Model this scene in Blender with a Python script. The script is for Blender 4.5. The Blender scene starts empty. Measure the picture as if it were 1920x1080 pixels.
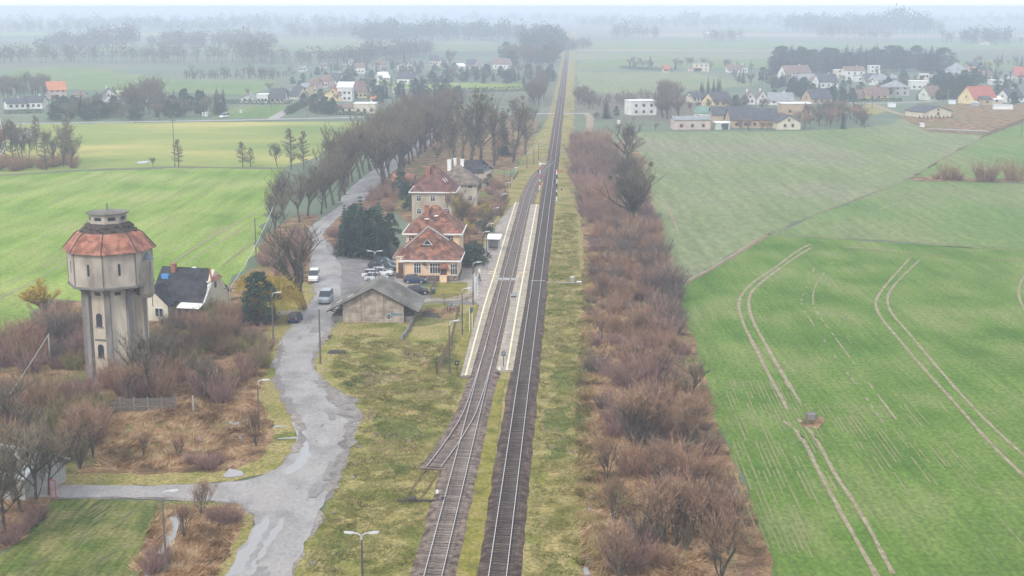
import bpy, math, random
from mathutils import Vector, Matrix, noise
R = math.radians
S = bpy.context.scene
COL = S.collection
# ------------------------------------------------------------------ camera
CAMH = 47.5; F = 2560.0; VH = 12.0
TH = math.atan((540 - VH) / F); CT, ST = math.cos(TH), math.sin(TH)
cam = bpy.data.cameras.new('camera'); cam.lens = 48.0; cam.sensor_width = 36.0
cam.clip_start = 0.5; cam.clip_end = 60000
camo = bpy.data.objects.new('camera', cam); COL.objects.link(camo)
camo.location = (0, 0, CAMH); camo.rotation_euler = (R(90) - TH, 0, 0)
S.camera = camo
# ------------------------------------------------------------------ world, sun, exposure
SUN_EL, SUN_AZ = 42.0, 215.0          # azimuth clockwise from +Y
w = bpy.data.worlds.new('World'); S.world = w; w.use_nodes = True
nt = w.node_tree; nt.nodes.clear()
sky = nt.nodes.new('ShaderNodeTexSky'); sky.sky_type = 'NISHITA'; sky.sun_disc = False
sky.sun_elevation = R(SUN_EL); sky.sun_rotation = R(SUN_AZ)
sky.dust_density = 4.0; sky.air_density = 1.0; sky.ozone_density = 1.0
hs = nt.nodes.new('ShaderNodeHueSaturation'); hs.inputs['Saturation'].default_value = 0.5
bg = nt.nodes.new('ShaderNodeBackground'); bg.inputs['Strength'].default_value = 0.05
ow = nt.nodes.new('ShaderNodeOutputWorld')
nt.links.new(sky.outputs[0], hs.inputs['Color']); nt.links.new(hs.outputs[0], bg.inputs[0]); 
oc = nt.nodes.new('ShaderNodeBackground'); oc.inputs['Color'].default_value = (0.86, 0.915, 1.0, 1); oc.inputs['Strength'].default_value = 0.95   # the cloud layer
ad = nt.nodes.new('ShaderNodeAddShader'); nt.links.new(bg.outputs[0], ad.inputs[0]); nt.links.new(oc.outputs[0], ad.inputs[1]); nt.links.new(ad.outputs[0], ow.inputs[0])
sl = bpy.data.lights.new('sun', 'SUN'); sl.energy = 1.5; sl.angle = R(10); sl.color = (1, 0.97, 0.92)
so = bpy.data.objects.new('sun', sl); COL.objects.link(so)
sd = Vector((math.sin(R(SUN_AZ)) * math.cos(R(SUN_EL)), math.cos(R(SUN_AZ)) * math.cos(R(SUN_EL)), math.sin(R(SUN_EL))))
so.rotation_euler = sd.to_track_quat('Z', 'Y').to_euler()
S.view_settings.view_transform = 'Standard'; S.view_settings.look = 'None'
S.view_settings.exposure = 0.33; S.view_settings.gamma = 1.0; S.view_settings.use_curve_mapping = False
S.cycles.max_bounces = 6; S.cycles.diffuse_bounces = 2; S.cycles.glossy_bounces = 2
S.cycles.transmission_bounces = 2; S.cycles.volume_bounces = 1; S.cycles.transparent_max_bounces = 4
HAZE_D = 0.00049; HAZE_C = (0.77, 0.845, 1.0, 1)

# ------------------------------------------------------------------ from a place seen in the photo to metres on the ground
def P(px, py, z=0.0):
    u, v = px - 960.0, py - 540.0
    dy = F * CT - v * ST; dz = -F * ST - v * CT
    t = (z - CAMH) / dz
    return (u * t, dy * t)
def HT(py, Y):
    t = (py - VH) * CT / F
    return CAMH - t * Y * CT / (1 - t * ST)
def PX(x, y, z=0):                         # the reverse
    zc = y * CT + (CAMH - z) * ST; yc = (CAMH - z) * CT - y * ST
    return 960 + F * x / zc, 540 + F * yc / zc
HEAD = math.atan2(*P(1075, 30)) if False else math.atan((1075 - 960) / F * CT)   # the railway's heading

# ------------------------------------------------------------------ mesh builder
class MB:
    def __init__(s): s.v = []; s.f = []; s.m = []
    def face(s, pts, mi=0):
        n = len(s.v); s.v += [tuple(p) for p in pts]; s.f.append(tuple(range(n, n + len(pts)))); s.m.append(mi)
    def hexa(s, b, t, mi=0):
        n = len(s.v); s.v += [tuple(p) for p in b] + [tuple(p) for p in t]; k = len(b)
        s.f.append(tuple(range(n + k - 1, n - 1, -1))); s.f.append(tuple(range(n + k, n + 2 * k))); s.m += [mi, mi]
        for i in range(k):
            j = (i + 1) % k; s.f.append((n + i, n + j, n + k + j, n + k + i)); s.m.append(mi)
    def box(s, cx, cy, z0, sx, sy, sz, rz=0, mi=0, tx=1, ty=1):
        c, q = math.cos(rz), math.sin(rz)
        def pt(x, y, z): return (cx + x * c - y * q, cy + x * q + y * c, z)
        a, b = sx / 2, sy / 2
        s.hexa([pt(-a, -b, z0), pt(a, -b, z0), pt(a, b, z0), pt(-a, b, z0)],
               [pt(-a * tx, -b * ty, z0 + sz), pt(a * tx, -b * ty, z0 + sz), pt(a * tx, b * ty, z0 + sz), pt(-a * tx, b * ty, z0 + sz)], mi)
    def beam(s, p, q, wd, mi=0, h=None):
        s.tube([p, q], [wd, wd], 4, mi)
    def tube(s, pts, rad, n=5, mi=0, cap=True):
        pts = [Vector(p) for p in pts]; b = len(s.v); up = Vector((0.13, 0.29, 1)).normalized()
        for i, p in enumerate(pts):
            d = (pts[min(i + 1, len(pts) - 1)] - pts[max(i - 1, 0)]).normalized()
            r = up if abs(d.dot(up)) < .95 else Vector((1, 0, 0))
            a = d.cross(r).normalized(); c = d.cross(a)
            for k in range(n):
                g = 2 * math.pi * k / n
                s.v.append(tuple(p + (a * math.cos(g) + c * math.sin(g)) * rad[i]))
        for i in range(len(pts) - 1):
            for k in range(n):
                l = (k + 1) % n
                s.f.append((b + i * n + k, b + i * n + l, b + (i + 1) * n + l, b + (i + 1) * n + k)); s.m.append(mi)
        if cap:
            s.f.append(tuple(b + k for k in range(n - 1, -1, -1))); s.f.append(tuple(b + (len(pts) - 1) * n + k for k in range(n))); s.m += [mi, mi]
    def ring(s, R0, z0, R1, z1, n=8, a0=0, mi=0, cx=0, cy=0):
        for k in range(n):
            g, h = a0 + 2 * math.pi * k / n, a0 + 2 * math.pi * (k + 1) / n
            s.face([(cx + R0 * math.sin(g), cy - R0 * math.cos(g), z0), (cx + R0 * math.sin(h), cy - R0 * math.cos(h), z0),
                    (cx + R1 * math.sin(h), cy - R1 * math.cos(h), z1), (cx + R1 * math.sin(g), cy - R1 * math.cos(g), z1)], mi)
    def mesh(s, name, mats, smooth=False):
        me = bpy.data.meshes.new(name); me.from_pydata(s.v, [], s.f)
        for m in mats: me.materials.append(m)
        if len(mats) > 1: me.polygons.foreach_set('material_index', s.m)
        if smooth: me.polygons.foreach_set('use_smooth', [True] * len(me.polygons))
        me.update(); return me
    def build(s, name, mats, parent=None, loc=(0, 0, 0), rz=0, smooth=False):
        return put(name, s.mesh(name, mats if isinstance(mats, (list, tuple)) else [mats], smooth), parent, loc, rz)
def put(name, me, parent=None, loc=(0, 0, 0), rz=0, sc=None):
    o = bpy.data.objects.new(name, me); COL.objects.link(o); o.location = loc; o.rotation_euler = (0, 0, rz)
    if sc is not None: o.scale = sc if isinstance(sc, (list, tuple)) else (sc,) * 3
    if parent: o.parent = parent
    return o
def tag(o, label=None, cat=None, group=None, kind=None):
    if label: o['label'] = label
    if cat: o['category'] = cat
    if group: o['group'] = group
    if kind: o['kind'] = kind
    return o
def thing(name, label, cat, loc=(0, 0, 0), rz=0, group=None):
    o = bpy.data.objects.new(name, None); COL.objects.link(o); o.location = loc; o.rotation_euler = (0, 0, rz); o.empty_display_size = .3
    return tag(o, label, cat, group)

# ------------------------------------------------------------------ materials
def mat(name, cols, scale=1.0, rough=.85, bump=0, rnd=0, stretch=None, spec=.3, metal=0, detail=6, lo=.35, hi=.65, fine=None, rot=0, big=None, rows=None):
    """cols: two or three colours mixed by noise in object space; fine: (scale, amount) of a small-scale value change;
    big: (scale, colour, from, to) a large-scale patch colour."""
    m = bpy.data.materials.new(name); m.use_nodes = True; t = m.node_tree; N, L = t.nodes.new, t.links.new
    b = t.nodes['Principled BSDF']; b.inputs['Roughness'].default_value = rough; b.inputs['Metallic'].default_value = metal
    b.inputs['Specular IOR Level'].default_value = spec
    tc = N('ShaderNodeTexCoord'); mp = N('ShaderNodeMapping'); L(tc.outputs['Object'], mp.inputs[0])
    if stretch: mp.inputs['Scale'].default_value = stretch
    mp.inputs['Rotation'].default_value = (0, 0, rot)
    nz = N('ShaderNodeTexNoise'); nz.inputs['Scale'].default_value = scale; nz.inputs['Detail'].default_value = detail
    L(mp.outputs[0], nz.inputs['Vector'])
    cr = N('ShaderNodeValToRGB'); L(nz.outputs['Fac'], cr.inputs[0]); e = cr.color_ramp.elements
    e[0].position = lo; e[1].position = hi; e[0].color = (*cols[0], 1); e[1].color = (*cols[-1], 1)
    if len(cols) > 2:
        for i in range(1, len(cols) - 1):
            q = e.new(lo + (hi - lo) * i / (len(cols) - 1)); q.color = (*cols[i], 1)
    out = cr.outputs[0]
    if big:
        n3 = N('ShaderNodeTexNoise'); n3.inputs['Scale'].default_value = big[0]; n3.inputs['Detail'].default_value = 5
        L(tc.outputs['Object'], n3.inputs['Vector'])
        mr = N('ShaderNodeMapRange'); mr.inputs[1].default_value = big[2]; mr.inputs[2].default_value = big[3]; L(n3.outputs['Fac'], mr.inputs[0])
        mx = N('ShaderNodeMixRGB'); L(mr.outputs[0], mx.inputs[0]); L(out, mx.inputs[1]); mx.inputs[2].default_value = (*big[1], 1); out = mx.outputs[0]
    if rows:      # drill rows: (across scale, along scale, amount, angle)
        m9 = N('ShaderNodeMapping'); m9.inputs['Rotation'].default_value = (0, 0, rows[3]); m9.inputs['Scale'].default_value = (rows[0], rows[1], 1); L(tc.outputs['Object'], m9.inputs[0])
        n9 = N('ShaderNodeTexNoise'); n9.inputs['Scale'].default_value = 1; n9.inputs['Detail'].default_value = 3; L(m9.outputs[0], n9.inputs['Vector'])
        r9 = N('ShaderNodeMapRange'); r9.inputs[1].default_value = .35; r9.inputs[2].default_value = .65; r9.inputs[3].default_value = 1 - rows[2]; r9.inputs[4].default_value = 1 + rows[2]; L(n9.outputs['Fac'], r9.inputs[0])
        x9 = N('ShaderNodeMixRGB'); x9.blend_type = 'MULTIPLY'; x9.inputs[0].default_value = 1; L(out, x9.inputs[1]); L(r9.outputs[0], x9.inputs[2]); out = x9.outputs[0]
    if fine:
        n2 = N('ShaderNodeTexNoise'); n2.inputs['Scale'].default_value = fine[0]; n2.inputs['Detail'].default_value = 4; L(mp.outputs[0], n2.inputs['Vector'])
        mr = N('ShaderNodeMapRange'); mr.inputs[1].default_value = .3; mr.inputs[2].default_value = .7
        mr.inputs[3].default_value = 1 - fine[1]; mr.inputs[4].default_value = 1 + fine[1]; L(n2.outputs['Fac'], mr.inputs[0])
        mx = N('ShaderNodeMixRGB'); mx.blend_type = 'MULTIPLY'; mx.inputs[0].default_value = 1; L(out, mx.inputs[1]); L(mr.outputs[0], mx.inputs[2]); out = mx.outputs[0]
    if rnd:
        oi = N('ShaderNodeObjectInfo'); h = N('ShaderNodeHueSaturation')
        mr = N('ShaderNodeMapRange'); mr.inputs[3].default_value = 1 - rnd; mr.inputs[4].default_value = 1 + rnd; L(oi.outputs['Random'], mr.inputs[0]); L(mr.outputs[0], h.inputs['Value'])
        m2 = N('ShaderNodeMath'); m2.operation = 'MULTIPLY_ADD'; L(oi.outputs['Random'], m2.inputs[0]); m2.inputs[1].default_value = -37.7; m2.inputs[2].default_value = 40
        m3 = N('ShaderNodeMath'); m3.operation = 'FRACT'; L(m2.outputs[0], m3.inputs[0])
        m4 = N('ShaderNodeMapRange'); m4.inputs[3].default_value = .5 - rnd * .05; m4.inputs[4].default_value = .5 + rnd * .05; L(m3.outputs[0], m4.inputs[0]); L(m4.outputs[0], h.inputs['Hue'])
        L(out, h.inputs['Color']); out = h.outputs[0]
    L(out, b.inputs['Base Color'])
    if bump:
        bp = N('ShaderNodeBump'); bp.inputs['Strength'].default_value = bump; bp.inputs['Distance'].default_value = .2
        L((n2 if fine else nz).outputs['Fac'], bp.inputs['Height']); L(bp.outputs[0], b.inputs['Normal'])
    return m
def brickmat(name, c1, c2, mortar, bw=.6, bh=.25, rough=.85, off=.5, msize=.02, stain=None, sc=1.0, var=.8, plan=False):
    """courses of bricks, blocks or tiles; laid on generated coordinates x+y, z so that they run round walls"""
    m = bpy.data.materials.new(name); m.use_nodes = True; t = m.node_tree; N, L = t.nodes.new, t.links.new
    b = t.nodes['Principled BSDF']; b.inputs['Roughness'].default_value = rough; b.inputs['Specular IOR Level'].default_value = .25
    tc = N('ShaderNodeTexCoord'); sp = N('ShaderNodeSeparateXYZ'); L(tc.outputs['Object'], sp.inputs[0])
    ad = N('ShaderNodeMath'); ad.operation = 'ADD'; L(sp.outputs[0], ad.inputs[0]); L(sp.outputs[1], ad.inputs[1])
    cb = N('ShaderNodeCombineXYZ'); L((sp.outputs[0] if plan else ad.outputs[0]), cb.inputs[0]); L(sp.outputs[1 if plan else 2], cb.inputs[1])
    br = N('ShaderNodeTexBrick'); br.inputs['Scale'].default_value = sc; br.inputs['Brick Width'].default_value = bw; br.inputs['Row Height'].default_value = bh
    br.inputs['Mortar Size'].default_value = msize; br.inputs['Color1'].default_value = (*c1, 1); br.inputs['Color2'].default_value = (*c2, 1); br.inputs['Mortar'].default_value = (*mortar, 1)
    br.offset = off; L(cb.outputs[0], br.inputs['Vector'])
    nz = N('ShaderNodeTexNoise'); nz.inputs['Scale'].default_value = .5; nz.inputs['Detail'].default_value = 8; L(tc.outputs['Object'], nz.inputs['Vector'])
    mr = N('ShaderNodeMapRange'); mr.inputs[1].default_value = .42; mr.inputs[2].default_value = .62; L(nz.outputs['Fac'], mr.inputs[0])
    mx = N('ShaderNodeMixRGB'); L(mr.outputs[0], mx.inputs[0]); L(br.outputs[0], mx.inputs[1]); mx.inputs[2].default_value = (*(stain or mortar), 1)
    n4 = N('ShaderNodeTexNoise'); n4.inputs['Scale'].default_value = .9; n4.inputs['Detail'].default_value = 7; L(tc.outputs['Object'], n4.inputs['Vector'])
    r4 = N('ShaderNodeMapRange'); r4.inputs[1].default_value = .40; r4.inputs[2].default_value = .60; r4.inputs[3].default_value = .55; r4.inputs[4].default_value = 1.35; L(n4.outputs['Fac'], r4.inputs[0])
    md = N('ShaderNodeMixRGB'); md.inputs[0].default_value = .55; L(br.outputs[0], md.inputs[1]); L(mx.outputs[0], md.inputs[2])
    m8 = N('ShaderNodeMixRGB'); m8.blend_type = 'MULTIPLY'; m8.inputs[0].default_value = var; L(md.outputs[0], m8.inputs[1]); L(r4.outputs[0], m8.inputs[2]); L(m8.outputs[0], b.inputs['Base Color']); return m
def flat(name, c, rough=.6, metal=0, spec=.5):
    m = bpy.data.materials.new(name); m.use_nodes = True; t = m.node_tree; b = t.nodes['Principled BSDF']
    nz = t.nodes.new('ShaderNodeTexNoise'); nz.inputs['Scale'].default_value = 2.3; nz.inputs['Detail'].default_value = 5
    tc = t.nodes.new('ShaderNodeTexCoord'); t.links.new(tc.outputs['Object'], nz.inputs['Vector'])
    cr = t.nodes.new('ShaderNodeValToRGB'); e = cr.color_ramp.elements; e[0].position = .3; e[1].position = .7
    e[0].color = (*[x * .82 for x in c], 1); e[1].color = (*[min(1, x * 1.08) for x in c], 1)
    t.links.new(nz.outputs['Fac'], cr.inputs[0]); t.links.new(cr.outputs[0], b.inputs['Base Color'])
    b.inputs['Roughness'].default_value = rough; b.inputs['Metallic'].default_value = metal; b.inputs['Specular IOR Level'].default_value = spec
    return m
M = {}
# ground covers
M['ground'] = mat('far_meadow', [(.085, .125, .075), (.12, .155, .095), (.16, .17, .12)], .006, .95, fine=(.05, .15), spec=.1, big=(.0022, (.15, .12, .085), .52, .62))
M['field_near'] = mat('winter_wheat_bright', [(.14, .225, .03), (.19, .27, .05), (.25, .29, .08)], .07, .95, .3, fine=(1.6, .25), spec=.1, big=(.03, (.25, .29, .085), .5, .8), stretch=(1, .6, 1), rows=(.35, .03, .14, -1.05))
M['field_right_near'] = mat('winter_wheat_deep', [(.066, .135, .016), (.105, .175, .028), (.16, .20, .06)], .10, .95, .3, fine=(2.2, .3), spec=.1, big=(.03, (.17, .205, .06), .52, .8), stretch=(1, .6, 1), rows=(1.6, .05, .11, 0))
M['field_grey'] = mat('sparse_wheat', [(.14, .19, .072), (.17, .205, .088), (.20, .215, .11)], .03, .95, .2, fine=(.7, .2), spec=.1, big=(.012, (.20, .20, .12), .45, .65), stretch=(1, .35, 1), rot=.4, rows=(.4, .03, .12, -1.1))
M['field_low'] = mat('patchy_thin_wheat', [(.07, .105, .02), (.115, .135, .03), (.19, .175, .065)], .25, .95, .3, fine=(2.4, .35), spec=.1, big=(.08, (.19, .17, .07), .48, .7), rows=(2.2, .12, .22, .25))
M['field_mid'] = mat('mid_wheat', [(.10, .17, .045), (.135, .195, .06), (.17, .20, .08)], .04, .95, .2, fine=(.9, .2), spec=.1, stretch=(1, .4, 1), rows=(.5, .04, .12, -1.1))
M['field_yellow'] = mat('yellowing_crop', [(.16, .22, .055), (.25, .28, .075), (.42, .36, .12)], .018, .95, .2, fine=(.5, .12), spec=.1, lo=.38, hi=.68, stretch=(.6, 1.2, 1))
M['verge'] = mat('rough_grass', [(.13, .145, .03), (.20, .185, .048), (.30, .245, .10), (.24, .205, .065)], .2, .95, .6, fine=(2.6, .42), spec=.1, lo=.34, hi=.66, big=(.05, (.26, .215, .08), .49, .66))
M['tussock'] = mat('dark_tussock', [(.12, .15, .03), (.19, .20, .05)], .8, .95, 0, spec=.1)
M['straw'] = mat('straw_coloured_grass', [(.14, .13, .03), (.25, .205, .07), (.31, .245, .10)], .35, .95, .5, fine=(2.4, .45), spec=.1, big=(.09, (.11, .13, .03), .5, .6))
M['moss'] = mat('mossy_grass', [(.13, .13, .025), (.21, .185, .035), (.25, .205, .07)], .5, .95, .5, fine=(3, .3), spec=.1)
M['dead'] = mat('dead_grass_litter', [(.085, .055, .03), (.21, .125, .065), (.31, .205, .11)], .35, .95, .6, fine=(2.6, .45), spec=.1, big=(.09, (.14, .145, .045), .52, .66))
M['asphalt'] = mat('worn_asphalt', [(.21, .195, .18), (.265, .248, .235), (.32, .30, .285)], .3, .7, .15, fine=(3, .15), spec=.4, big=(.15, (.30, .275, .255), .5, .62), stretch=(1, .6, 1))
M['mud'] = mat('muddy_gravel', [(.15, .12, .10), (.23, .19, .165), (.31, .27, .24)], .45, .6, .4, fine=(2.5, .3), big=(.12, (.17, .15, .14), .48, .6))
M['soil'] = mat('pale_soil', [(.22, .18, .11), (.33, .275, .19)], .8, .95, .3, fine=(4, .2), spec=.1)
M['rowsoil'] = mat('thin_crop_rows', [(.17, .19, .07), (.26, .24, .125)], .8, .95, 0, spec=.1)
M['soild'] = mat('dark_soil', [(.17, .12, .08), (.24, .18, .12)], .5, .95, .3, fine=(4, .2), spec=.1)
M['lot'] = mat('wet_car_park_asphalt', [(.13, .12, .115), (.18, .165, .155), (.24, .225, .21)], .3, .7, .15, fine=(2, .2), spec=.3, big=(.15, (.10, .09, .085), .52, .66))
M['ballast'] = mat('rail_ballast', [(.075, .05, .035), (.16, .115, .09), (.25, .19, .15)], 1.2, .9, .6, fine=(9, .45), spec=.2)
M['ballast2'] = mat('rusty_ballast', [(.04, .024, .018), (.085, .055, .042), (.15, .105, .08)], 1.0, .9, .6, fine=(9, .45), spec=.2)
M['paving'] = brickmat('platform_paving', (.33, .285, .245), (.28, .245, .215), (.17, .15, .13), .9, .9, msize=.02, stain=(.36, .315, .27), var=.4, plan=True)
M['paving2'] = brickmat('platform_slabs', (.40, .33, .24), (.33, .28, .20), (.18, .16, .12), .5, .5, msize=.02, stain=(.36, .31, .23), var=.4, plan=True)
M['line'] = mat('worn_yellow_white_line', [(.70, .58, .30), (.82, .74, .48)], 1.5, .7, 0, fine=(5, .1))
wm = bpy.data.materials.new('standing_water'); wm.use_nodes = True; b_ = wm.node_tree.nodes['Principled BSDF']
b_.inputs['Base Color'].default_value = (.25, .235, .22, 1); b_.inputs['Roughness'].default_value = .16; b_.inputs['Specular IOR Level'].default_value = 1.0
_n = wm.node_tree.nodes.new('ShaderNodeTexNoise'); _n.inputs['Scale'].default_value = 3
_b = wm.node_tree.nodes.new('ShaderNodeBump'); _b.inputs['Strength'].default_value = .05; wm.node_tree.links.new(_n.outputs['Fac'], _b.inputs['Height']); wm.node_tree.links.new(_b.outputs[0], b_.inputs['Normal'])
M['water'] = wm
# plants
M['bark'] = mat('grey_bark', [(.055, .048, .04), (.10, .088, .07), (.13, .12, .085)], 1.5, .95, .4, rnd=.12, spec=.1)
M['woods'] = mat('distant_bare_crowns', [(.10, .095, .08), (.16, .15, .12)], .1, .95, 0, spec=.1)
M['twig'] = mat('bare_twigs', [(.14, .115, .08), (.22, .185, .13)], .8, .95, 0, rnd=.14, spec=.1)
M['twig_olive'] = mat('lichened_twigs', [(.12, .11, .07), (.18, .165, .10)], .8, .95, 0, rnd=.12, spec=.1)
M['shrub'] = mat('purple_brown_twigs', [(.21, .125, .105), (.33, .215, .18)], 1.2, .95, 0, rnd=.20, spec=.1)
M['shrub2'] = mat('brown_twigs', [(.23, .135, .085), (.35, .22, .145)], 1.2, .95, 0, rnd=.20, spec=.1)
M['shrubg'] = mat('dark_grey_twigs', [(.11, .085, .075), (.18, .145, .125)], 1.2, .95, 0, rnd=.18, spec=.1)
M['reed'] = mat('dry_reed', [(.23, .13, .065), (.38, .24, .125), (.50, .37, .22)], .7, .95, 0, spec=.1, fine=(3, .3))
M['olive'] = mat('olive_twigs', [(.15, .14, .05), (.26, .23, .09)], 1.2, .95, 0, rnd=.2, spec=.1)
M['willow'] = mat('golden_willow_twigs', [(.34, .24, .04), (.46, .34, .07)], 1.0, .95, 0, rnd=.08, spec=.1)
M['needle'] = mat('blue_green_needles', [(.022, .05, .035), (.045, .085, .055), (.07, .11, .07)], .9, .9, 0, rnd=.12, spec=.15)
M['spruce'] = mat('dark_spruce_needles', [(.014, .035, .028), (.03, .06, .045)], .9, .9, 0, rnd=.12, spec=.15)
M['hedge'] = mat('clipped_evergreen', [(.035, .06, .03), (.07, .10, .045)], 1.2, .9, 0, rnd=.1, spec=.15)
M['mistle'] = mat('mistletoe_leaves', [(.09, .10, .03), (.15, .15, .05)], 2, .9, 0, spec=.15)
M['ivy'] = mat('ivy_leaves', [(.04, .065, .025), (.07, .10, .04)], 2, .9, 0, spec=.2)
# built things
M['plaster'] = mat('weathered_grey_render', [(.20, .175, .145), (.33, .29, .24), (.42, .37, .305)], .45, .9, .25, fine=(1.4, .12), lo=.3, hi=.6, stretch=(1, 1, .4))
M['plaster2'] = mat('cream_render', [(.29, .245, .185), (.40, .345, .27), (.46, .40, .315)], .4, .9, .1, fine=(2, .08), stretch=(1, 1, .4))
M['shaft'] = mat('beige_shaft_render', [(.33, .28, .21), (.45, .39, .30), (.53, .47, .37)], .35, .9, .15, fine=(1.4, .1), lo=.3, hi=.6, stretch=(1, 1, .35))
M['concrete'] = mat('dark_concrete', [(.13, .12, .11), (.22, .205, .19)], .6, .9, .2, fine=(4, .15), stretch=(1, 1, .5))
M['redtile'] = brickmat('red_clay_tiles', (.38, .15, .09), (.29, .12, .08), (.20, .10, .075), .3, .22, stain=(.29, .15, .11))
M['oldtile'] = brickmat('weathered_clay_tiles', (.36, .135, .07), (.15, .08, .06), (.09, .06, .05), .35, .25, stain=(.10, .08, .07), var=1.0)
M['brntile'] = brickmat('brown_clay_tiles', (.19, .08, .065), (.14, .065, .055), (.09, .055, .045), .35, .25, stain=(.11, .07, .06))
M['greytile'] = brickmat('grey_mossy_tiles', (.20, .15, .12), (.15, .12, .095), (.11, .09, .07), .35, .25, stain=(.16, .14, .10))
M['felt'] = mat('lichened_roof_felt', [(.10, .092, .08), (.16, .15, .13), (.215, .20, .17)], .5, .95, .1, fine=(3, .15), stretch=(1, .4, 1))
M['blacktile'] = mat('black_bitumen_shingle', [(.018, .018, .022), (.045, .045, .05)], .8, .8, .1, fine=(4, .2))
M['blocks'] = brickmat('concrete_block_wall', (.38, .31, .245), (.29, .24, .20), (.20, .165, .14), .85, .30, msize=.026, stain=(.37, .31, .25), var=.55)
M['ochre'] = mat('ochre_render', [(.64, .43, .25), (.76, .55, .35)], .5, .9, .05, fine=(3, .06))
M['stone'] = brickmat('dark_rubble_plinth', (.13, .10, .085), (.20, .16, .13), (.09, .07, .06), .5, .28, stain=(.16, .13, .11))
M['white'] = flat('white_paint', (.74, .74, .72)); M['glass'] = flat('dark_window_glass', (.035, .04, .05), .15, 0, .6)
M['darkwood'] = flat('dark_timber', (.06, .045, .035), .9); M['door'] = flat('brown_door', (.10, .05, .035), .6)
M['rail'] = flat('worn_rail_steel', (.52, .47, .45), .4, .4); M['rust'] = flat('rusty_steel', (.17, .075, .04), .8)
M['sleeper'] = mat('tarred_sleepers', [(.045, .036, .03), (.09, .075, .065)], 3, .9, .2, fine=(6, .3), rnd=.3)
M['sleeperc'] = mat('weathered_sleepers', [(.12, .10, .085), (.21, .18, .155)], 3, .9, .2, fine=(6, .3), rnd=.3)
M['post'] = flat('dark_lamp_post', (.075, .07, .065), .8); M['lamp'] = flat('white_lamp_head', (.50, .50, .50), .4)
M['wood'] = flat('weathered_pole_wood', (.13, .11, .09), .9); M['cement'] = flat('cement_grey', (.34, .33, .31), .9)
M['red'] = flat('signal_red', (.55, .06, .045)); M['black'] = flat('black_paint', (.02, .02, .02), .5)
M['metal'] = flat('galvanised_metal', (.42, .44, .46), .45, .5); M['fence'] = flat('brown_mesh_fence', (.16, .11, .07), .9)
M['blue'] = flat('sky_blue_paint', (.06, .26, .55)); M['cyan'] = flat('pale_blue_spray_paint', (.14, .38, .52)); M['tyre'] = flat('tyre_rubber', (.02, .02, .02), .9)
M['tin'] = flat('tarnished_lead_sheet', (.14, .16, .20), .5, .3); M['yellowp'] = flat('yellow_plastic', (.70, .48, .06))
M['sheet'] = mat('pale_corrugated_sheet', [(.40, .42, .44), (.56, .58, .60)], 1.2, .5, .1, stretch=(4, 1, 1))
M['bottle'] = flat('bin_green', (.03, .09, .05)); M['boardb'] = flat('dark_blue_board', (.025, .035, .06))
def cm(c, k=None, _c={}):
    c = tuple(c)
    if c not in _c: _c[c] = mat('render_%02d' % len(_c), [tuple(x * .8 for x in c), c, tuple(min(1, x * 1.06) for x in c)], .3, .9, 0, fine=(1.5, .06))
    return _c[c]

# ------------------------------------------------------------------ ground sheets
def densify(pts, step, amp, seed=0, closed=True):
    out = []; n = len(pts)
    for i in range(n if closed else n - 1):
        a, b = Vector(pts[i] + (0,)), Vector(pts[(i + 1) % n] + (0,)); L = (b - a).length; k = max(1, int(L / step)); k = min(k, 60)
        nn = Vector((-(b - a).y, (b - a).x, 0)).normalized() if L > 0 else Vector((0, 0, 0))
        for j in range(k):
            p = a.lerp(b, j / k); q = p + nn * amp * noise.noise(Vector((p.x * .35 / max(amp, .2), p.y * .35 / max(amp, .2), seed + .37))) * 2
            out.append((q.x, q.y))
    if not closed: out.append(tuple(pts[-1]))
    return out
def sheet(name, px, z, m, amp=.5, step=2.0, kind='structure', label=None):
    pts = densify([P(*p) for p in px], step, amp, z * 100)
    from mathutils.geometry import delaunay_2d_cdt
    vs, _, fs, _, _, _ = delaunay_2d_cdt([Vector(q_) for q_ in pts], [], [list(range(len(pts)))], 1, 1e-4)
    mb = MB(); mb.v = [(v_.x, v_.y, z) for v_ in vs]; mb.f = [tuple(f_) for f_ in fs]; mb.m = [0] * len(fs); o = mb.build(name, m)
    if o.data.polygons[0].normal.z < 0: o.data.flip_normals()
    return tag(o, kind=kind, label=label)
def smooth(pts, it=2):
    for _ in range(it):
        q = [pts[0]]
        for a, b in zip(pts, pts[1:]):
            q += [(a[0] * .75 + b[0] * .25, a[1] * .75 + b[1] * .25), (a[0] * .25 + b[0] * .75, a[1] * .25 + b[1] * .75)]
        q.append(pts[-1]); pts = q
    return pts
def resample(pts, step):
    out = [pts[0]]; need = step
    for a, b in zip(pts, pts[1:]):
        L = math.dist(a, b); pos = 0
        while L - pos >= need:
            pos += need; t = pos / L; out.append((a[0] + (b[0] - a[0]) * t, a[1] + (b[1] - a[1]) * t)); need = step
        need -= L - pos
    return out
def dirs(pts):
    d = []
    for i in range(len(pts)):
        a, b = pts[max(i - 1, 0)], pts[min(i + 1, len(pts) - 1)]; L = math.dist(a, b) or 1
        d.append(((b[0] - a[0]) / L, (b[1] - a[1]) / L))
    return d
def strip(mb, pts, w0, z, off=0, jit=0, rng=None, skip=0, mi=0):
    d = dirs(pts); prev = None
    for i, (p, q) in enumerate(zip(pts, d)):
        ww = w0 * (1 + (rng.uniform(-jit, jit) if rng else 0)); nx, ny = q[1], -q[0]
        a = (p[0] + nx * (off - ww / 2), p[1] + ny * (off - ww / 2), z); b = (p[0] + nx * (off + ww / 2), p[1] + ny * (off + ww / 2), z)
        if prev and not (skip and rng and rng.random() < skip): mb.face([prev[0], prev[1], b, a], mi)
        prev = (a, b)
RG = random.Random(5)
g = MB(); E = 26000
g.face([(-E, -200, 0), (E, -200, 0), (E, E, 0), (-E, E, 0)]); tag(g.build('ground', M['ground']), kind='structure')

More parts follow.
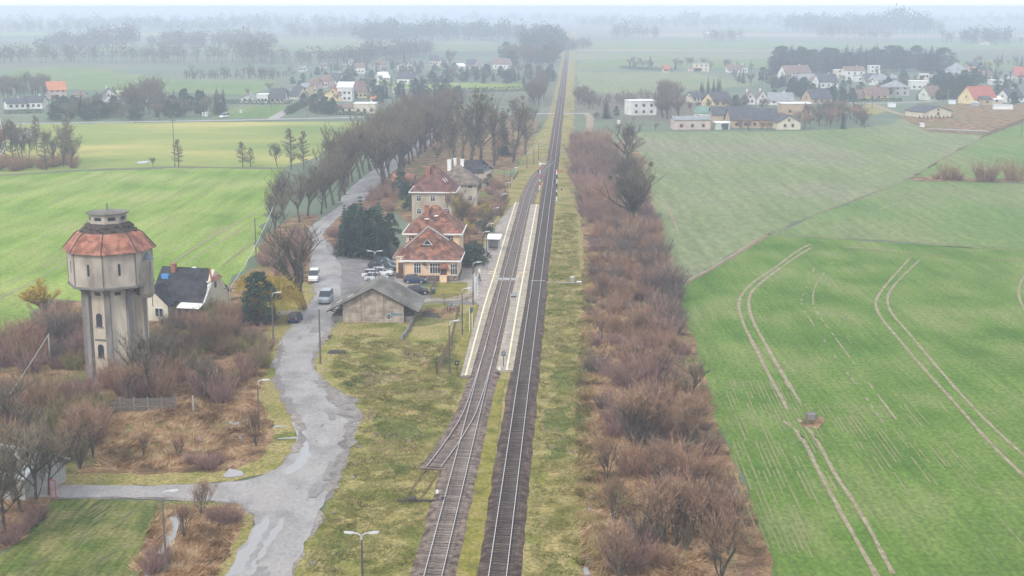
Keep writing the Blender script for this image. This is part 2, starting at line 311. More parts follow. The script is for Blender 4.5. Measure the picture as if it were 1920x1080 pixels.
sheet('field', [(-300, 352), (0, 330), (150, 322), (330, 315), (530, 317), (520, 345), (500, 385), (492, 440), (470, 485), (430, 530), (400, 560), (300, 572), (100, 560), (60, 600), (-60, 650), (-700, 760)], .02, M['field_near'], 1.2, 5)
sheet('field', [(-300, 236), (80, 233), (380, 229), (700, 228), (640, 262), (580, 300), (535, 314), (330, 312), (160, 318), (0, 327), (-300, 345)], .02, M['field_yellow'], 1.2, 6)
sheet('field', [(1075, 252), (1230, 248), (1500, 246), (1660, 236), (1690, 222), (1740, 246), (1850, 253), (1780, 290), (1700, 338), (1560, 390), (1440, 438), (1265, 540), (1235, 470), (1215, 330), (1200, 300), (1100, 285)], .02, M['field_grey'], 1, 8)
sheet('field', [(1850, 253), (1930, 228), (2300, 210), (2400, 330), (1920, 342), (1700, 338), (1780, 290)], .02, M['field_mid'], 1, 8)
sheet('field', [(1700, 339), (1920, 344), (2500, 350), (2600, 500), (1920, 470), (1700, 456), (1440, 440), (1560, 392)], .02, M['field_mid'], 1, 6)
sheet('field', [(1440, 441), (1700, 457), (1920, 471), (2600, 501), (3200, 1500), (1560, 1500), (1450, 1080), (1400, 920), (1340, 780), (1300, 640), (1265, 541)], .02, M['field_right_near'], .6, 5)
sheet('field', [(95, 937), (292, 938), (296, 965), (262, 1080), (200, 1400), (-500, 1400), (-150, 1100), (20, 1030), (60, 980)], .02, M['field_low'], .4, 2)
sheet('meadow', [(1080, 134), (1300, 136), (1420, 160), (1250, 172), (1180, 178), (1085, 170)], .02, M['field_grey'], 1, 20)
sheet('meadow', [(0, 132), (150, 125), (330, 150), (530, 152), (470, 178), (300, 172), (60, 165)], .02, M['field_mid'], 1, 20)
sheet('meadow', [(450, 200), (530, 197), (560, 205), (520, 222), (400, 222), (390, 212)], .03, M['field_mid'], 1, 8)
sheet('meadow', [(700, 152), (1010, 158), (1030, 166), (860, 168), (700, 165)], .02, M['field_near'], 1, 20)
sheet('meadow', [(800, 250), (900, 235), (1000, 240), (1020, 300), (940, 330), (880, 300), (820, 300)], .015, M['field_mid'], 1, 8)
for i, (a, b, c, d, e) in enumerate([(1080, 1920, 80, 92, 'field_mid'), (0, 520, 84, 96, 'field_mid'), (1085, 1600, 100, 112, 'field_grey'), (1200, 1920, 62, 70, 'soil'), (300, 900, 70, 84, 'field_grey'), (1100, 1900, 113, 128, 'field_mid'), (-200, 300, 60, 66, 'field_near'), (1090, 1500, 92, 97, 'soil'), (560, 1000, 84, 96, 'field_mid')]):
    sheet('field', [(a, c), (b, c + 2), (b + 40, d), (a - 30, d)], .03 + i * .01, M[e], 3, 60)
sheet('rail_verge', [(300, 1500), (545, 1080), (600, 985), (640, 870), (672, 790), (655, 745), (600, 715), (585, 690), (592, 655), (640, 600), (700, 560), (800, 540), (880, 470), (900, 420), (930, 360), (960, 330), (985, 290), (1010, 250), (1030, 215), (1045, 150), (1062, 60), (1080, 60), (1078, 150), (1075, 260), (1085, 330), (1100, 470), (1095, 600), (1090, 760), (1090, 900), (1100, 1080), (1120, 1500)], .03, M['verge'], .5, 4)
sheet('thicket_floor', [(1100, 1500), (1092, 1080), (1086, 900), (1086, 760), (1092, 600), (1096, 470), (1080, 330), (1078, 262), (1180, 268), (1212, 300), (1225, 400), (1250, 500), (1268, 545), (1300, 640), (1342, 780), (1402, 920), (1450, 1080), (1560, 1500)], .045, M['dead'], .5, 3)
sheet('wasteland', [(-300, 1120), (20, 1030), (60, 980), (90, 940), (92, 905), (300, 908), (420, 905), (500, 890), (548, 855), (560, 820), (545, 780), (512, 740), (508, 690), (520, 640), (545, 600), (590, 545), (590, 480), (560, 450), (600, 405), (560, 400), (500, 440), (480, 500), (430, 535), (400, 562), (300, 575), (100, 562), (40, 620), (-120, 680), (-600, 780)], .04, M['dead'], .5, 3)
GB = [(95, 901), (300, 901), (420, 896), (490, 879), (534, 846), (546, 815), (530, 775), (506, 740), (503, 700), (512, 640), (532, 604), (560, 586)]
mb = MB(); strip(mb, resample(smooth([P(*g_) for g_ in GB], 2), 1.5), 3.6, .05, 0, .25, RG); tag(mb.build('grass_bank', M['verge']), kind='structure')
sheet('grass_bank', [(440, 945), (478, 970), (470, 1000), (452, 1025), (425, 1080), (300, 1400), (200, 1400), (262, 1080), (290, 980), (296, 940), (360, 938)], .05, M['dead'], .4, 2)
sheet('grass_bank', [(440, 945), (478, 968), (472, 1000), (425, 1082), (330, 1300), (330, 1240), (405, 1080), (445, 1010), (455, 985), (430, 962), (370, 950)], .055, M['verge'], .3, 2)
sheet('grass_bank', [(545, 520), (590, 540), (590, 575), (570, 588), (500, 590), (480, 560), (510, 520)], .055, M['verge'], .4, 2)
sheet('garden', [(745, 330), (900, 320), (960, 330), (945, 380), (900, 470), (905, 500), (860, 500), (745, 400), (730, 380)], .05, M['dead'], .4, 3)
sheet('wood_floor', [(590, 440), (640, 400), (720, 330), (800, 270), (830, 215), (1010, 222), (1000, 270), (960, 320), (900, 320), (745, 330), (735, 400), (745, 470), (745, 495), (640, 480)], .042, M['dead'], .6, 4)
sheet('dry_bank', [(640, 600), (760, 600), (770, 575), (850, 560), (870, 580), (850, 650), (780, 690), (700, 690), (620, 660)], .045, M['verge'], .5, 2)
sheet('bare_bank', [(775, 590), (800, 578), (850, 580), (850, 600), (800, 612), (770, 612)], .065, M['dead'], .3, 1)
sheet('mossy_lawn', [(812, 530), (875, 530), (884, 560), (815, 562), (800, 556)], .06, M['moss'], .2, 1)
sheet('mossy_verge', [(846, 700), (868, 620), (880, 580), (896, 572), (886, 620), (865, 700)], .06, M['moss'], .2, 1)
sheet('yard', [(600, 440), (640, 482), (745, 497), (745, 520), (800, 540), (812, 558), (870, 562), (890, 566), (880, 572), (800, 568), (780, 580), (640, 590), (600, 570), (585, 520), (570, 460)], .07, M['lot'], .3, 2)
sheet('station_forecourt', [(855, 497), (905, 497), (905, 530), (890, 568), (878, 566), (876, 530), (800, 530), (745, 545), (740, 520)], .075, M['paving'], .1, 2)
road = [(300, 1400), (425, 1080), (455, 1025), (478, 985), (475, 966), (440, 946), (395, 939), (300, 934), (80, 934), (-40, 934), (-40, 912), (80, 911), (300, 911), (400, 908), (470, 900), (520, 880), (550, 850), (563, 820), (552, 780), (532, 750), (517, 715), (516, 680), (526, 640), (546, 610), (575, 580), (592, 555), (588, 520), (583, 490), (562, 465), (560, 445), (600, 412), (640, 385), (655, 372), (672, 372), (650, 392), (630, 412), (605, 440), (615, 465), (640, 500), (638, 588), (615, 622), (590, 660), (587, 690), (604, 715), (642, 738), (664, 752), (672, 785), (660, 820), (642, 870), (612, 940), (582, 1000), (545, 1080), (380, 1400)]
sheet('road_shoulder', [(x + (4 if 560 < x < 700 and y > 590 else -2), y + 2) for x, y in road], .058, M['mud'], .5, 1.5)
sheet('road', [(x - (3 if x > 560 and 590 < y < 1000 else 0), y) for x, y in road], .085, M['asphalt'], .25, 1.2)
RC = resample(smooth([P(*g_) for g_ in [(405, 1300), (512, 1085), (560, 1000), (600, 920), (628, 850), (640, 795), (628, 755), (594, 722), (565, 690), (562, 665), (575, 635), (592, 605), (610, 575), (618, 545)]], 2), 1.0)
sheet('muddy_bend', [(598, 712), (642, 736), (668, 751), (677, 785), (662, 825), (642, 872), (622, 930), (612, 932), (628, 870), (644, 825), (650, 792), (636, 768), (610, 746), (590, 718)], .1, mat('dark_mud', [(.12, .10, .085), (.19, .165, .145), (.24, .21, .19)], .5, .6, .3, fine=(2.5, .3)), .6, 1.0)
sheet('muddy_bend', [(519, 690), (528, 720), (548, 752), (566, 785), (573, 822), (560, 850), (548, 852), (558, 820), (546, 780), (526, 748), (514, 716)], .101, M['mud'], .4, 1.0)
mb = MB()
for _ in range(22):
    i0 = RG.randrange(2, len(RC) - 3); c_ = RC[i0]; o_ = RG.choice((-1, 1)) * RG.uniform(2.0, 2.9); n_ = RG.randint(6, 9); ra, rb_ = RG.uniform(.12, .35), RG.uniform(.3, 1.0); d_ = dirs(RC)[i0]; cx_, cy_ = c_[0] + d_[1] * o_, c_[1] - d_[0] * o_
    mb.face([(cx_ + math.cos(a) * ra * RG.uniform(.6, 1.2), cy_ + math.sin(a) * rb_ * RG.uniform(.6, 1.2), .103 + _ * .0004) for a in [k * 6.283 / n_ for k in range(n_)]])
tag(mb.build('potholes', M['mud']), kind='structure')
mb = MB()
for k in range(13):
    i0 = RG.randrange(3, len(RC) - 8); o_ = RG.uniform(-1.6, 1.2); seg = RC[i0:i0 + RG.randint(2, 7)]; strip(mb, seg, RG.uniform(.4, 1.3), .108 + k * .002, o_, .35, RG)
tag(mb.build('road_patch', mat('fresh_asphalt_patch', [(.19, .178, .168), (.235, .22, .21)], .6, .75, .1, fine=(4, .15))), kind='structure')
def road_line(name, px, wd, z, m, it=2):
    mb = MB(); strip(mb, smooth([P(*p) for p in px], it), wd, z); return tag(mb.build(name, m), kind='structure')
road_line('avenue_road', [(655, 380), (690, 342), (722, 318), (762, 290), (790, 268), (806, 250), (822, 230), (832, 216)], 6.5, .07, M['asphalt'])
road_line('main_road', [(-300, 236), (0, 233), (380, 227), (640, 221), (840, 216), (1000, 213.5), (1105, 213)], 6.5, .09, M['asphalt'])
road_line('village_street', [(510, 224), (528, 213), (548, 203), (575, 195), (600, 186), (618, 178)], 5, .08, M['asphalt'])
road_line('field_track', [(1100, 213), (1107, 222), (1106, 235), (1102, 248)], 3, .07, M['soil'])
road_line('farm_lane', [(1020, 128), (1062, 128), (1160, 129)], 5, .07, M['soil'])
road_line('village_street', [(1560, 192), (1640, 195), (1760, 190), (1920, 180)], 5, .08, M['asphalt'])
road_line('village_lane', [(1632, 194), (1660, 205), (1690, 216), (1730, 220)], 4, .075, M['soil'])
road_line('driveway', [(500, 588), (545, 587), (585, 584)], 3, .07, M['mud'])
road_line('footpath', [(888, 550), (850, 563), (810, 562), (790, 566)], 2.2, .09, M['paving2'])
sheet('building_plot', [(1690, 222), (1740, 246), (1850, 253), (1930, 226), (1930, 196), (1800, 195), (1700, 205)], .05, M['dead'], 1, 8)
sheet('garden', [(1555, 198), (1640, 196), (1665, 208), (1640, 216), (1560, 212)], .05, M['verge'], 1, 8)
for pl, z_ in (([(700, 770), (720, 720), (780, 690), (830, 650), (855, 640), (840, 700), (800, 790), (770, 880), (735, 900), (720, 850)], .036), ([(1020, 900), (1040, 700), (1062, 560), (1078, 560), (1076, 700), (1080, 1000), (1050, 1090), (1030, 1090)], .036), ([(640, 720), (700, 700), (690, 740), (660, 735)], .037), ([(600, 1000), (650, 940), (690, 960), (640, 1060)], .036)):
    sheet('worn_grass', pl, z_, M['straw'], 1.0, 1.5)
# puddles
for px in [[(548, 795), (562, 790), (577, 830), (580, 860), (560, 885), (535, 893), (540, 878), (562, 858), (563, 835), (556, 815)],
           [(470, 1000), (500, 970), (505, 985), (480, 1030), (450, 1080), (425, 1084), (440, 1050), (465, 1020)],
           [(505, 1005), (530, 970), (533, 985), (505, 1030), (480, 1080), (462, 1082), (485, 1040)],
           [(526, 738), (536, 748), (546, 756), (534, 752)], [(608, 727), (648, 742), (664, 752), (645, 752), (625, 742)],
           [(430, 880), (455, 884), (458, 893), (425, 897), (413, 893)], [(424, 787), (462, 793), (450, 800), (430, 795)],
           [(520, 822), (556, 820), (555, 823), (522, 825)], [(515, 799), (538, 800), (537, 802), (516, 803)],
           [(315, 975), (330, 962), (342, 968), (340, 985), (332, 1000), (318, 1025), (300, 1055), (280, 1082), (268, 1085), (290, 1045), (310, 1010), (318, 990)],
           [(380, 810), (395, 805), (385, 825), (372, 830)], [(445, 820), (468, 812), (465, 822), (450, 832)],
           [(1090, 885), (1098, 880), (1103, 893), (1092, 897)], [(1092, 850), (1098, 845), (1099, 852)], [(1095, 925), (1105, 930), (1108, 945), (1104, 960), (1097, 950), (1102, 940)],
           [(1094, 1045), (1106, 1050), (1108, 1078), (1098, 1080), (1096, 1060)], [(1100, 905), (1106, 918), (1101, 918)], [(520, 655), (528, 640), (532, 650), (522, 690), (517, 700)],
           [(260, 303), (283, 302), (272, 307), (256, 307)], [(612, 462), (622, 458), (628, 470), (618, 480)], [(1226, 560), (1226, 560), (1226, 561)]][:-1]:
    sheet('puddle', px, .095, M['water'], .25, .8)
# field ruts
def rut(px, wd, m='soil', jit=.25, skip=0, z=.06, step=1.5):
    pts = resample(smooth([P(*p) for p in px], 2), step); mb = MB(); strip(mb, pts, wd, z, 0, jit, RG, skip); return tag(mb.build('tractor_rut', M[m]), kind='structure')
rut([(1520, 458), (1495, 470), (1450, 505), (1410, 530), (1388, 555), (1384, 575), (1392, 605), (1410, 640), (1430, 680), (1450, 720), (1465, 745), (1476, 768)], .5)
rut([(1521, 465), (1500, 477), (1460, 505), (1420, 535), (1405, 553), (1403, 575), (1412, 605), (1435, 645), (1460, 690), (1485, 730), (1504, 762)], .5)
rut([(1468, 790), (1490, 803), (1512, 835), (1530, 875), (1560, 930), (1590, 985), (1620, 1040), (1650, 1090)], .42)
rut([(1495, 785), (1525, 815), (1545, 850), (1565, 890), (1600, 940), (1635, 1000), (1660, 1050), (1682, 1090)], .42)
rut([(1705, 485), (1695, 497), (1660, 535), (1643, 560), (1641, 572), (1650, 595), (1680, 630), (1730, 690), (1790, 755), (1850, 825), (1900, 875), (1960, 930)], .42)
rut([(1724, 488), (1690, 520), (1668, 545), (1662, 565), (1672, 590), (1700, 620), (1750, 680), (1810, 750), (1880, 820), (1950, 880)], .42)
rut([(1528, 500), (1510, 545), (1500, 568), (1512, 590), (1540, 630), (1580, 690), (1620, 740), (1660, 800)], .25, skip=.55)
rut([(1565, 488), (1530, 530), (1522, 562), (1530, 585), (1560, 625), (1600, 680), (1645, 740), (1690, 800)], .25, skip=.45)
rut([(1935, 500), (1915, 525), (1909, 545), (1912, 565), (1930, 595)], .4)
rut([(1265, 541), (1330, 507), (1385, 474), (1440, 441)], 1.1, 'soild', .3); rut([(1265, 539), (1330, 505), (1385, 472), (1420, 448)], .5, 'soil', .3, z=.075)
rut([(1440, 438), (1600, 448), (1750, 457), (1940, 469)], .4, 'soild', .4, .2); rut([(1530, 464), (1650, 470), (1800, 483), (1940, 492)], .45, 'soild', .4, .3); rut([(1525, 461), (1650, 467), (1720, 475)], .8, 'soil', .5, .5)
rut([(1237, 365), (1255, 395), (1268, 425), (1274, 445)], .5, 'soil', .4, .2); rut([(1160, 300), (1290, 340), (1420, 300), (1560, 268)], .8, 'soild', .5, .6)
rut([(1700, 337), (1780, 290), (1850, 254)], .8, 'soild', .5, .2); rut([(1560, 430), (1680, 380), (1800, 350)], .5, 'soil', .5, .6); rut([(1440, 437), (1560, 390), (1700, 340)], .6, 'soild', .5, .4)
rut([(320, 495), (380, 455), (440, 420), (480, 400)], .5); rut([(345, 495), (400, 460), (450, 432)], .45); rut([(290, 490), (350, 455), (410, 430)], .25, skip=.4)
rut([(-30, 575), (60, 530), (132, 488)], .35); rut([(-30, 590), (40, 565), (130, 540)], .3, skip=.2); rut([(-30, 545), (60, 510), (130, 480)], .3, skip=.3)
rut([(380, 530), (440, 480), (475, 455)], .3, 'soild', .4, .3); rut([(30, 465), (200, 395), (330, 365), (420, 340)], .25, 'soil', .3, .5); rut([(-20, 420), (150, 360), (260, 335)], .25, 'soil', .3, .5)
rut([(160, 319), (330, 314), (535, 316)], 1.2, 'soild', .3, .1); rut([(0, 329), (160, 320)], .8, 'soild', .4, .2)
# drill rows where the bare soil shows through, parallel to the ruts
mb = MB(); LINE = resample(smooth([P(*g_) for g_ in [(1384, 575), (1392, 605), (1410, 640), (1430, 680), (1450, 720), (1472, 765), (1492, 800), (1530, 870), (1590, 980), (1650, 1085), (1700, 1200)]], 2), 1.0); LD = dirs(LINE); kz = 0
for off in range(-26, 70):
    for i0 in range(0, len(LINE) - 8, 5):
        p, d_ = LINE[i0], LD[i0]; o_ = off * .5 + .1; x, y = p[0] + d_[1] * -o_, p[1] - d_[0] * -o_
        px, py = PX(x, y); nn = noise.noise(Vector((x * .10, y * .05, 3.3)))
        dn = 0
        if 1365 < px < 1490 and 700 < py < 960: dn = .42
        elif 1380 < px < 1500 and 765 <= py < 800: dn = 1.2
        elif 1490 < px < 1720 and 750 < py < 900: dn = .38
        elif px > 1640 + (py - 850) * .55 and px < 1800 + (py - 850) * .7 and py > 800: dn = .28
        elif 1410 < px < 1500 and 950 < py < 1015: dn = 1.2
        elif py > 540: dn = .015
        if RG.random() > dn * (1 + nn * 2.2): continue
        seg = LINE[i0:i0 + RG.randint(2, 11)]; kz += 1
        if len(seg) > 1: strip(mb, [(a[0] + LD[i0][1] * -o_, a[1] - LD[i0][0] * -o_) for a in seg], RG.uniform(.07, .20), .05 + (kz % 9) * .002, 0, .5, RG)
tag(mb.build('bare_soil_rows', M['rowsoil']), kind='structure')
mb = MB()
for _ in range(420):
    px, py = RG.uniform(40, 285), RG.uniform(945, 1085); x, y = P(px, py)
    if py < 1060 - px * .4 + 20 and px < 120 or noise.noise(Vector((x * .3, y * .15, 7))) < -.05: continue
    L_ = RG.uniform(.8, 3); x = round(x / .35) * .35; mb.face([(x, y, .05), (x + .07, y, .05), (x + .07 + L_ * .25, y + L_, .05), (x + L_ * .25, y + L_, .05)])
tag(mb.build('bare_soil_rows', M['rowsoil']), kind='structure')

# ------------------------------------------------------------------ the railway
def track(label, px, half, sl_m, bal_m, ztop=.22, near=100, clip=None, sp=.62, phase=0):
    base = resample(smooth([P(px_, py_, .3) for px_, py_ in px], 3), sp); t = thing('railway_track', label, 'railway track')
    mb = MB(); pts = base[::4] + [base[-1]]; d = dirs(pts); prev = None
    prof = [(-half - .5, .045), (-half, ztop), (half, ztop), (half + .5, .045)]
    for p, q in zip(pts, d):
        jit = RG.uniform(-.12, .12)
        row = [(p[0] + q[1] * (o + (jit if abs(o) > half else 0)), p[1] - q[0] * (o + (jit if abs(o) > half else 0)), z) for o, z in prof]
        if prev:
            for i in range(3): mb.face([prev[i], prev[i + 1], row[i + 1], row[i]])
        prev = row
    mb.build('ballast', bal_m, t)
    for sgn in (-1, 1):
        mb = MB(); pts = base[::3] + [base[-1]]; d = dirs(pts); n = 4
        for i, (p, q) in enumerate(zip(pts, d)):
            for o, z in ((-.045, ztop + .06), (.045, ztop + .06), (.04, ztop + .22), (-.04, ztop + .22)):
                mb.v.append((p[0] + q[1] * (sgn * .7525 + o), p[1] - q[0] * (sgn * .7525 + o), z))
            if i:
                b = (i - 1) * 4
                for k in range(4): mb.f.append((b + k, b + (k + 1) % 4, b + 4 + (k + 1) % 4, b + 4 + k)); mb.m.append(1 if k == 2 else 0)
        mb.build('rail', [M['rust'], M['rail']], t)
    sm = MB(); sm.box(0, 0, 0, 2.55, .26, .1); sme = sm.mesh('sleeper', [sl_m]); rest = MB(); d = dirs(base); k = 0
    for p, q in zip(base, d):
        if p[1] < 108 or (clip and not clip(p)): continue
        a = math.atan2(q[1], q[0]) - math.pi / 2
        if k < near: put('sleeper', sme, t, (p[0], p[1], ztop - .05 + .0), a)
        elif p[1] < 420: rest.box(p[0], p[1], ztop - .05, 2.55, .26, .1, a)
        k += 1
    if rest.v: tag(rest.build('sleepers', sl_m, t), kind='stuff')
    return base
right_px = [(933 + 142 * (1080 - y) / 1068, y) for y in (1500, 1300, 1080, 900, 700, 500, 400, 300, 200, 150, 110, 80, 60, 45, 35)]
left_px = [(707, 1500), (762, 1280), (812, 1080), (872, 840), (905, 707), (933, 600), (940.5, 565), (952, 520), (974, 430), (982, 400), (989, 370), (1001, 340), (1013, 323), (1024, 313), (1035, 302)]
side_px = [(921, 650), (907, 695), (884, 770), (860, 812), (830, 855), (798, 898), (768, 941)]
rt = track('straight main railway line on dark ballast beyond the island platform', right_px, 1.45, M['sleeper'], M['ballast2'])
lt = track('curving loop railway line on grey ballast between the two platforms', left_px, 1.55, M['sleeperc'], M['ballast'], .215)
lt_near = [p for p in lt if p[1] < 240]
def far_from_left(p): return min(math.dist(p, q) for q in lt_near) > 1.5
st = track('short disused siding with rusty rails ending in the grass', side_px[:5] + [(812, 878)], 1.3, M['sleeperc'], M['ballast'], .205, clip=far_from_left)
mb = MB()
t = thing('siding_end', 'rusty sleeper-less rails of the siding running out into dead grass', 'rails', (*P(790, 910), 0)); ox, oy = P(790, 910)
pts = resample(smooth([P(x, y, .3) for x, y in [(812, 878), (798, 898), (768, 941)]], 1), .7); d = dirs(pts)
for sg in (-1, 1):
    mb = MB(); mb.tube([(p[0] + q[1] * sg * .75 - ox, p[1] - q[0] * sg * .75 - oy, .18) for p, q in zip(pts, d)], [.06] * len(pts), 4); mb.build('rail', M['rust'], t)
ex, ey = P(770, 941)
t = thing('derail_block', 'dark cross beam with round indicator disc at the end of the rusty siding', 'track derailer', (ex, ey, 0))
mb = MB(); mb.box(1.0, 0, .06, 4.6, .3, .16); mb.box(.2, 0, .22, .7, .7, .25); mb.build('beam', M['darkwood'], t)
mb = MB(); mb.tube([(2.6, 0, .2), (2.6, 0, 1.1)], [.05, .05], 6); mb.tube([(3.2, 0, .2), (3.2, 0, .5)], [.16, .16], 8); mb.build('lever', M['black'], t)
mb = MB(); mb.tube([(2.6, -.12, 1.05), (2.6, .12, 1.05)], [.17, .17], 12); mb.build('indicator', M['white'], t)
# strip of moss between the tracks
mb = MB(); strip(mb, resample(smooth([P(x, y) for x, y in [(600 + 172, 1500), (878, 1080), (905, 900), (935, 705)]], 2), 2), 1.9, .10, 0, .12, RG); tag(mb.build('mossy_strip', M['moss']), kind='structure')

# ------------------------------------------------------------------ platforms
def platform(label, left, right, h, line, m=M['paving']):
    x0, y0 = P(*left[0], h); t = thing('station_platform', label, 'platform', (x0, y0, 0))
    l = [P(x, y, h) for x, y in left]; r = [P(x, y, h) for x, y in right]
    mb = MB(); 
    for i in range(len(l) - 1):
        f = lambda p, z: (p[0] - x0, p[1] - y0, z)
        mb.face([f(l[i], h), f(r[i], h), f(r[i + 1], h), f(l[i + 1], h)]); mb.face([f(r[i], 0), f(r[i + 1], 0), f(r[i + 1], h), f(r[i], h)]); mb.face([f(l[i + 1], 0), f(l[i], 0), f(l[i], h), f(l[i + 1], h)])
    mb.face([f(l[0], 0), f(r[0], 0), f(r[0], h), f(l[0], h)]); mb.face([f(r[-1], 0), f(l[-1], 0), f(l[-1], h), f(r[-1], h)]); mb.build('deck', m, t)
    pts = smooth([P(x, y, h) for x, y in line], 2); mb = MB(); strip(mb, [(p[0] - x0, p[1] - y0) for p in pts], .22, h + .012); mb.build('edge_line', M['line'], t)
    for side, sg in (((l, 1),) if len(line) > 90 else ((r, -1), (l, 1)) if 'island' in label else ((r, -1),)):
        mb = MB(); strip(mb, [(p[0] - x0, p[1] - y0) for p in side], .5, h + .006, sg * .27); mb.build('edge_slabs', M['paving2'], t)
    return t
platform('long side platform of worn paving in front of the station building', [(863, 705), (899, 572), (885, 560), (890, 500), (905, 470), (915, 450), (935, 415), (966, 379)], [(883, 703), (922, 565), (923, 562), (936, 520), (946, 480), (954, 452), (965, 412), (974, 379)], .35, [(873, 704), (909, 568), (925, 520), (938, 475), (951, 430), (959, 404), (967, 379)])
platform('narrow island platform between the two railway lines', [(930, 692), (957, 565), (967, 520), (985, 430), (995, 383)], [(962, 694), (985, 565), (991.5, 520), (1005.5, 430), (1012, 383)], .35, [(950, 694), (972, 565), (980.6, 520), (997.5, 430), (1006, 383)])
x0, y0 = P(950, 523, .4); t = thing('foot_crossing', 'pale boarded foot crossing over the loop line between the platforms', 'level crossing', (x0, y0, 0), -HEAD - .06)
mb = MB(); mb.box(0, 0, .28, 1.2, 1.9, .15); mb.build('board', M['cement'], t); mb = MB(); mb.box(-1.35, 0, .28, 1.1, 1.9, .15); mb.build('board', M['cement'], t); mb = MB(); mb.box(1.3, 0, .28, .95, 1.9, .15); mb.build('board', M['cement'], t)
for sx, b in ((-2.0, -1.2), (2.0, 1.3)):
    mb = MB(); mb.tube([(sx, -1.1, .36), (sx, -1.1, 1.3), (sx + b * .3, -.8, 1.42), (sx + b, -.1, 1.42)], [.05] * 4, 5); mb.build('guard_rail', M['line'], t); mb = MB(); mb.tube([(sx, 1.1, .36), (sx, 1.1, 1.3), (sx + b * .3, 1.3, 1.42), (sx + b, 1.5, 1.42)], [.05] * 4, 5); mb.build('guard_rail', M['line'], t)

# ------------------------------------------------------------------ lamps, poles, signals
def post_lamp(px, pb, pt, label, grp='curved arm lamps along the platform', double=False, wood=False, side=1, hz=None):
    x, y = P(px, pb); h = HT(pt, y) if hz is None else hz; h = max(3.5, h)
    t = thing('street_lamp', label, 'street lamp', (x, y, 0), 0, grp); m = M['wood'] if wood else M['post']
    mb = MB(); mb.tube([(0, 0, 0), (0, 0, h * .45), (0, 0, h - .55)], [.11 if not wood else .15, .09, .07], 7); mb.build('pole', m, t)
    for s_ in ((1, -1) if double else (side,)):
        mb = MB(); mb.tube([(0, 0, h - .6), (.08 * s_, 0, h - .15), (.35 * s_, 0, h), (.7 * s_, 0, h + .05)], [.06] * 4, 5); a = mb.build('arm', M['lamp'], t)
        mb = MB(); pr = [(.6, .07, 0), (.85, .13, .02), (1.2, .13, .05), (1.4, .05, .07)]
        for (a0, b0, c0), (a1, b1, c1) in zip(pr, pr[1:]):
            mb.hexa([(a0 * s_, -b0, h + c0 - .03), (a1 * s_, -b1, h + c1 - .03), (a1 * s_, b1, h + c1 - .03), (a0 * s_, b0, h + c0 - .03)][::s_], [(a0 * s_, -b0 * .7, h + c0 + .12), (a1 * s_, -b1 * .7, h + c1 + .12), (a1 * s_, b1 * .7, h + c1 + .12), (a0 * s_, b0 * .7, h + c0 + .12)][::s_])
        mb.build('lamp_head', M['lamp'], t)
    return t
L = post_lamp
L(843, 700, 602, 'dark platform lamp beside the near end of the mesh fence, closest of the curved-arm row')
L(867, 628, 541, 'dark platform lamp on the mossy verge, second from the near end of the row')
L(887, 572, 492, 'dark platform lamp at the corner of the station forecourt paving')
L(905, 497, 455, 'dark platform lamp in front of the evergreen hedge', hz=6.3); L(913, 488, 420, 'platform lamp just before the waiting shelter')
L(924, 440, 390, 'platform lamp just beyond the waiting shelter'); L(939, 412, 364, 'platform lamp beside the golden shrubs of the garden')
L(947, 392, 340, 'platform lamp past the golden shrubs, near the far end of the platform', hz=6.3)
L(988, 316, 286, 'far lamp left of the lineside path, first beyond the platform', 'lamps beyond the platform'); L(1001, 310, 274, 'far lamp midway to the semaphore, second beyond the platform', 'lamps beyond the platform'); L(1010, 300, 264, 'far lamp farthest up the line beyond the platform', 'lamps beyond the platform')
L(681, 1140, 1000, 'tall twin-arm lamp on the grass in the foreground', 'twin-arm lamps', True); L(704, 530, 484, 'twin-arm lamp standing among the cars of the car park', 'twin-arm lamps', True, side=1, hz=5.6)
L(513, 642, 549, 'wooden lamp pole beside the golden willow', 'wooden lamp poles by the road', wood=True); L(486, 800, 713, 'wooden lamp pole on the bank beside the bare shrub at the road bend', 'wooden lamp poles by the road', wood=True)
L(312, 1075, 921, 'wooden lamp pole beside the flooded ditch near the lane', 'wooden lamp poles by the road', wood=True)
def pole(px, pb, pt, label, cross=0, wood=True, grp='wooden poles', r=.15):
    x, y = P(px, pb); h = HT(pt, y); t = thing('utility_pole', label, 'utility pole', (x, y, 0), 0, grp)
    mb = MB(); mb.tube([(0, 0, 0), (0, 0, h)], [r, r * .65], 6); mb.build('pole', M['wood' if wood else 'cement'], t)
    if cross:
        mb = MB()
        for k in range(cross): mb.box(0, 0, h - .5 - k * .8, 1.8, .12, .12)
        mb.build('crossarm', M['wood'], t)
        mb = MB()
        for q in (-.8, -.3, .3, .8): mb.tube([(q, 0, h - .38), (q, 0, h - .15)], [.05, .04], 5)
        mb.build('insulator', M['lamp'], t)
    return x, y, h
pole(601, 682, 580, 'bare wooden pole on the grass edge of the road below the goods shed'); pole(480, 475, 408, 'dark wooden pole standing at the edge of the green field')
pole(433, 592, 536, 'cement pole with crossarm beside the black-roofed house', 1, False); pole(95, 684, 626, 'cement pole rising from the scrub with a white cable', 0, False)
pole(328, 312, 224, 'tall pole behind the lone conical tree in the field', 1); pole(611, 264, 226, 'pole on the far field before the avenue'); pole(378, 222, 188, 'pole beside the main road near the white van')
pole(509, 208, 176, 'pole on the meadow by the village street'); pole(575, 222, 196, 'pole beside the main road at the dark shrubbery'); pole(1914, 258, 215, 'pole at the edge of the field by the building plot')
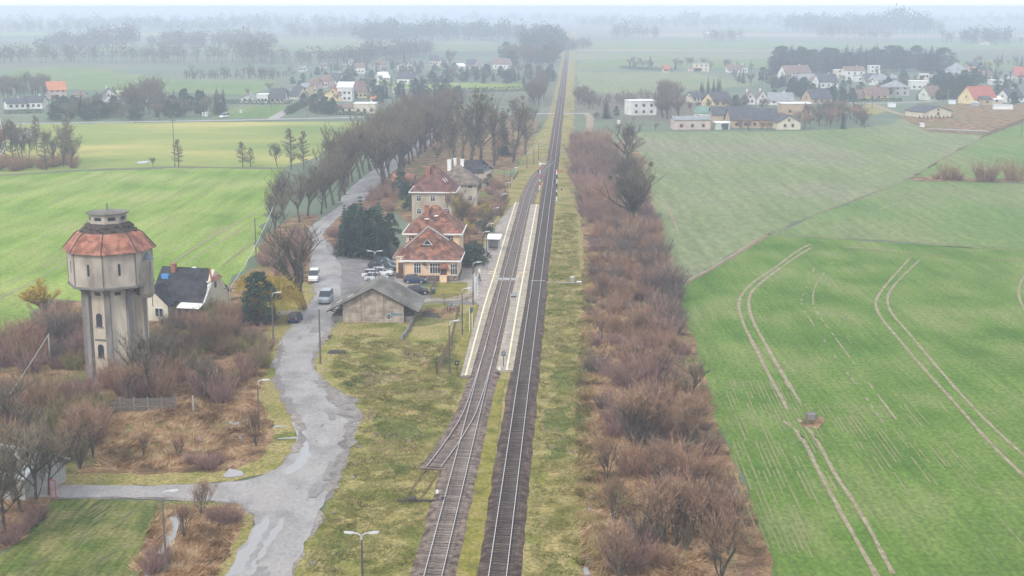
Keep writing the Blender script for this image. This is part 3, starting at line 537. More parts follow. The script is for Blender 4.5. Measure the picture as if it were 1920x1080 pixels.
pole(1017, 212, 176, 'pale pole beside the level crossing', 1, False); pole(1240, 140, 104, 'thin pale mast in front of the far hamlet', 0, False, r=.25); pole(945, 352, 322, 'pole at the near side of the lineside path', 0); pole(957, 350, 318, 'pole at the far side of the lineside path', 0); pole(1433, 175, 142, 'pale pole beside the grey-roofed house', 0, False); pole(1777, 192, 168, 'pale pole behind the new bungalow', 1, False); pole(253, 232, 215, 'short pole beside the main road at the field gate', 0); pole(1635, 205, 165, 'pole at the bend of the village street', 0)
def cable(a, b, sag, label, r=.03, m='lamp'):
    mb = MB(); n = 14; pts = []
    for i in range(n + 1):
        s_ = i / n; pts.append((a[0] + (b[0] - a[0]) * s_, a[1] + (b[1] - a[1]) * s_, a[2] + (b[2] - a[2]) * s_ - sag * 4 * s_ * (1 - s_)))
    mb.tube(pts, [r] * len(pts), 4); tag(mb.build('overhead_cable', M[m]), label, 'cable')
x, y = P(95, 684); x2, y2 = P(-60, 900); cable((x, y, HT(627, y)), (x2, y2, HT(850, y2)), .4, 'white cable slanting down from the cement pole over the scrub', .035)
x, y = P(433, 592); x2, y2 = P(516, 446); cable((x, y, HT(540, y)), (x2, y2, 7), 1.0, 'grey cable from the cement pole to the first avenue tree', .05)

def semaphore(px, pb, pt, label, cols, arms):
    x, y = P(px, pb); h = HT(pt, y); t = thing('semaphore_signal', label, 'railway signal', (x, y, 0), 0, 'semaphore signals')
    mb = MB(); n = 7
    for i in range(n): 
        mb.box(0, 0, .2 + i * (h - .2) / n, .3, .3, (h - .2) / n - .002, 0, i % 2)
    mb.build('mast', [M[cols[0]], M[cols[1]]], t); mb = MB(); mb.box(0, 0, 0, .9, .7, .3); mb.build('foot', M['cement'], t)
    for az, ln, mm in arms:
        mb = MB(); mb.box(ln / 2, -.2, h * az, ln, .06, .28, 0); mb.box(ln, -.2, h * az - .06, .34, .06, .4); mb.build('arm', M[mm], t)
    mb = MB(); mb.box(-.35, -.15, h * .62, .45, .12, .7); mb.box(.0, -.25, h * .4, .3, .3, .3); mb.tube([(.25, -.2, .2), (.25, -.2, h * .8)], [.03, .03], 4); mb.build('spectacle', M['black'], t)
semaphore(1012, 356, 304, 'red and white banded semaphore mast between the diverging lines', ('white', 'red'), ((.93, 1.4, 'white'),))
semaphore(1043.5, 378, 319, 'black and white semaphore mast on the far side of the main line', ('white', 'black'), ((.96, 1.4, 'red'),))
def dwarf(px, py, label, h=1.6, plate='black'):
    x, y = P(px, py, .3); t = thing('shunting_signal', label, 'railway signal', (x, y, 0))
    mb = MB(); mb.tube([(0, 0, 0), (0, 0, h - .2)], [.06, .06], 6); mb.build('post', M['post'], t)
    mb = MB(); mb.box(0, 0, h - .45, .62, .2, .62, 0, 0, .8, 1); mb.build('lantern', M[plate], t); mb = MB(); mb.tube([(0, -.13, h - .12), (0, -.1, h - .12)], [.12, .12], 8); mb.build('disc', M['cement'], t)
dwarf(857, 702, 'small black shunting signal on the grass beside the near platform end', 2.0); dwarf(944, 688, 'small signal standing on the near tip of the island platform', 2.3, 'tin'); 
x, y = P(932, 703); t = thing('point_lever', 'small black point lever with white weight below the island platform', 'point lever', (x, y, 0)); mb = MB(); mb.tube([(0, 0, .1), (.3, 0, .9)], [.05, .05], 5); mb.box(0, 0, .05, .8, .3, .2); mb.build('lever', M['black'], t); mb = MB(); mb.tube([(.3, -.14, .8), (.3, .14, .8)], [.2, .2], 8); mb.build('weight', M['white'], t)
def marker(px, py, label, w_=.5, h_=.8, z=.5, m='cement'):
    x, y = P(px, py); t = thing('trackside_cabinet', label, 'cabinet', (x, y, 0)); mb = MB(); mb.box(0, 0, 0, w_, w_ * .7, h_); mb.build('case', M[m], t); mb = MB(); mb.box(0, 0, h_, w_ * 1.15, w_ * .85, .06, 0, 0, .9, .9); mb.build('lid', M['white'], t)
marker(1073, 530, 'pale grey relay cabinet on the grass beyond the main line', .6, 1.0); marker(1086, 532, 'low pale box at the end of the cable trough', .8, .35); marker(968, 322, 'grey lineside box near the footpath', .8, 1.2); marker(1053, 356, 'dark low box on the verge beyond the far semaphore', .4, .5, m='black'); marker(1085, 398, 'dark low box on the verge by the thicket', .5, .5, m='black'); marker(1052, 288, 'small pale box beside the main line far up the track', .4, 1.2)
a = P(995, 531); b = P(1090, 532); mb = MB(); mb.tube([(a[0], a[1], .42), (P(1022, 531)[0], a[1], .42)], [.09, .09], 4); mb.tube([(P(1024, 531)[0], a[1], .14), (b[0], b[1], .14)], [.09, .09], 4); tag(mb.build('cable_trough', M['cement']), 'grey cable trough crossing the main line to the relay cabinet', 'cable trough')
for px, py, lb in ((1080, 340, 'nearest'), (1060, 300, 'middle'), (1066, 388, 'lowest')):
    pass
# ------------------------------------------------------------------ buildings
def arch(cx, z0, wd, h, n=8):
    return [(cx - wd / 2, z0), (cx + wd / 2, z0)] + [(cx + wd / 2 * math.cos(a), z0 + h - wd / 2 + wd / 2 * math.sin(a)) for a in [math.pi * i / n for i in range(n + 1)]]
def window(parent, x, y, z, wd, h, rz, panes=(2, 2), frame=True, proud=.04):
    """upright window centred x, sill z, on a wall facing local -Y turned by rz"""
    c, q = math.cos(rz), math.sin(rz)
    if frame:
        f = MB(); o = (x, y, z); t_ = .07
        f.box(0, -proud, 0, wd + .16, .08, t_); f.box(0, -proud, h - t_, wd + .16, .08, t_)
        for s_ in (-1, 1): f.box(s_ * (wd / 2 + .04), -proud, t_, .08, .08, h - 2 * t_)
        for i in range(1, panes[0]): f.box(-wd / 2 + wd * i / panes[0], -proud - .005, t_, .06, .07, h - 2 * t_)
        if panes[1] > 1: f.box(0, -proud - .01, h * .62, wd, .07, .06)
        w0 = f.build('window', M['white'], parent, o, rz)
        g_ = MB(); g_.box(0, -.01, t_, wd, .03, h - 2 * t_); g_.build('pane', M['glass'], w0)
        return w0
    g_ = MB(); g_.box(0, -.01, 0, wd, .06, h); return g_.build('window', M['glass'], parent, (x, y, z), rz)
def roof_slab(mb, a, b, c, d, th=.18, mi=0):
    a, b, c, d = map(Vector, (a, b, c, d)); n = (b - a).cross(d - a).normalized()
    if n.z < 0: n = -n
    lo = [tuple(p - n * th) for p in (a, b, c, d)]; mb.hexa(lo, [tuple(p) for p in (a, b, c, d)], mi)
def roof(parent, W, D, he, hr, m, kind='gable', over=.45, x0=0, y0=0, th=.18, trim=None, hip=None):
    mb = MB(); a, b = W / 2 + over, D / 2 + over; sl = (hr - he) / (D / 2); ze = he - over * sl
    if kind == 'gable':
        roof_slab(mb, (x0 - a, y0 - b, ze), (x0 + a, y0 - b, ze), (x0 + a, y0, hr), (x0 - a, y0, hr), th); roof_slab(mb, (x0 + a, y0 + b, ze), (x0 - a, y0 + b, ze), (x0 - a, y0 - .002, hr + .002), (x0 + a, y0 - .002, hr + .002), th)
    elif kind == 'hip':
        r = max(0, W / 2 - D / 2) if hip is None else hip
        E_ = [(x0 - a, y0 - b, ze), (x0 + a, y0 - b, ze), (x0 + a, y0 + b, ze), (x0 - a, y0 + b, ze)]; P0, P1 = (x0 - r, y0, hr), (x0 + r, y0, hr)
        if r > 0: mb.face([E_[0], E_[1], P1, P0]); mb.face([E_[2], E_[3], P0, P1])
        else: mb.face([E_[0], E_[1], P1]); mb.face([E_[2], E_[3], P0])
        mb.face([E_[1], E_[2], P1]); mb.face([E_[3], E_[0], P0]); mb.face([(p[0], p[1], p[2] - th) for p in E_][::-1])
        for i in range(4):
            p, q = E_[i], E_[(i + 1) % 4]; mb.face([(p[0], p[1], p[2] - th), (q[0], q[1], q[2] - th), q, p])
    elif kind == 'flat': mb.box(x0, y0, he, W + 2 * over, D + 2 * over, .3)
    elif kind == 'mono': roof_slab(mb, (x0 - a, y0 - b, he), (x0 + a, y0 - b, he), (x0 + a, y0 + b, hr), (x0 - a, y0 + b, hr), th)
    ro = mb.build('roof', m, parent)
    if trim:
        mb = MB(); z = ze - th
        mb.box(x0, y0 - b - .06, z - .05, 2 * a + .24, .14, .26); mb.box(x0, y0 + b + .06, z - .05, 2 * a + .24, .14, .26); mb.box(x0 - a - .06, y0, z - .048, .14, 2 * b - .02, .256); mb.box(x0 + a + .06, y0, z - .048, .14, 2 * b - .02, .256); mb.build('gutter', trim, ro)
    return ro
def walls(parent, W, D, he, hr, m, kind='gable', x0=0, y0=0, name='wall', zb=0):
    mb = MB(); a, b = W / 2, D / 2
    if kind == 'gable':
        hr2, he2 = hr - .2, he - .12
        mb.hexa([(x0 - a, y0 - b, zb), (x0 - a, y0 + b, zb), (x0 - a, y0 + b, he2), (x0 - a, y0, hr2), (x0 - a, y0 - b, he2)], [(x0 + a, y0 - b, zb), (x0 + a, y0 + b, zb), (x0 + a, y0 + b, he2), (x0 + a, y0, hr2), (x0 + a, y0 - b, he2)])
    else: mb.box(x0, y0, zb, W, D, (he if kind != 'mono' else he - .1) - zb - (.02 if kind == 'flat' else .1))
    return mb.build(name, m, parent)
def chimney(ro, x, y, z0, h, m, s_=.6):
    mb = MB(); mb.box(x, y, z0, s_, s_, h); mb.box(x, y, z0 + h, s_ + .14, s_ + .14, .12); return mb.build('chimney', m, ro)
BRICK = flat('brick_red', (.30, .12, .08), .9)
# water tower --------------------------------------------------------------
tx, ty = -741 * 177 / 2560, 173.6
tx = P(216, 705)[0]; ty = 174.0
T = thing('water_tower', 'disused octagonal water tower of grey render under a broken red tiled roof', 'water tower', (tx, ty, 0))
A0 = R(6)
mb = MB(); mb.ring(3.55, 0, 3.55, 12.4, 8, A0); mb.build('shaft', M['shaft'], T)
for k in range(8):
    g_ = A0 + k * math.pi / 4; mb = MB()
    mb.box(3.5 * math.sin(g_), -3.5 * math.cos(g_), 0, .75, .75, 11.3, g_ ); mb.hexa([(3.5 * math.sin(g_) + dx * math.cos(g_) + dr * math.sin(g_), -3.5 * math.cos(g_) + dx * math.sin(g_) - dr * math.cos(g_), 11.302) for dx, dr in ((-.32, .36), (.32, .36), (.32, -.2), (-.32, -.2))], [(3.5 * math.sin(g_) + dx * math.cos(g_) + dr * math.sin(g_), -3.5 * math.cos(g_) + dx * math.sin(g_) - dr * math.cos(g_), 12.25) for dx, dr in ((-.32, 1.35), (.32, 1.35), (.32, -.2), (-.32, -.2))]); mb.build('pilaster', M['concrete'], T)
mb = MB(); mb.ring(3.3, 12.0, 5.55, 12.35, 8, A0); mb.ring(5.55, 12.35, 5.55, 12.6, 8, A0); mb.ring(5.55, 12.6, 5.38, 12.65, 8, A0); mb.build('cornice', M['concrete'], T)
mb = MB(); mb.ring(5.38, 12.6, 5.38, 17.25, 8, A0); mb.build('tank', M['plaster'], T)
for k in range(8):
    g_ = A0 + k * math.pi / 4; mb = MB(); mb.box(5.37 * math.sin(g_), -5.37 * math.cos(g_), 12.62, .16, .1, 4.5, g_); mb.build('corner_strip', M['concrete'], T)
# tiled roof, missing tiles below the lantern
mb = MB(); prof = [(5.95, 16.95), (5.1, 17.95), (4.35, 18.85), (3.75, 19.25)]
for (r0, z0), (r1, z1) in zip(prof, prof[1:]):
    for k in range(8):
        a_, b2 = A0 + k * math.pi / 4, A0 + (k + 1) * math.pi / 4; n = 6
        for j in range(n):
            def pt(r, z, s_):
                p = Vector((r * math.sin(a_), -r * math.cos(a_), z)).lerp(Vector((r * math.sin(b2), -r * math.cos(b2), z)), s_)
                if r == 5.95: p.z += RG.uniform(-.10, .06) if 0 < s_ < 1 else 0
                return p
            mb.face([pt(r0, z0, j / n), pt(r0, z0, (j + 1) / n), pt(r1, z1, (j + 1) / n), pt(r1, z1, j / n)])
rf = mb.build('roof', M['redtile'], T)
mb = MB()
for k in range(8):
    g_ = A0 + k * math.pi / 4; mb.tube([(r * math.sin(g_), -r * math.cos(g_), z + .05) for r, z in prof], [.07] * 4, 4)
mb.build('ridge_tiles', M['darkwood'], rf)
mb = MB(); mb.ring(3.78, 19.22, 2.5, 20.35, 8, A0); mb.ring(5.94, 16.93, 5.3, 17.1, 8, A0)
for _ in range(70):
    g_ = RG.uniform(0, 6.28); r = RG.uniform(2.7, 3.7); mb.box(r * math.sin(g_), -r * math.cos(g_), 20.25 - (r - 2.5) * .88, RG.uniform(.2, .6), RG.uniform(.1, .3), .12, g_ + RG.uniform(-.5, .5))
mb.build('bare_battens', M['darkwood'], rf)
mb = MB(); mb.ring(2.42, 20.0, 2.42, 21.5, 8, A0); mb.build('lantern', M['plaster'], T)
mb = MB(); mb.ring(2.42, 21.45, 2.75, 21.5, 8, A0); mb.ring(2.75, 21.5, 2.75, 21.64, 8, A0); mb.ring(2.75, 21.64, 0, 21.85, 8, A0); mb.tube([(0, 0, 21.8), (0, 0, 22.75)], [.1, .08], 6); mb.build('lantern_roof', M['felt'], T)
ap = 2.42 * math.cos(math.pi / 8)
for k in range(8):
    g_ = A0 + (k + .5) * math.pi / 4
    mb = MB(); mb.box(0, -.01, 0, .95, .06, .42); mb.build('lantern_window', M['glass'], T, (ap * math.sin(g_), -ap * math.cos(g_), 20.75), g_)
ap = 5.38 * math.cos(math.pi / 8)
for k in range(8):
    g_ = A0 + (k + .5) * math.pi / 4
    mb = MB(); mb.box(0, -.01, 0, .3, .06, 1.5); mb.build('slit_window', M['glass'], T, (ap * math.sin(g_), -ap * math.cos(g_), 14.1), g_)
ap = 3.55 * math.cos(math.pi / 8)
for k in range(8):
    g_ = A0 + (k + .5) * math.pi / 4; c_ = (ap * math.sin(g_), -ap * math.cos(g_))
    mb = MB(); mb.box(0, -.01, 0, .8, .06, .45); mb.build('vent_window', M['glass'], T, (*c_, 11.25), g_)
    if k in (7, 3):
        for z in (7.2, 3.1):
            mb = MB(); pr = arch(0, 0, .85, 1.75); mb.hexa([(x, .02, z_) for x, z_ in pr], [(x, -.05, z_) for x, z_ in pr]); mb.build('arched_window', M['glass'], T, (*c_, z), g_)
            mb = MB(); mb.box(0, -.06, -.14, 1.1, .14, .12); mb.build('window_sill', M['concrete'], T, (*c_, z), g_)
        mb = MB(); mb.box(0, -.03, 5.3, 1.6, .08, .25); mb.build('band', M['concrete'], T, (*c_, 0), g_)
# stair turret hung on the right flank
g_ = R(82); cx, cy = 4.75 * math.sin(g_), -4.75 * math.cos(g_)
mb = MB(); mb.ring(1.05, 11.2, 1.05, 15.7, 12, 0, 0, cx, cy); mb.ring(.75, 10.6, 1.05, 11.2, 12, 0, 0, cx, cy); mb.ring(0, 10.4, .75, 10.6, 12, 0, 0, cx, cy); mb.build('stair_turret', M['plaster'], T)
mb = MB(); mb.ring(1.2, 15.66, .6, 16.2, 12, 0, 0, cx, cy); mb.ring(.6, 16.2, 0, 16.8, 12, 0, 0, cx, cy); mb.ring(1.05, 15.68, 1.2, 15.66, 12, 0, 0, cx, cy); mb.build('turret_roof', M['tin'], T)
mb = MB(); mb.box(3.75, -.2, 0, 1.3, 1.5, 10.9); mb.build('stair_shaft', M['shaft'], T)
mb = MB(); mb.box(4.45, -1.0, 0, .3, .5, 10.8); mb.tube([(cx + .9, cy - .8, 9.5), (cx + .9, cy - .8, 15.4)], [.07, .07], 5); mb.build('downpipe', M['concrete'], T)
mb = MB(); mb.ring(3.9, 0, 3.9, .7, 8, A0); mb.ring(3.9, .7, 3.5, .75, 8, A0); mb.build('plinth', M['concrete'], T)

# goods shed ----------------------------------------------------------------
sx, sy = P(700, 605); sx += .0
G = thing('goods_shed', 'grey-roofed goods shed of bare concrete blocks with graffiti on its end wall', 'shed', (sx, sy, 0), -.05)
Wd, Dp, he, hr = 9.4, 9.5, 2.9, 5.35
mb = MB(); pr = [(-Wd / 2, 0), (Wd / 2, 0), (Wd / 2, he), (0, hr), (-Wd / 2, he)]
mb.hexa([(x, 0, z) for x, z in pr], [(x, Dp, z) for x, z in pr]); mb.build('wall', M['blocks'], G)
mb = MB(); ov = 2.35; zl = he - ov * (hr - he) / (Wd / 2)
for s_ in (-1, 1):
    roof_slab(mb, (s_ * (Wd / 2 + ov), -.7, zl + .22), (0, -.7, hr + .22 + .002 * s_), (0, Dp + .5, hr + .22 + .002 * s_), (s_ * (Wd / 2 + ov), Dp + .5, zl + .22), .14)
rf = mb.build('roof', M['felt'], G)
mb = MB()
for s_ in (-1, 1): mb.tube([(s_ * (Wd / 2 + ov), -.72, zl + .12), (0, -.72, hr + .12)], [.09, .09], 4)
mb.build('barge_board', M['darkwood'], rf)
for a_, y_ in ((-3.3, 2.0), (-5.2, 2.4)):
    z_ = hr + .26 - abs(a_) * (hr - he) / (Wd / 2); mb = MB(); mb.hexa([(a_, y_, z_ + .02), (a_ - .9, y_, z_ - .45), (a_ - .9, y_ + .35, z_ - .45), (a_, y_ + .35, z_ + .02)], [(a_, y_, z_ + .06), (a_ - .9, y_, z_ - .41), (a_ - .9, y_ + .35, z_ - .41), (a_, y_ + .35, z_ + .06)]); mb.build('rooflight', M['white'], rf)
for s_ in (-1, 1):
    for yy in (.3, Dp / 2, Dp - .3):
        mb = MB(); mb.tube([(s_ * Wd / 2, yy, 1.2), (s_ * (Wd / 2 + ov * .85), yy, zl + .12)], [.08, .08], 4); mb.tube([(s_ * Wd / 2, yy, zl + .35), (s_ * (Wd / 2 + ov * .9), yy, zl + .2)], [.08, .08], 4); mb.build('bracket', M['darkwood'], G)
for x_ in (-1.85, 1.65):
    mb = MB(); mb.box(x_, -.03, 0, .1, .05, he + (Wd / 2 - abs(x_)) * (hr - he) / (Wd / 2) - .05); mb.build('rusty_seam', flat('rust_seam', (.30, .15, .08), .9), G)
for zc_, yy in ((1.3, 2.5), (1.3, 6.5)):
    mb = MB(); mb.box(Wd / 2 + .03, yy, .1, .08, 2.6, 2.4); mb.build('door', M['door'], G)
mb = MB(); mb.box(-Wd / 2 - .9, Dp / 2, 0, 1.8, Dp - 1, .9); mb.build('loading_dock', M['concrete'], G); mb = MB(); mb.box(Wd / 2 + .7, Dp / 2, 0, 1.4, Dp - 1, .9); mb.build('loading_dock', M['concrete'], G)
sh = [(-.42, .0), (-.40, -.6), (0, -1.0), (.40, -.6), (.42, 0), (0, .10)]
mb = MB(); mb.hexa([(2.4 + x, -.01, 1.55 + z) for x, z in sh], [(2.4 + x, -.03, 1.55 + z) for x, z in sh]); g1 = mb.build('graffiti_shield', M['tin'], G)
mb = MB(); mb.hexa([(2.4 + x * .78, -.03, 1.5 + z * .78) for x, z in sh], [(2.4 + x * .78, -.04, 1.5 + z * .78) for x, z in sh]); mb.build('shield_field', M['cement'], g1)
mb = MB()
for p, q in (((-.15, -.5), (.02, 0)), ((.15, -.5), (.02, 0)), ((-.1, -.32), (.12, -.32)), ((-.2, -.5), (0, -.62)), ((.2, -.5), (0, -.62))): mb.tube([(2.4 + p[0], -.05, 1.45 + p[1]), (2.4 + q[0], -.05, 1.45 + q[1])], [.05, .05], 4)
mb.build('shield_mark', M['black'], g1)
mb = MB(); xx = 2.95
for k in range(9):
    mb.tube([(xx, -.03, 1.2 + RG.uniform(-.1, .05)), (xx + .06, -.03, 1.5 + RG.uniform(-.1, .1)), (xx + .14, -.03, 1.25), (xx + .17, -.03, 1.48)], [.035] * 4, 4); xx += .17
mb.build('graffiti_scrawl', M['cyan'], G)
# ruined loading bank behind shed to the right
t = thing('loading_bank', 'crumbling stone edge wall of the old loading bank below the shed', 'wall', (*P(752, 636), 0), 0)
ox, oy = P(752, 636); mb = MB(); pts = [P(772, 602), P(768, 612), P(760, 628), P(751, 638)]
for a, b in zip(pts, pts[1:]): mb.hexa([(a[0] - ox, a[1] - oy, 0), (b[0] - ox, b[1] - oy, 0), (b[0] - ox + .35, b[1] - oy, 0), (a[0] - ox + .35, a[1] - oy, 0)], [(a[0] - ox, a[1] - oy, .7), (b[0] - ox, b[1] - oy, .6), (b[0] - ox + .3, b[1] - oy, .6), (a[0] - ox + .3, a[1] - oy, .7)])
mb.build('wall', M['concrete'], t)
for px, lb in (([(620, 657), (648, 657), (650, 664), (618, 664)], 'a'), ([(792, 585), (824, 588), (826, 598), (790, 594)], 'b'), ([(614, 630), (622, 629), (623, 635), (614, 636)], 'c')):
    sheet('dark_patch', px, .07, flat('very_dark_brown', (.035, .03, .022), .9), .3, 1)  # flat, very dark brown sheets laid on the ground, no depth modelled

# station building -------------------------------------------------------------
bx, by = P(808, 528); B = thing('station_building', 'ochre station building with a dark stone plinth and patched red tiled roofs', 'station building', (bx, by, 0), -HEAD * .9)
W1 = 9.6; e1 = 4.15
mb = MB(); mb.box(0, 4.0, 1.1, W1, 8.0, e1 - 1.1); mb.box(-W1 / 2 - .8, 5.2, 1.1, 1.6, 5.6, e1 - 1.2); mb.build('wall', M['ochre'], B)
mb = MB(); mb.box(0, 3.99, 0, W1 + .12, 8.1, 1.1); mb.box(-W1 / 2 - .85, 5.2, 0, 1.68, 5.66, 1.1); mb.build('plinth', M['stone'], B)
ra = roof(B, W1, 8.0, e1, 6.5, M['oldtile'], 'hip', .5, 0, 4.0, trim=M['white'], hip=1.75)
# the broad gable roof behind it, ridge along Y
mb = MB(); a_ = W1 / 2 + .5; zr = 8.9
mb.face([(-W1 / 2 - 2.1, 2.4, e1 - .2), (-.9, 5.6, zr), (-.9, 10, zr), (-W1 / 2 - 2.1, 10, e1 - .2)][::-1]); mb.face([(W1 / 2 + .45, 2.6, e1 - .1), (W1 / 2 + .45, 10, e1 - .1), (-.9, 10, zr), (-.9, 5.6, zr)][::1])
mb.face([(-W1 / 2 - 2.1, 2.4, e1 - .2), (W1 / 2 + .45, 2.6, e1 - .1), (-.9, 5.6, zr)])
mb.face([(-W1 / 2 - 2.1, 2.4, e1 - .35), (-W1 / 2 - 2.1, 10, e1 - .35), (-W1 / 2 - 2.1, 10, e1 - .2), (-W1 / 2 - 2.1, 2.4, e1 - .2)])
rb = mb.build('gable_roof', M['oldtile'], B)
mb = MB(); mb.box(-W1 / 2 - 1.0, 2.32, e1 - .5, 2.4, .15, .28); mb.box(-W1 / 2 - 2.14, 6.2, e1 - .5, .15, 7.6, .28); mb.tube([(-.9, 5.6, zr), (2.9, 4.0, 6.75)], [.14, .14], 4); mb.tube([(-.9, 5.6, zr + .03), (-5.0, 3.2, 5.4)], [.10, .10], 4); mb.build('gutter', M['cement'], rb)
# gablet with triangular window
mb = MB(); mb.hexa([(-1.9, 2.7, 6.05), (.3, 2.7, 6.05), (-.8, 2.7, 7.35)], [(-1.9, 3.9, 6.05), (.3, 3.9, 6.05), (-.8, 4.6, 7.35)]); d_ = mb.build('dormer', M['white'], ra)
mb = MB(); mb.hexa([(-1.45, 2.64, 6.2), (-.15, 2.64, 6.2), (-.8, 2.64, 6.98)], [(-1.45, 2.7, 6.2), (-.15, 2.7, 6.2), (-.8, 2.7, 6.98)]); mb.build('dormer_window', M['glass'], d_)
mb = MB(); roof_slab(mb, (-2.1, 2.5, 5.95), (-.8, 2.5, 7.45), (-.8, 5.0, 7.45), (-2.1, 5.0, 5.95), .12); roof_slab(mb, (.5, 2.5, 5.95), (-.8, 2.5, 7.451), (-.8, 5.0, 7.451), (.5, 5.0, 5.95), .12); mb.build('dormer_roof', M['oldtile'], d_)
# rear two-storey block
W2, D2, y2 = 9.7, 10.0, 14.6; xb = -.55
mb = MB(); mb.box(xb, y2, 0, W2, D2, 7.4); mb.build('rear_block', M['ochre'], B)
rc = roof(B, W2, D2, 7.5, 11.6, M['oldtile'], 'hip', .55, xb, y2, trim=M['white'], hip=.25)
chimney(rc, xb - 1.3, y2 - 2.2, 9.6, 2.1, BRICK, .75); mb = MB(); mb.box(xb + .5, y2 - 2.7, 9.85, .7, .8, .12); mb.build('skylight', M['white'], rc)
mb = MB(); mb.box(xb - 1.2, y2 - 3.1, 9.3, .8, .4, .18); mb.build('chimney_flashing', M['white'], rc)
for x_ in (-3.9, -2.7, 3.3): window(B, xb + x_, y2 - D2 / 2, 5.3, .9, 1.3, 0)
for y_ in (-3, 0, 3): window(B, xb + W2 / 2, y2 + y_, 5.0, 1.0, 1.4, R(90)); window(B, xb + W2 / 2, y2 + y_, 1.7, 1.0, 1.5, R(90))
for y_ in (2, 5.5): window(B, W1 / 2, y_, 1.5, 1.0, 1.7, R(90))
window(B, -2.35, 0, 1.45, 1.15, 1.9, 0, (3, 2)); window(B, .75, 0, 1.45, 1.75, 1.9, 0, (4, 2)); window(B, 5.2 - .95 * 1.2, 0, 1.25, 1.15, 1.95, 0, (3, 2))
mb = MB(); mb.box(2.25, -.03, 1.2, 1.1, .06, 1.25); mb.build('door', M['door'], B)
mb = MB(); mb.box(2.25, -.5, 0, 1.25, 1.0, 1.1); mb.box(2.25, -.02, 1.1, 1.5, .1, .1); mb.build('porch_base', M['ochre'], B)
mb = MB(); mb.hexa([(1.35, -.95, 2.55), (3.15, -.95, 2.55), (3.15, 0, 2.55), (1.35, 0, 2.55)], [(1.85, -.4, 3.2), (2.65, -.4, 3.2), (2.65, 0, 3.25), (1.85, 0, 3.25)]); po = mb.build('porch_roof', M['redtile'], B)
mb = MB(); mb.tube([(1.45, -.05, 1.9), (1.45, -.8, 2.55)], [.05, .05], 4); mb.tube([(3.05, -.05, 1.9), (3.05, -.8, 2.55)], [.05, .05], 4); mb.build('brackets', M['darkwood'], po)
mb = MB(); mb.box(-W1 / 2 - .75, 2.36, .3, .95, .08, 2.6); mb.build('side_door', M['door'], B)
mb = MB(); mb.box(-1.0, -.12, 3.0, .9, .1, .13); mb.box(-1.0, -.14, 2.75, .16, .1, .85); mb.tube([(-1.3, -.1, 3.1), (-1.3, -.5, 3.4)], [.06, .12], 6); mb.build('loudspeaker_bracket', M['darkwood'], B)
mb = MB(); mb.box(3.4, -.04, 3.45, 2.6, .08, .16); mb.build('brick_band', BRICK, B)
for x_ in (-W1 / 2 + .15, 1.62, W1 / 2 - .15): mb = MB(); mb.tube([(x_, -.08, .1), (x_, -.08, e1 - .3)], [.06, .06], 5); mb.build('downpipe', M['cement'], B)

# three houses behind ------------------------------------------------------------
def villa(px, pb, W, D, he, hr, wall_m, roof_m, label, rz=-HEAD, trim=None, chim=(), over=.5, wins=True, hip=.4, dy=0):
    x, y = P(px, pb); t = thing('house', label, 'house', (x, y, 0), rz)
    walls(t, W, D, he, hr, wall_m, 'hip', 0, D / 2); r = roof(t, W, D, he, hr, roof_m, 'hip', over, 0, D / 2, trim=trim, hip=hip)
    for (cx_, cy_, z_, h_, s_, m_) in chim: chimney(r, cx_, cy_, z_, h_, m_, s_)
    if wins:
        for f in range(1 if he < 5.5 else 2):
            for i in range(3): window(t, -W / 3 + i * W / 3, 0, 1.3 + f * 2.9, .95, 1.3, 0); window(t, W / 2, D * (.2 + i * .3), 1.3 + f * 2.9, .95, 1.3, R(90))
    return t, r
t, r = villa(812, 412, 9.6, 10, 6.9, 12.0, M['plaster2'], M['brntile'], 'tall tan house with a dark brown hipped roof and white gutters behind the station', trim=M['white'], chim=((-1.4, 3.2, 9.3, 2.2, .95, BRICK),), hip=.3)
mb = MB()
for k in range(2): mb.tube([(2.2 + k * .45, 1.4 + k * .25, 9.2 + k * .2), (2.9 + k * .4, .95 + k * .1, 8.45 + k * .25)], [.06, .06], 4)
mb.build('snow_guard', M['white'], r)
t, r = villa(857, 386, 9.6, 10, 5.6, 9.6, M['plaster2'], M['greytile'], 'tan house with a grey-brown hipped roof and three white chimneys', chim=((-2.2, 4.6, 8.0, 2.6, .95, M['white']), (-.9, 5.6, 9.0, 1.9, .7, M['white']), (.9, 5.2, 9.0, 1.7, .8, M['white'])), hip=.3)
x, y = P(893, 352); t = thing('ruined_house', 'ruined brick house with a collapsed charred roof at the wood edge', 'house', (x, y, 0), -HEAD)
walls(t, 7.5, 8, 4.2, 4.2, M['plaster2'], 'hip', 0, 4); mb = MB()
roof_slab(mb, (-4.2, -.4, 4.1), (2.0, -.4, 4.1), (1.4, 4, 7.2), (-3.2, 4, 6.9), .2); roof_slab(mb, (-4.2, 8.4, 4.1), (4.2, 8.4, 4.1), (1.4, 4.01, 7.2), (-3.2, 4.01, 6.9), .2); mb.build('roof', M['blacktile'], t)
mb = MB()
for _ in range(26): mb.tube([(RG.uniform(-1, 4), RG.uniform(-.3, 5), RG.uniform(4.1, 5.5)), (RG.uniform(-1, 4), RG.uniform(0, 6), RG.uniform(4.3, 6.8))], [.09, .07], 4)
mb.build('fallen_rafters', M['tin'], t); window(t, 2.4, 0, 1.2, .9, 1.3, 0, frame=False)
x, y = P(756, 356); t = thing('outbuilding', 'small brick outbuilding with a red tiled lean-to roof behind the avenue', 'shed', (x, y, 0), -HEAD)
walls(t, 5.4, 4.5, 2.4, 4.0, BRICK, 'gable', 0, 2.2); roof(t, 5.4, 4.5, 2.4, 4.1, M['redtile'], 'gable', .3, 0, 2.2); mb = MB(); mb.box(-.3, -.04, 0, 3.0, .06, 2.1); mb.build('door', M['tin'], t)
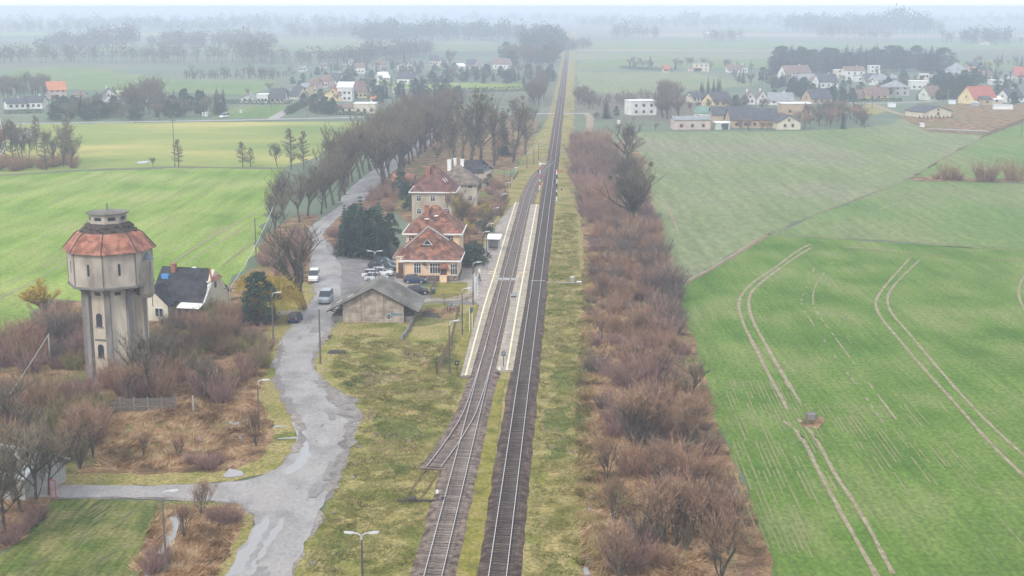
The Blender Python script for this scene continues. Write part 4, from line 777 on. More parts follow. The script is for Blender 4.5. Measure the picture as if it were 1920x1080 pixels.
# house behind the tower
x, y = P(352, 600); t = thing('house', 'cream house with a black shingled roof and red hip end beside the tower', 'house', (x, y, 0), R(-14))
Wm, Dm, hem, hrm = 8.6, 8.5, 3.4, 7.4
walls(t, Wm, Dm, hem, hrm, cm((.60, .55, .43)), 'gable', -1.6, 4.5); mb = MB(); yc = 4.5; a_, b_2 = Wm / 2 + .4, Dm / 2 + .6
roof_slab(mb, (-1.6 - a_, yc - b_2, hem - .5), (-1.6 + a_, yc - b_2, hem - .5), (-1.6 + a_ - 1.3, yc, hrm), (-1.6 - a_, yc, hrm), .2); roof_slab(mb, (-1.6 + a_, yc + b_2, hem - .5), (-1.6 - a_, yc + b_2, hem - .5), (-1.6 - a_, yc, hrm), (-1.6 + a_ - 1.3, yc, hrm), .2); rm = mb.build('roof', M['blacktile'], t)
mb = MB(); mb.face([(-1.6 + a_, yc - 2.0, hrm - 1.7), (-1.6 + a_, yc + 2.0, hrm - 1.7), (-1.6 + a_ - 1.35, yc, hrm + .04)]); mb.tube([(-1.6 + a_, yc - 2.0, hrm - 1.7), (-1.6 + a_ - 1.35, yc, hrm + .05)], [.13, .13], 4); mb.build('hip_end', M['redtile'], rm)
mb = MB(); mb.tube([(-1.6 + a_ - .1, yc - b_2, hem - .55), (-1.6 + a_ - .1, yc - 2, hrm - 1.8)], [.12, .12], 4); mb.box(-1.6 + a_ - .25, yc - 2.6, 5.1, .3, .5, .12); mb.box(-1.6 + a_ - .6, yc - 2.0, 5.6, .4, .5, .14); mb.box(-.8, yc, hrm - .05, .7, .3, .14); mb.build('ridge_patch', M['white'], rm)
chimney(rm, -4.0, yc - .6, 6.6, 1.3, BRICK, .7)
mb = MB(); mb.box(-5.0, yc - 1.3, 5.4, 1.2, 1.0, 1.0); mb.build('dormer', M['blue'], rm)
mb = MB(); pr = [(-6.8 - 2.6, 0), (-6.8 + 2.6, 0), (-6.8 + 2.6, 2.9), (-6.8, 5.2), (-6.8 - 2.6, 2.9)]; mb.hexa([(x_ + 1.9, -1.8, z_) for x_, z_ in pr], [(x_ + 1.9, 4, z_) for x_, z_ in pr]); mb.build('wing', cm((.60, .55, .43)), t)
mb = MB(); roof_slab(mb, (-4.9 - 3.2, -2.3, 2.5), (-4.9, -2.3, 5.4), (-4.9, 4.5, 5.4), (-4.9 - 3.2, 4.5, 2.5), .18); roof_slab(mb, (-4.9 + 3.2, -2.3, 2.5), (-4.9, -2.3, 5.402), (-4.9, 4.5, 5.402), (-4.9 + 3.2, 4.5, 2.5), .18); mb.build('wing_roof', M['blacktile'], t)
window(t, -3.8, -1.8, .7, 1.3, 1.4, 0, (2, 1)); window(t, -1.6 + Wm / 2, 4.5, 4.4, .7, .9, R(90), frame=False); window(t, -1.6 + Wm / 2, 2.5, 1.2, .8, 1.1, R(90), frame=False)
mb = MB(); mb.box(.6, -.9, 0, 2.6, 1.8, 2.3); mb.build('lean_to', M['darkwood'], t); mb = MB(); roof_slab(mb, (-.8, -2.0, 2.35), (3.0, -2.0, 2.35), (3.0, .2, 3.0), (-.8, .2, 3.0), .1); mb.build('lean_to_roof', M['white'], t)

# barn with pale sheet roof in the near corner
x, y = P(-5, 930); t = thing('barn', 'pale sheet-roofed barn half hidden behind bare trees at the lane end', 'barn', (x, y, 0), R(-22))
walls(t, 9, 6, 2.6, 4.2, M['cement'], 'gable', -1, 3); roof(t, 9, 6, 2.6, 4.3, M['sheet'], 'gable', .4, -1, 3); window(t, 1.5, 0, .8, 1.2, 1.0, 0, frame=False); window(t, -2.5, 0, .8, 1.2, 1.0, 0, frame=False)
# concrete panel fence below the tower
x, y = P(200, 772); x2, y2 = P(330, 768); t = thing('panel_fence', 'grey concrete panel fence in the scrub at the foot of the tower', 'fence', (x, y, 0), math.atan2(y2 - y, x2 - x)); Lf = math.dist((x, y), (x2, y2)); n = 5
for i in range(n + 1): mb = MB(); mb.box(i * Lf / n, 0, 0, .16, .16, 1.7); mb.build('fence_post', M['concrete'], t)
for i in range(n):
    mb = MB(); 
    for k in range(3): mb.box((i + .5) * Lf / n, 0, .05 + k * .52, Lf / n - .18, .07, .44)
    mb.build('panel', M['wood'], t)
for k, (px, py) in enumerate(((363, 772), (403, 722), (408, 720))):
    x, y = P(px, py); mb = MB(); mb.box(0, 0, 0, .2, .2, 2.0, 0, 0, .8, .8); tag(mb.build('gate_post', M['cement'], None, (x, y, 0)), ['lone cement post standing in the orange reed by the bare tree', 'nearer cement gate post at the edge of the scrub', 'farther cement gate post of the pair beside the scrub'][k], 'post')
# red frame by the lane
x, y = P(102, 936); t = thing('lane_frame', 'narrow red metal goal frame beside the lane under bare trees', 'frame', (x, y, 0)); 
mb = MB(); mb.tube([(-.35, 0, 0), (-.35, 0, 2.1)], [.05, .05], 5); mb.tube([(.35, -.5, 0), (.35, -.5, 2.1)], [.05, .05], 5); mb.tube([(-.35, 0, 2.08), (.35, -.5, 2.08)], [.05, .05], 5); mb.build('frame', M['red'], t)

# fences by the platform
def mesh_fence(px, label, h=1.5, m='fence', every=2.2):
    pts = [P(*p) for p in px]; pts = resample(pts, every) + [pts[-1]]; ox, oy = pts[0]; t = thing('mesh_fence', label, 'fence', (ox, oy, 0))
    for p in pts: mb = MB(); mb.box(p[0] - ox, p[1] - oy, 0, .09, .09, h); mb.build('fence_post', M[m], t)
    mb = MB()
    for a, b in zip(pts, pts[1:]):
        for k in range(7): z = .12 + k * (h - .2) / 6; mb.tube([(a[0] - ox, a[1] - oy, z), (b[0] - ox, b[1] - oy, z)], [.018, .018], 3, cap=False)
        L_ = math.dist(a, b)
        for k in range(int(L_ / .25)):
            s_ = k / int(L_ / .25); q = (a[0] + (b[0] - a[0]) * s_ - ox, a[1] + (b[1] - a[1]) * s_ - oy); mb.tube([(q[0], q[1], .1), (q[0], q[1], h - .1)], [.016, .016], 3, cap=False)
    mb.build('mesh_panel', M[m], t)
mesh_fence([(862, 585), (857, 598), (846, 648), (819, 703)], 'rusty mesh fence running along the platform verge'); mesh_fence([(819, 703), (846, 703)], 'short mesh fence return at the near platform end'); mesh_fence([(806, 556), (818, 530), (820, 520)], 'brown slatted fence from the station porch down to the gate', 1.3)
mesh_fence([(808, 562), (888, 560)], 'low dark railing along the forecourt footpath', .9); mesh_fence([(971, 325), (962, 340)], 'short row of dark fence posts by the lineside path', 1.0)
mesh_fence([(832, 562), (834, 585)], 'rusty gate railing beside the bicycle rack', 1.2)
mesh_fence([(1742, 248), (1850, 255), (1925, 226)], 'thin wire fence round the muddy building plot', 1.5, every=5); mesh_fence([(400, 562), (428, 558)], 'dark wooden rail fence beside the black-roofed house', 1.3)

# things on the forecourt and platform
x, y = P(925, 470, .35); t = thing('platform_shelter', 'glazed waiting shelter with a tilted white roof on the side platform', 'shelter', (x, y, .35), -HEAD - .12)
for sx_ in (-1.1, 1.1):
    for sy_ in (0, 1.5): mb = MB(); mb.box(sx_, sy_, 0, .08, .08, 2.4); mb.build('post', M['white'], t)
mb = MB(); roof_slab(mb, (-1.4, -.6, 2.4), (1.4, -.6, 2.4), (1.4, 2.2, 3.0), (-1.4, 2.2, 3.0), .08); mb.build('roof', M['white'], t)
mb = MB(); mb.box(0, 1.5, .15, 2.1, .03, 2.0); mb.box(-1.1, .75, .15, .03, 1.4, 2.0); mb.build('glass_wall', flat('shelter_glazing', (.30, .32, .33), .15), t); mb = MB(); mb.box(0, 1.2, .42, 1.8, .4, .06); mb.box(0, 1.2, 0, .1, .3, .42); mb.build('bench', M['darkwood'], t)
def bench(px, py, label):
    x, y = P(px, py, .35); t = thing('platform_bench', label, 'bench', (x, y, .35), R(70), 'dark benches along the back of the platform')
    mb = MB(); mb.box(0, 0, .42, 1.6, .42, .06); mb.build('seat', M['darkwood'], t); mb = MB(); mb.box(0, .22, .55, 1.6, .05, .45); mb.build('backrest', M['darkwood'], t)
    for s_ in (-1, 1): mb = MB(); mb.box(s_ * .65, 0, 0, .08, .4, .42); mb.build('leg', M['cement'], t)
bench(917, 484, 'dark bench nearest to the waiting shelter'); bench(913, 494, 'dark bench on the platform beside the evergreen hedge'); bench(909, 502, 'dark bench next to the pale blue litter bin')
def bin_(px, py, label, m, h=.95, r=.28, z=.35, name='litter_bin'):
    x, y = P(px, py, z); t = thing(name, label, name.replace('_', ' '), (x, y, z)); mb = MB(); mb.tube([(0, 0, 0), (0, 0, h * .8)], [r * .85, r], 10); mb.build('body', M[m], t); mb = MB(); mb.tube([(0, 0, h * .8), (0, 0, h)], [r * 1.08, r * .7], 10); mb.build('lid', M['tin'], t)
bin_(911, 506, 'pale blue litter bin beside the platform bench', 'metal'); bin_(896, 534, 'grey litter bin beside the white platform board', 'metal', 1.3, .32); bin_(813, 551, 'dark green wheelie bin inside the brown fence', 'bottle', 1.1, .34, .06)
bin_(854, 527, 'small yellow grit box at the corner of the station wall', 'yellowp', .6, .4, .07, 'grit_box')
def board(px, pb, label, w_=1.0, h_=1.4, z=.35, top=2.5, posts=True, m='white', name='notice_board', rz=0, cat='notice board'):
    x, y = P(px, pb, z); t = thing(name, label, cat, (x, y, z), rz)
    for s_ in (-1, 1): mb = MB(); mb.tube([(s_ * w_ / 2, 0, 0), (s_ * w_ / 2, 0, top)], [.05, .05], 6); mb.build('post', M['white'], t)
    mb = MB(); mb.box(0, -.07, top - h_, w_ - .02, .05, h_); mb.build('panel', M[m], t); return t
board(888, 545, 'white framed notice board beside the corner lamp', 1.2, 1.2, top=2.9, rz=R(72)); board(893, 555, 'taller white notice board frame nearest the platform line', 1.2, 1.0, top=3.3, rz=R(72))
board(883, 620, 'white-posted sign on the mossy verge, nearest of the boards', .9, .9, .06, 3.6, m='tin', rz=R(65))
t = board(963, 562, 'dark blue track sign with pale markings standing on the island platform', 1.0, .75, .35, 1.15, m='boardb')
mb = MB()
for k in range(5): mb.box(-.36 + k * .18, -.11, .62 + (k % 2) * .12, .1, .02, .28)
mb.box(0, -.11, 1.02, .85, .02, .05); mb.build('marking', M['white'], t)
x, y = P(654, 470, .05); t = thing('road_sign', 'blue and white car park sign in front of the dark pines', 'road sign', (x, y, 0)); mb = MB(); mb.tube([(0, 0, 0), (0, 0, 2.6)], [.04, .04], 5); mb.build('post', M['metal'], t); mb = MB(); mb.box(0, -.06, 1.5, .62, .04, 1.0); s1 = mb.build('plate', M['blue'], t); mb = MB(); mb.box(0, -.085, 2.0, .45, .01, .3); mb.box(0, -.085, 1.62, .45, .01, .2); mb.build('symbol', M['white'], s1)
x, y = P(801, 531); t = thing('sign_post', 'thin grey sign post on the lawn in front of the station wall', 'sign', (x, y, 0)); mb = MB(); mb.tube([(0, 0, 0), (0, 0, 3)], [.04, .04], 5); mb.build('post', M['metal'], t); mb = MB(); mb.box(0, -.05, 2.5, .5, .03, .5); mb.build('plate', M['cement'], t)
x, y = P(899, 527, .35); t = thing('information_post', 'brown post with a pale upper plate standing between the bins on the platform', 'information post', (x, y, .35))
mb = MB(); mb.box(0, 0, 0, .5, .5, .9, 0, 0, .7, .7); mb.tube([(0, 0, .9), (0, 0, 1.7)], [.09, .09], 6); mb.build('base', M['door'], t); mb = MB(); mb.box(0, 0, 1.3, .3, .12, .85); mb.build('plate', M['white'], t)
# bicycles in a rack
x, y = P(848, 583); t = thing('bicycle_rack', 'grey tubular bicycle rack at the end of the forecourt path', 'bicycle rack', (x, y, .06))
for k in range(5): mb = MB(); yy = -1.2 + k * .6; mb.tube([(-.6, yy, 0), (-.6, yy, .8), (.6, yy, .8), (.6, yy, 0)], [.03] * 4, 5); mb.build('hoop', M['metal'], t)
def bike(x, y, m, label):
    t = thing('bicycle', label, 'bicycle', (x, y, .06), RG.uniform(-.1, .1), 'bicycles in the rack')
    for s_ in (-.52, .52): mb = MB(); mb.tube([(s_ + .33 * math.cos(a), 0, .35 + .33 * math.sin(a)) for a in [i * math.pi / 6 for i in range(13)]], [.025] * 13, 4, cap=False); mb.build('wheel', M['tyre'], t)
    mb = MB()
    for p, q in (((-.52, .35), (-.12, .85)), ((-.12, .85), (.4, .82)), ((-.1, .3), (-.12, .9)), ((-.1, .3), (.4, .8)), ((.52, .35), (.38, .98)), ((-.52, .35), (-.1, .3))): mb.tube([(p[0], 0, p[1]), (q[0], 0, q[1])], [.025, .025], 4)
    mb.build('frame', M[m], t); mb = MB(); mb.box(-.14, 0, .9, .25, .12, .06); mb.build('saddle', M['black'], t); mb = MB(); mb.tube([(.36, -.25, 1.0), (.36, .25, 1.0)], [.02, .02], 4); mb.build('handlebar', M['metal'], t)
for k, (mm, lb) in enumerate((('red', 'red bicycle standing in the rack'), ('black', 'black bicycle standing in the rack'), ('metal', 'silver bicycle standing in the rack'), ('blue', 'blue bicycle standing in the rack'))): bike(x, y - 1.0 + k * .62, mm, lb)
# valve shaft ring in the field
x, y = P(1521, 786); t = thing('manhole_ring', 'dark concrete well ring standing in a patch of dead grass in the field', 'well ring', (x, y, 0)); mb = MB(); mb.ring(.62, 0, .62, .6, 14); mb.ring(.62, .6, .5, .6, 14); mb.build('ring', M['concrete'], t); mb = MB(); mb.ring(.66, .6, .66, .72, 14); mb.ring(.66, .72, 0, .74, 14); mb.build('lid', M['concrete'], t)
sheet('dead_patch', [(1500, 783), (1520, 776), (1545, 785), (1550, 797), (1530, 806), (1508, 800)], .08, M['dead'], .5, .8)
# lattice mast
x, y = P(-4, 312); t = thing('lattice_mast', 'red and white steel lattice mast at the photo edge behind the copse', 'mast', (x, y, 0)); hm = HT(150, y)
for k in range(7):
    z0, z1 = hm * k / 7, hm * (k + 1) / 7; r0, r1 = 2.2 * (1 - k / 7 * .75), 2.2 * (1 - (k + 1) / 7 * .75); mb = MB(); c = [(-1, -1), (1, -1), (1, 1), (-1, 1)]
    for i in range(4):
        a, b = c[i], c[(i + 1) % 4]; mb.tube([(a[0] * r0, a[1] * r0, z0), (a[0] * r1, a[1] * r1, z1)], [.1, .1], 4)
        for h0, h1, rr, rs in ((z0, (z0 + z1) / 2, r0, (r0 + r1) / 2), ((z0 + z1) / 2, z1, (r0 + r1) / 2, r1)): mb.tube([(a[0] * rr, a[1] * rr, h0), (b[0] * rs, b[1] * rs, h1)], [.05, .05], 4); mb.tube([(b[0] * rr, b[1] * rr, h0), (a[0] * rs, a[1] * rs, h1)], [.05, .05], 4)
    mb.build('mast_section', M['white' if k % 2 else 'red'], t)

# ------------------------------------------------------------------ vehicles
CARM = {}
def car(px, py, rz, col, label, kind='hatch', z=.08, L_=4.1, Wd=1.72, grp='cars in the station car park'):
    x, y = P(px, py); van = kind == 'van'; H_ = 1.95 if van else 1.48
    t = thing('parked_van' if van else 'parked_car', label, 'van' if van else 'car', (x, y, z), rz, grp)
    if col not in CARM: CARM[col] = flat('car_paint_%d' % len(CARM), col, .25, .2, .6)
    pm = CARM[col]; a = L_ / 2
    # body cross sections along the length: (x, half width, z bottom, z shoulder)
    if van: low = [(-a, .80, .35, 1.0), (-a + .15, .86, .25, 1.15), (0, .88, .22, 1.2), (a - .9, .88, .22, 1.15), (a - .25, .84, .24, .95), (a, .72, .32, .75)]; top = [(-a + .05, .84, 1.0), (-a + .18, .74, H_), (a - 1.6, .74, H_), (a - .75, .84, 1.08)]
    else: low = [(-a, .74, .38, .82), (-a + .2, .83, .25, .92), (-.4, .86, .2, .93), (a - 1.3, .86, .2, .9), (a - .3, .80, .24, .76), (a, .66, .32, .62)]; top = [(-a + .12, .76, .88), (-a + .55, .62, H_ - .05), (-.2, .64, H_), (.35, .62, H_ - .04), (a - 1.15, .78, .88)]
    k = Wd / 1.74; mb = MB(); prev = None
    for X, hw, z0, z1 in low:
        hw *= k; row = [(X, -hw, z0), (X, -hw, z0 + (z1 - z0) * .6), (X, -hw * .93, z1), (X, hw * .93, z1), (X, hw, z0 + (z1 - z0) * .6), (X, hw, z0)]
        if prev:
            for i in range(6): mb.face([prev[i], row[i], row[(i + 1) % 6], prev[(i + 1) % 6]])
        else: mb.face(row)
        prev = row
    mb.face(prev[::-1]); prev = None
    for X, hw, zz in top:                # cabin: sides glass, roof paint
        hw *= k; row = [(X, -hw, zz), (X, hw, zz)]; prev2 = (X, hw, zz)
        if prev and prev[0][2] > 1.3 and zz > 1.3: mb.face([prev[0], row[0], row[1], prev[1]])
        prev = row
    mb.build('body', pm, t, smooth=False); mb = MB(); P0, P1 = [(X, -hw * k, zz) for X, hw, zz in top], [(X, hw * k, zz) for X, hw, zz in top]
    mb.face([(p[0], p[1] + .01, p[2] - .005) for p in P0]); mb.face([(p[0], p[1] - .01, p[2] - .005) for p in P1][::-1]); mb.face([P0[0], P0[1], P1[1], P1[0]][::-1]); mb.face([P0[-2], P0[-1], P1[-1], P1[-2]][::-1]); mb.build('windows', M['glass'], t)
    mb = MB()
    for X in (top[1][0], (top[1][0] + top[-2][0]) / 2, top[-2][0]):
        for s_ in (-1, 1): mb.tube([(X, s_ * .64 * k, H_ - .07), (X + (.05 if X > 0 else -.05), s_ * .83 * k, .92)], [.035, .035], 4)
    mb.build('pillars', pm, t)
    for X in (-a + .75, a - .78):
        for s_ in (-1, 1):
            mb = MB(); mb.tube([(X, s_ * .66 * k, .31), (X, s_ * .88 * k, .31)], [.31, .31], 12); wh = mb.build('wheel', M['tyre'], t); mb = MB(); mb.tube([(X, s_ * .885 * k, .31), (X, s_ * .895 * k, .31)], [.19, .19], 8); mb.build('rim', M['metal'], wh)
    for s_ in (-1, 1):
        mb = MB(); mb.box(a - .12, s_ * .56 * k, .56, .22, .3, .14); mb.build('headlight', M['lamp'], t); mb = MB(); mb.box(-a + .06, s_ * .62 * k, .66, .16, .18, .22); mb.build('tail_light', M['red'], t)
    mb = MB(); mb.box(a - .01, 0, .38, .06, .5, .11); mb.build('number_plate', M['white'], t)
wht = (.75, .75, .73); dk = (.015, .025, .05)
N90 = -math.pi / 2
car(611, 567, N90 - .05, (.38, .40, .42), 'silver car driving down the road towards the bend with headlights forward', 'van', .1, 4.4, 1.85, 'cars on the road')
car(589, 527, N90 + .05, wht, 'white panel van parked on the verge under the big bare tree', 'van', .1, 4.3, 1.75, 'cars by the road verge'); car(554, 603, N90 + 3.05, (.02, .035, .10), 'dark blue car parked on the verge beside the driveway', 'hatch', .08, 3.9, 1.7, 'cars by the road verge')
car(778, 531, .0, (.02, .03, .09), 'dark blue hatchback parked along the station plinth', 'hatch', .08, 3.9); car(783, 552, .1, (.02, .02, .02), 'black car peeping out behind the goods shed roof', 'hatch', .09, 4.0)
for px, py, c, lb in ((722, 498, (.10, .13, .16), 'dark grey-blue car farthest in the row by the station wall'), (711, 503, (.045, .06, .085), 'dark blue estate car second in the parked row'), (725, 507, (.03, .07, .06), 'dark green car nosed against the station wall'), (713, 512, (.02, .02, .025), 'black car parked between the green and the white cars'), (716, 517, wht, 'white rounded car next to the black one in the row'), (701, 521, (.70, .71, .72), 'white car nearest the shed roof beside the twin lamp'), (706, 527, (.55, .56, .58), 'silver car half hidden by the shed roof ridge')):
    car(px, py, RG.uniform(-.12, -.02), c, lb)
car(421, 221, N90 - .3, wht, 'white delivery van driving on the far main road', 'van', .1, 6.0, 2.1, 'vehicles on the far main road')
#PART2
# ------------------------------------------------------------------ vegetation builders
def rv(rng, s=1): return Vector((rng.uniform(-s, s), rng.uniform(-s, s), rng.uniform(-s, s)))
def blade(mb, p, d, ln, w_, rng, mi=0):
    s_ = d.cross(rv(rng)).normalized() * w_ * .5; mb.face([p - s_, p + s_, p + d * ln], mi)
def gen_tree(seed, H, spread, r0, th, nl, twigs, tw=.045, tl=.9, fork=False, up=.35, depth=3, low=.5):
    """bare tree: tapered trunk with limbs (mesh 1), twigs (mesh 2); unit metres"""
    rng = random.Random(seed); tr = MB(); tg = MB(); tips = []
    def grow(p, d, ln, r, dep):
        n = 3; pts = [p]; q = p; dd = d
        for i in range(n):
            dd = (dd + rv(rng, .22) + Vector((0, 0, up * .25))).normalized(); q = q + dd * ln / n; pts.append(q)
        rr = [r * (1 - .5 * i / n) for i in range(n + 1)]; tr.tube(pts, rr, 5 if dep < 2 else 3, cap=False)
        for a, b in zip(pts, pts[1:]):
            tips.append((a, b, dd, dep))
        if dep < depth:
            k = [nl, 4, 3, 3][dep] if dep else nl
            for i in range(k):
                s_ = rng.uniform(.3, 1) if dep else rng.uniform(low, 1); m = pts[0].lerp(pts[-1], s_) if dep else pts[min(n, int(s_ * n))].lerp(pts[-1], rng.random() * .4)
                ang = rng.uniform(0, 6.28); o = Vector((math.cos(ang), math.sin(ang), rng.uniform(.1, .9))); nd = (dd * .55 + o * .75).normalized()
                grow(m, nd, ln * rng.uniform(.55, .8) * (spread if dep == 0 else 1), r * .5 * rng.uniform(.7, 1), dep + 1)
    if fork:
        for i in range(fork): a = i * 6.28 / fork + rng.random(); grow(Vector((0, 0, 0)), Vector((math.cos(a) * .22, math.sin(a) * .22, 1)).normalized(), H * th, r0 * .7, 0)
    else: grow(Vector((0, 0, 0)), Vector((rng.uniform(-.06, .06), rng.uniform(-.06, .06), 1)), H * th, r0, 0)
    big_ = [t for t in tips if t[3] >= 2]
    for _ in range(twigs):
        a, b, d, dep = rng.choice(big_); p = a.lerp(b, rng.random()); dd = (d * .6 + rv(rng, .7) + Vector((0, 0, .35))).normalized(); blade(tg, p, dd, tl * rng.uniform(.5, 1.3), tw, rng)
    top = max(v[2] for v in tg.v); k = H / top
    tr.v = [(x * k, y * k, z * k) for x, y, z in tr.v]; tg.v = [(x * k, y * k, z * k) for x, y, z in tg.v]
    return tr, tg, [t[1] * k for t in big_]
def gen_shrub(seed, H, W, stems, sub, w_=.04, lean=.55):
    rng = random.Random(seed); mb = MB()
    for _ in range(stems):
        a = rng.uniform(0, 6.28); r = rng.random() ** .5; p = Vector((math.cos(a) * r * W * .28, math.sin(a) * r * W * .28, 0)); d = Vector((math.cos(a) * r * lean, math.sin(a) * r * lean, 1)).normalized(); ln = H * rng.uniform(.35, 1.08)
        q = p
        for s_ in range(2):
            e = q + d * ln / 2; sd_ = d.cross(rv(rng)).normalized() * w_ * (1.1 - .4 * s_); mb.face([q - sd_, q + sd_, e + sd_ * .6, e - sd_ * .6])
            for _k in range(sub):
                t_ = rng.random(); dd = (d + rv(rng, .75)).normalized(); blade(mb, q.lerp(e, t_), dd, H * rng.uniform(.12, .3), w_ * .9, rng)
            q = e; d = (d + rv(rng, .25) + Vector((math.cos(a) * .1, math.sin(a) * .1, 0))).normalized()
    return mb
def leafclump(mb, c, r, n, s_, rng, mi=0, flat_=1.0, shell=.5):
    for _ in range(n):
        d = rv(rng).normalized(); p = c + Vector((d.x * r, d.y * r, d.z * r * flat_)) * (shell + (1 - shell) * rng.random())
        a = rv(rng).normalized() * s_ * rng.uniform(.6, 1.3); b = a.cross(rv(rng)).normalized() * s_ * rng.uniform(.4, 1); mb.face([p - a, p + b, p + a, p - b] if rng.random() < .6 else [p - a, p + b, p + a], mi)
def gen_spruce(seed, H, Rr, lay=16, nb=13, s_=.32):
    rng = random.Random(seed); tr = MB(); tr.tube([(0, 0, 0), (0, 0, H * .95)], [H * .018, .03], 6); mb = MB()
    for i in range(lay):
        f = i / (lay - 1); z = H * (.07 + .9 * f); rad = Rr * (1 - f) ** .85 * rng.uniform(.85, 1.12) + .12; k = max(5, int(nb * (1 - f * .6)))
        for j in range(k):
            a = j * 6.28 / k + rng.uniform(-.25, .25); d = Vector((math.cos(a), math.sin(a), 0)); rr = rad * rng.uniform(.75, 1.15)
            for q in range(5):
                s2 = (q + .7) / 5; p = Vector((0, 0, z)) + d * rr * s2 + Vector((0, 0, -rr * .30 * s2 * s2)); wd = s_ * (1.25 - s2 * .7) * max(.5, Rr / 2.5); sd_ = Vector((-d.y, d.x, 0)) * wd
                mb.face([p - sd_ * .9 + Vector((0, 0, -wd * .35)), p + d * rr * .28, p + sd_ * .9 + Vector((0, 0, -wd * .35 * rng.random())), p - d * rr * .1 + Vector((0, 0, wd * .3))])
    return tr, mb
def gen_pine(seed, H, Rr, n=78, s_=.24):
    rng = random.Random(seed); tr = MB(); tr.tube([(0, 0, 0), (rng.uniform(-.3, .3), 0, H * .5), (0, 0, H * .9)], [H * .02, H * .014, .06], 6); mb = MB()
    for i in range(n):
        z = H * rng.uniform(.10, .97); a = rng.uniform(0, 6.28); f = (z / H); rad = Rr * (math.sin(min(1, (1 - f) * 1.5 + .12) * 1.57)) * rng.uniform(.35, 1); c = Vector((math.cos(a) * rad, math.sin(a) * rad, z))
        tr.tube([(0, 0, z - rad * .25), tuple(c)], [.07, .03], 3, cap=False); leafclump(mb, c, Rr * rng.uniform(.22, .36), 75, s_, rng, 0, .55, .35)
    return tr, mb
def gen_layered(seed, H, Rr, boughs=46, tw=40):
    rng = random.Random(seed); tr = MB(); tr.tube([(0, 0, 0), (rng.uniform(-.2, .2), 0, H * .5), (0, 0, H)], [H * .017, H * .011, .03], 6); mb = MB()
    for i in range(boughs):
        f = .18 + .8 * (i / boughs); z = H * f; ln = Rr * (math.sin(min(1, (1 - f) * 1.25 + .1) * 1.5)) * rng.uniform(.6, 1.15); a = rng.uniform(0, 6.28); d = Vector((math.cos(a), math.sin(a), rng.uniform(.05, .45))).normalized(); e = Vector((0, 0, z)) + d * ln
        tr.tube([(0, 0, z), tuple(e)], [.07, .02], 3, cap=False)
        for _ in range(tw):
            t_ = rng.random() ** .7; blade(mb, Vector((0, 0, z)).lerp(e, t_), (d * .6 + rv(rng, .8)).normalized(), rng.uniform(.35, 1.0), .07, rng)
    return tr, mb
def gen_willow(seed, H, Rr, n=3200):
    rng = random.Random(seed); tr = MB(); tr.tube([(0, 0, 0), (0, 0, H * .35), (.2, 0, H * .6)], [.32, .26, .15], 7); mb = MB()
    for _ in range(9):
        a = rng.uniform(0, 6.28); tr.tube([(0, 0, H * .3), (math.cos(a) * Rr * .4, math.sin(a) * Rr * .4, H * .75), (math.cos(a) * Rr * .8, math.sin(a) * Rr * .8, H * .8)], [.15, .09, .03], 4, cap=False)
    for _ in range(n):
        a = rng.uniform(0, 6.28); r = Rr * rng.random() ** .5; zt = H * (1 - .45 * (r / Rr) ** 2) * rng.uniform(.8, 1); p = Vector((math.cos(a) * r, math.sin(a) * r, zt)); d = Vector((math.cos(a) * .25, math.sin(a) * .25, -1)).normalized() if rng.random() < .8 else rv(rng).normalized(); ln = min(zt - .2, H * rng.uniform(.12, .38)); blade(mb, p, d, ln, .06, rng)
    return tr, mb
def gen_bush(seed, W, H, n=700, s_=.2):
    rng = random.Random(seed); mb = MB()
    for _ in range(9): leafclump(mb, Vector((rng.uniform(-.3, .3) * W, rng.uniform(-.3, .3) * W, H * rng.uniform(.3, .62))), W * .28, n // 9, s_, rng, 0, H / W * .9, .4)
    return mb
LIB = {}
def tm(key, gen, mats):
    tr, cr = gen[0], gen[1]; LIB[key] = (tr.mesh(key + '_trunk', [mats[0]]), cr.mesh(key + '_crown', [mats[1]]))
AV = []
for i in range(5):
    g3 = gen_tree(100 + i, 16, 1.1, .42, .46, 9, 6200, .046, 1.0, up=.55, low=.5); tm('ave%d' % i, g3, (M['bark'], M['twig'])); AV.append('ave%d' % i)
TALL = []
for i in range(3):
    g3 = gen_tree(140 + i, 22, .62, .36, .62, 8, 1500, .05, 1.0); tm('tall%d' % i, g3, (M['bark'], M['twig_olive'])); TALL.append('tall%d' % i)
    mb = MB(); rg = random.Random(i)
    LIB['mist%d' % i] = []
    for q in range(7): mb = MB(); leafclump(mb, rg.choice(g3[2]), rg.uniform(.45, .8), 90, .16, rg); LIB['mist%d' % i].append(mb.mesh('mistletoe', [M['mistle']]))
    mb = MB()
    for q in range(30): leafclump(mb, Vector((rg.uniform(-.3, .3), rg.uniform(-.3, .3), 1 + q * .42)), .6, 22, .16, rg)
    LIB['ivy%d' % i] = mb.mesh('ivy', [M['ivy']])
BR = []
for i in range(4):
    g3 = gen_tree(160 + i, 9, .95, .17, .5, 9, 3000, .042, .75, low=.25); tm('bare%d' % i, g3, (M['bark'], M['twig'])); BR.append('bare%d' % i)
CP = []
for i in range(3):
    g3 = gen_tree(180 + i, 8, .6, .12, .6, 5, 1500, .04, .75, fork=5, up=.5); tm('coppice%d' % i, g3, (M['bark'], M['shrub2'])); CP.append('coppice%d' % i)
tm('vase', gen_tree(211, 14, 1.15, .42, .4, 9, 4200, .045, 1.0, up=.75, low=.35), (M['bark'], M['twig'])); tm('bigtree', gen_tree(201, 16, 1.0, .5, .42, 8, 1900, .045, 1.1, up=.8, low=.4), (M['bark'], M['twig']))
g3 = gen_tree(207, 15, 1.3, .75, .34, 9, 5200, .05, .9, fork=4, up=.2); tm('mtree', g3, (M['bark'], M['twig']))
mb = MB(); rg = random.Random(3)
LIB['mistm'] = []
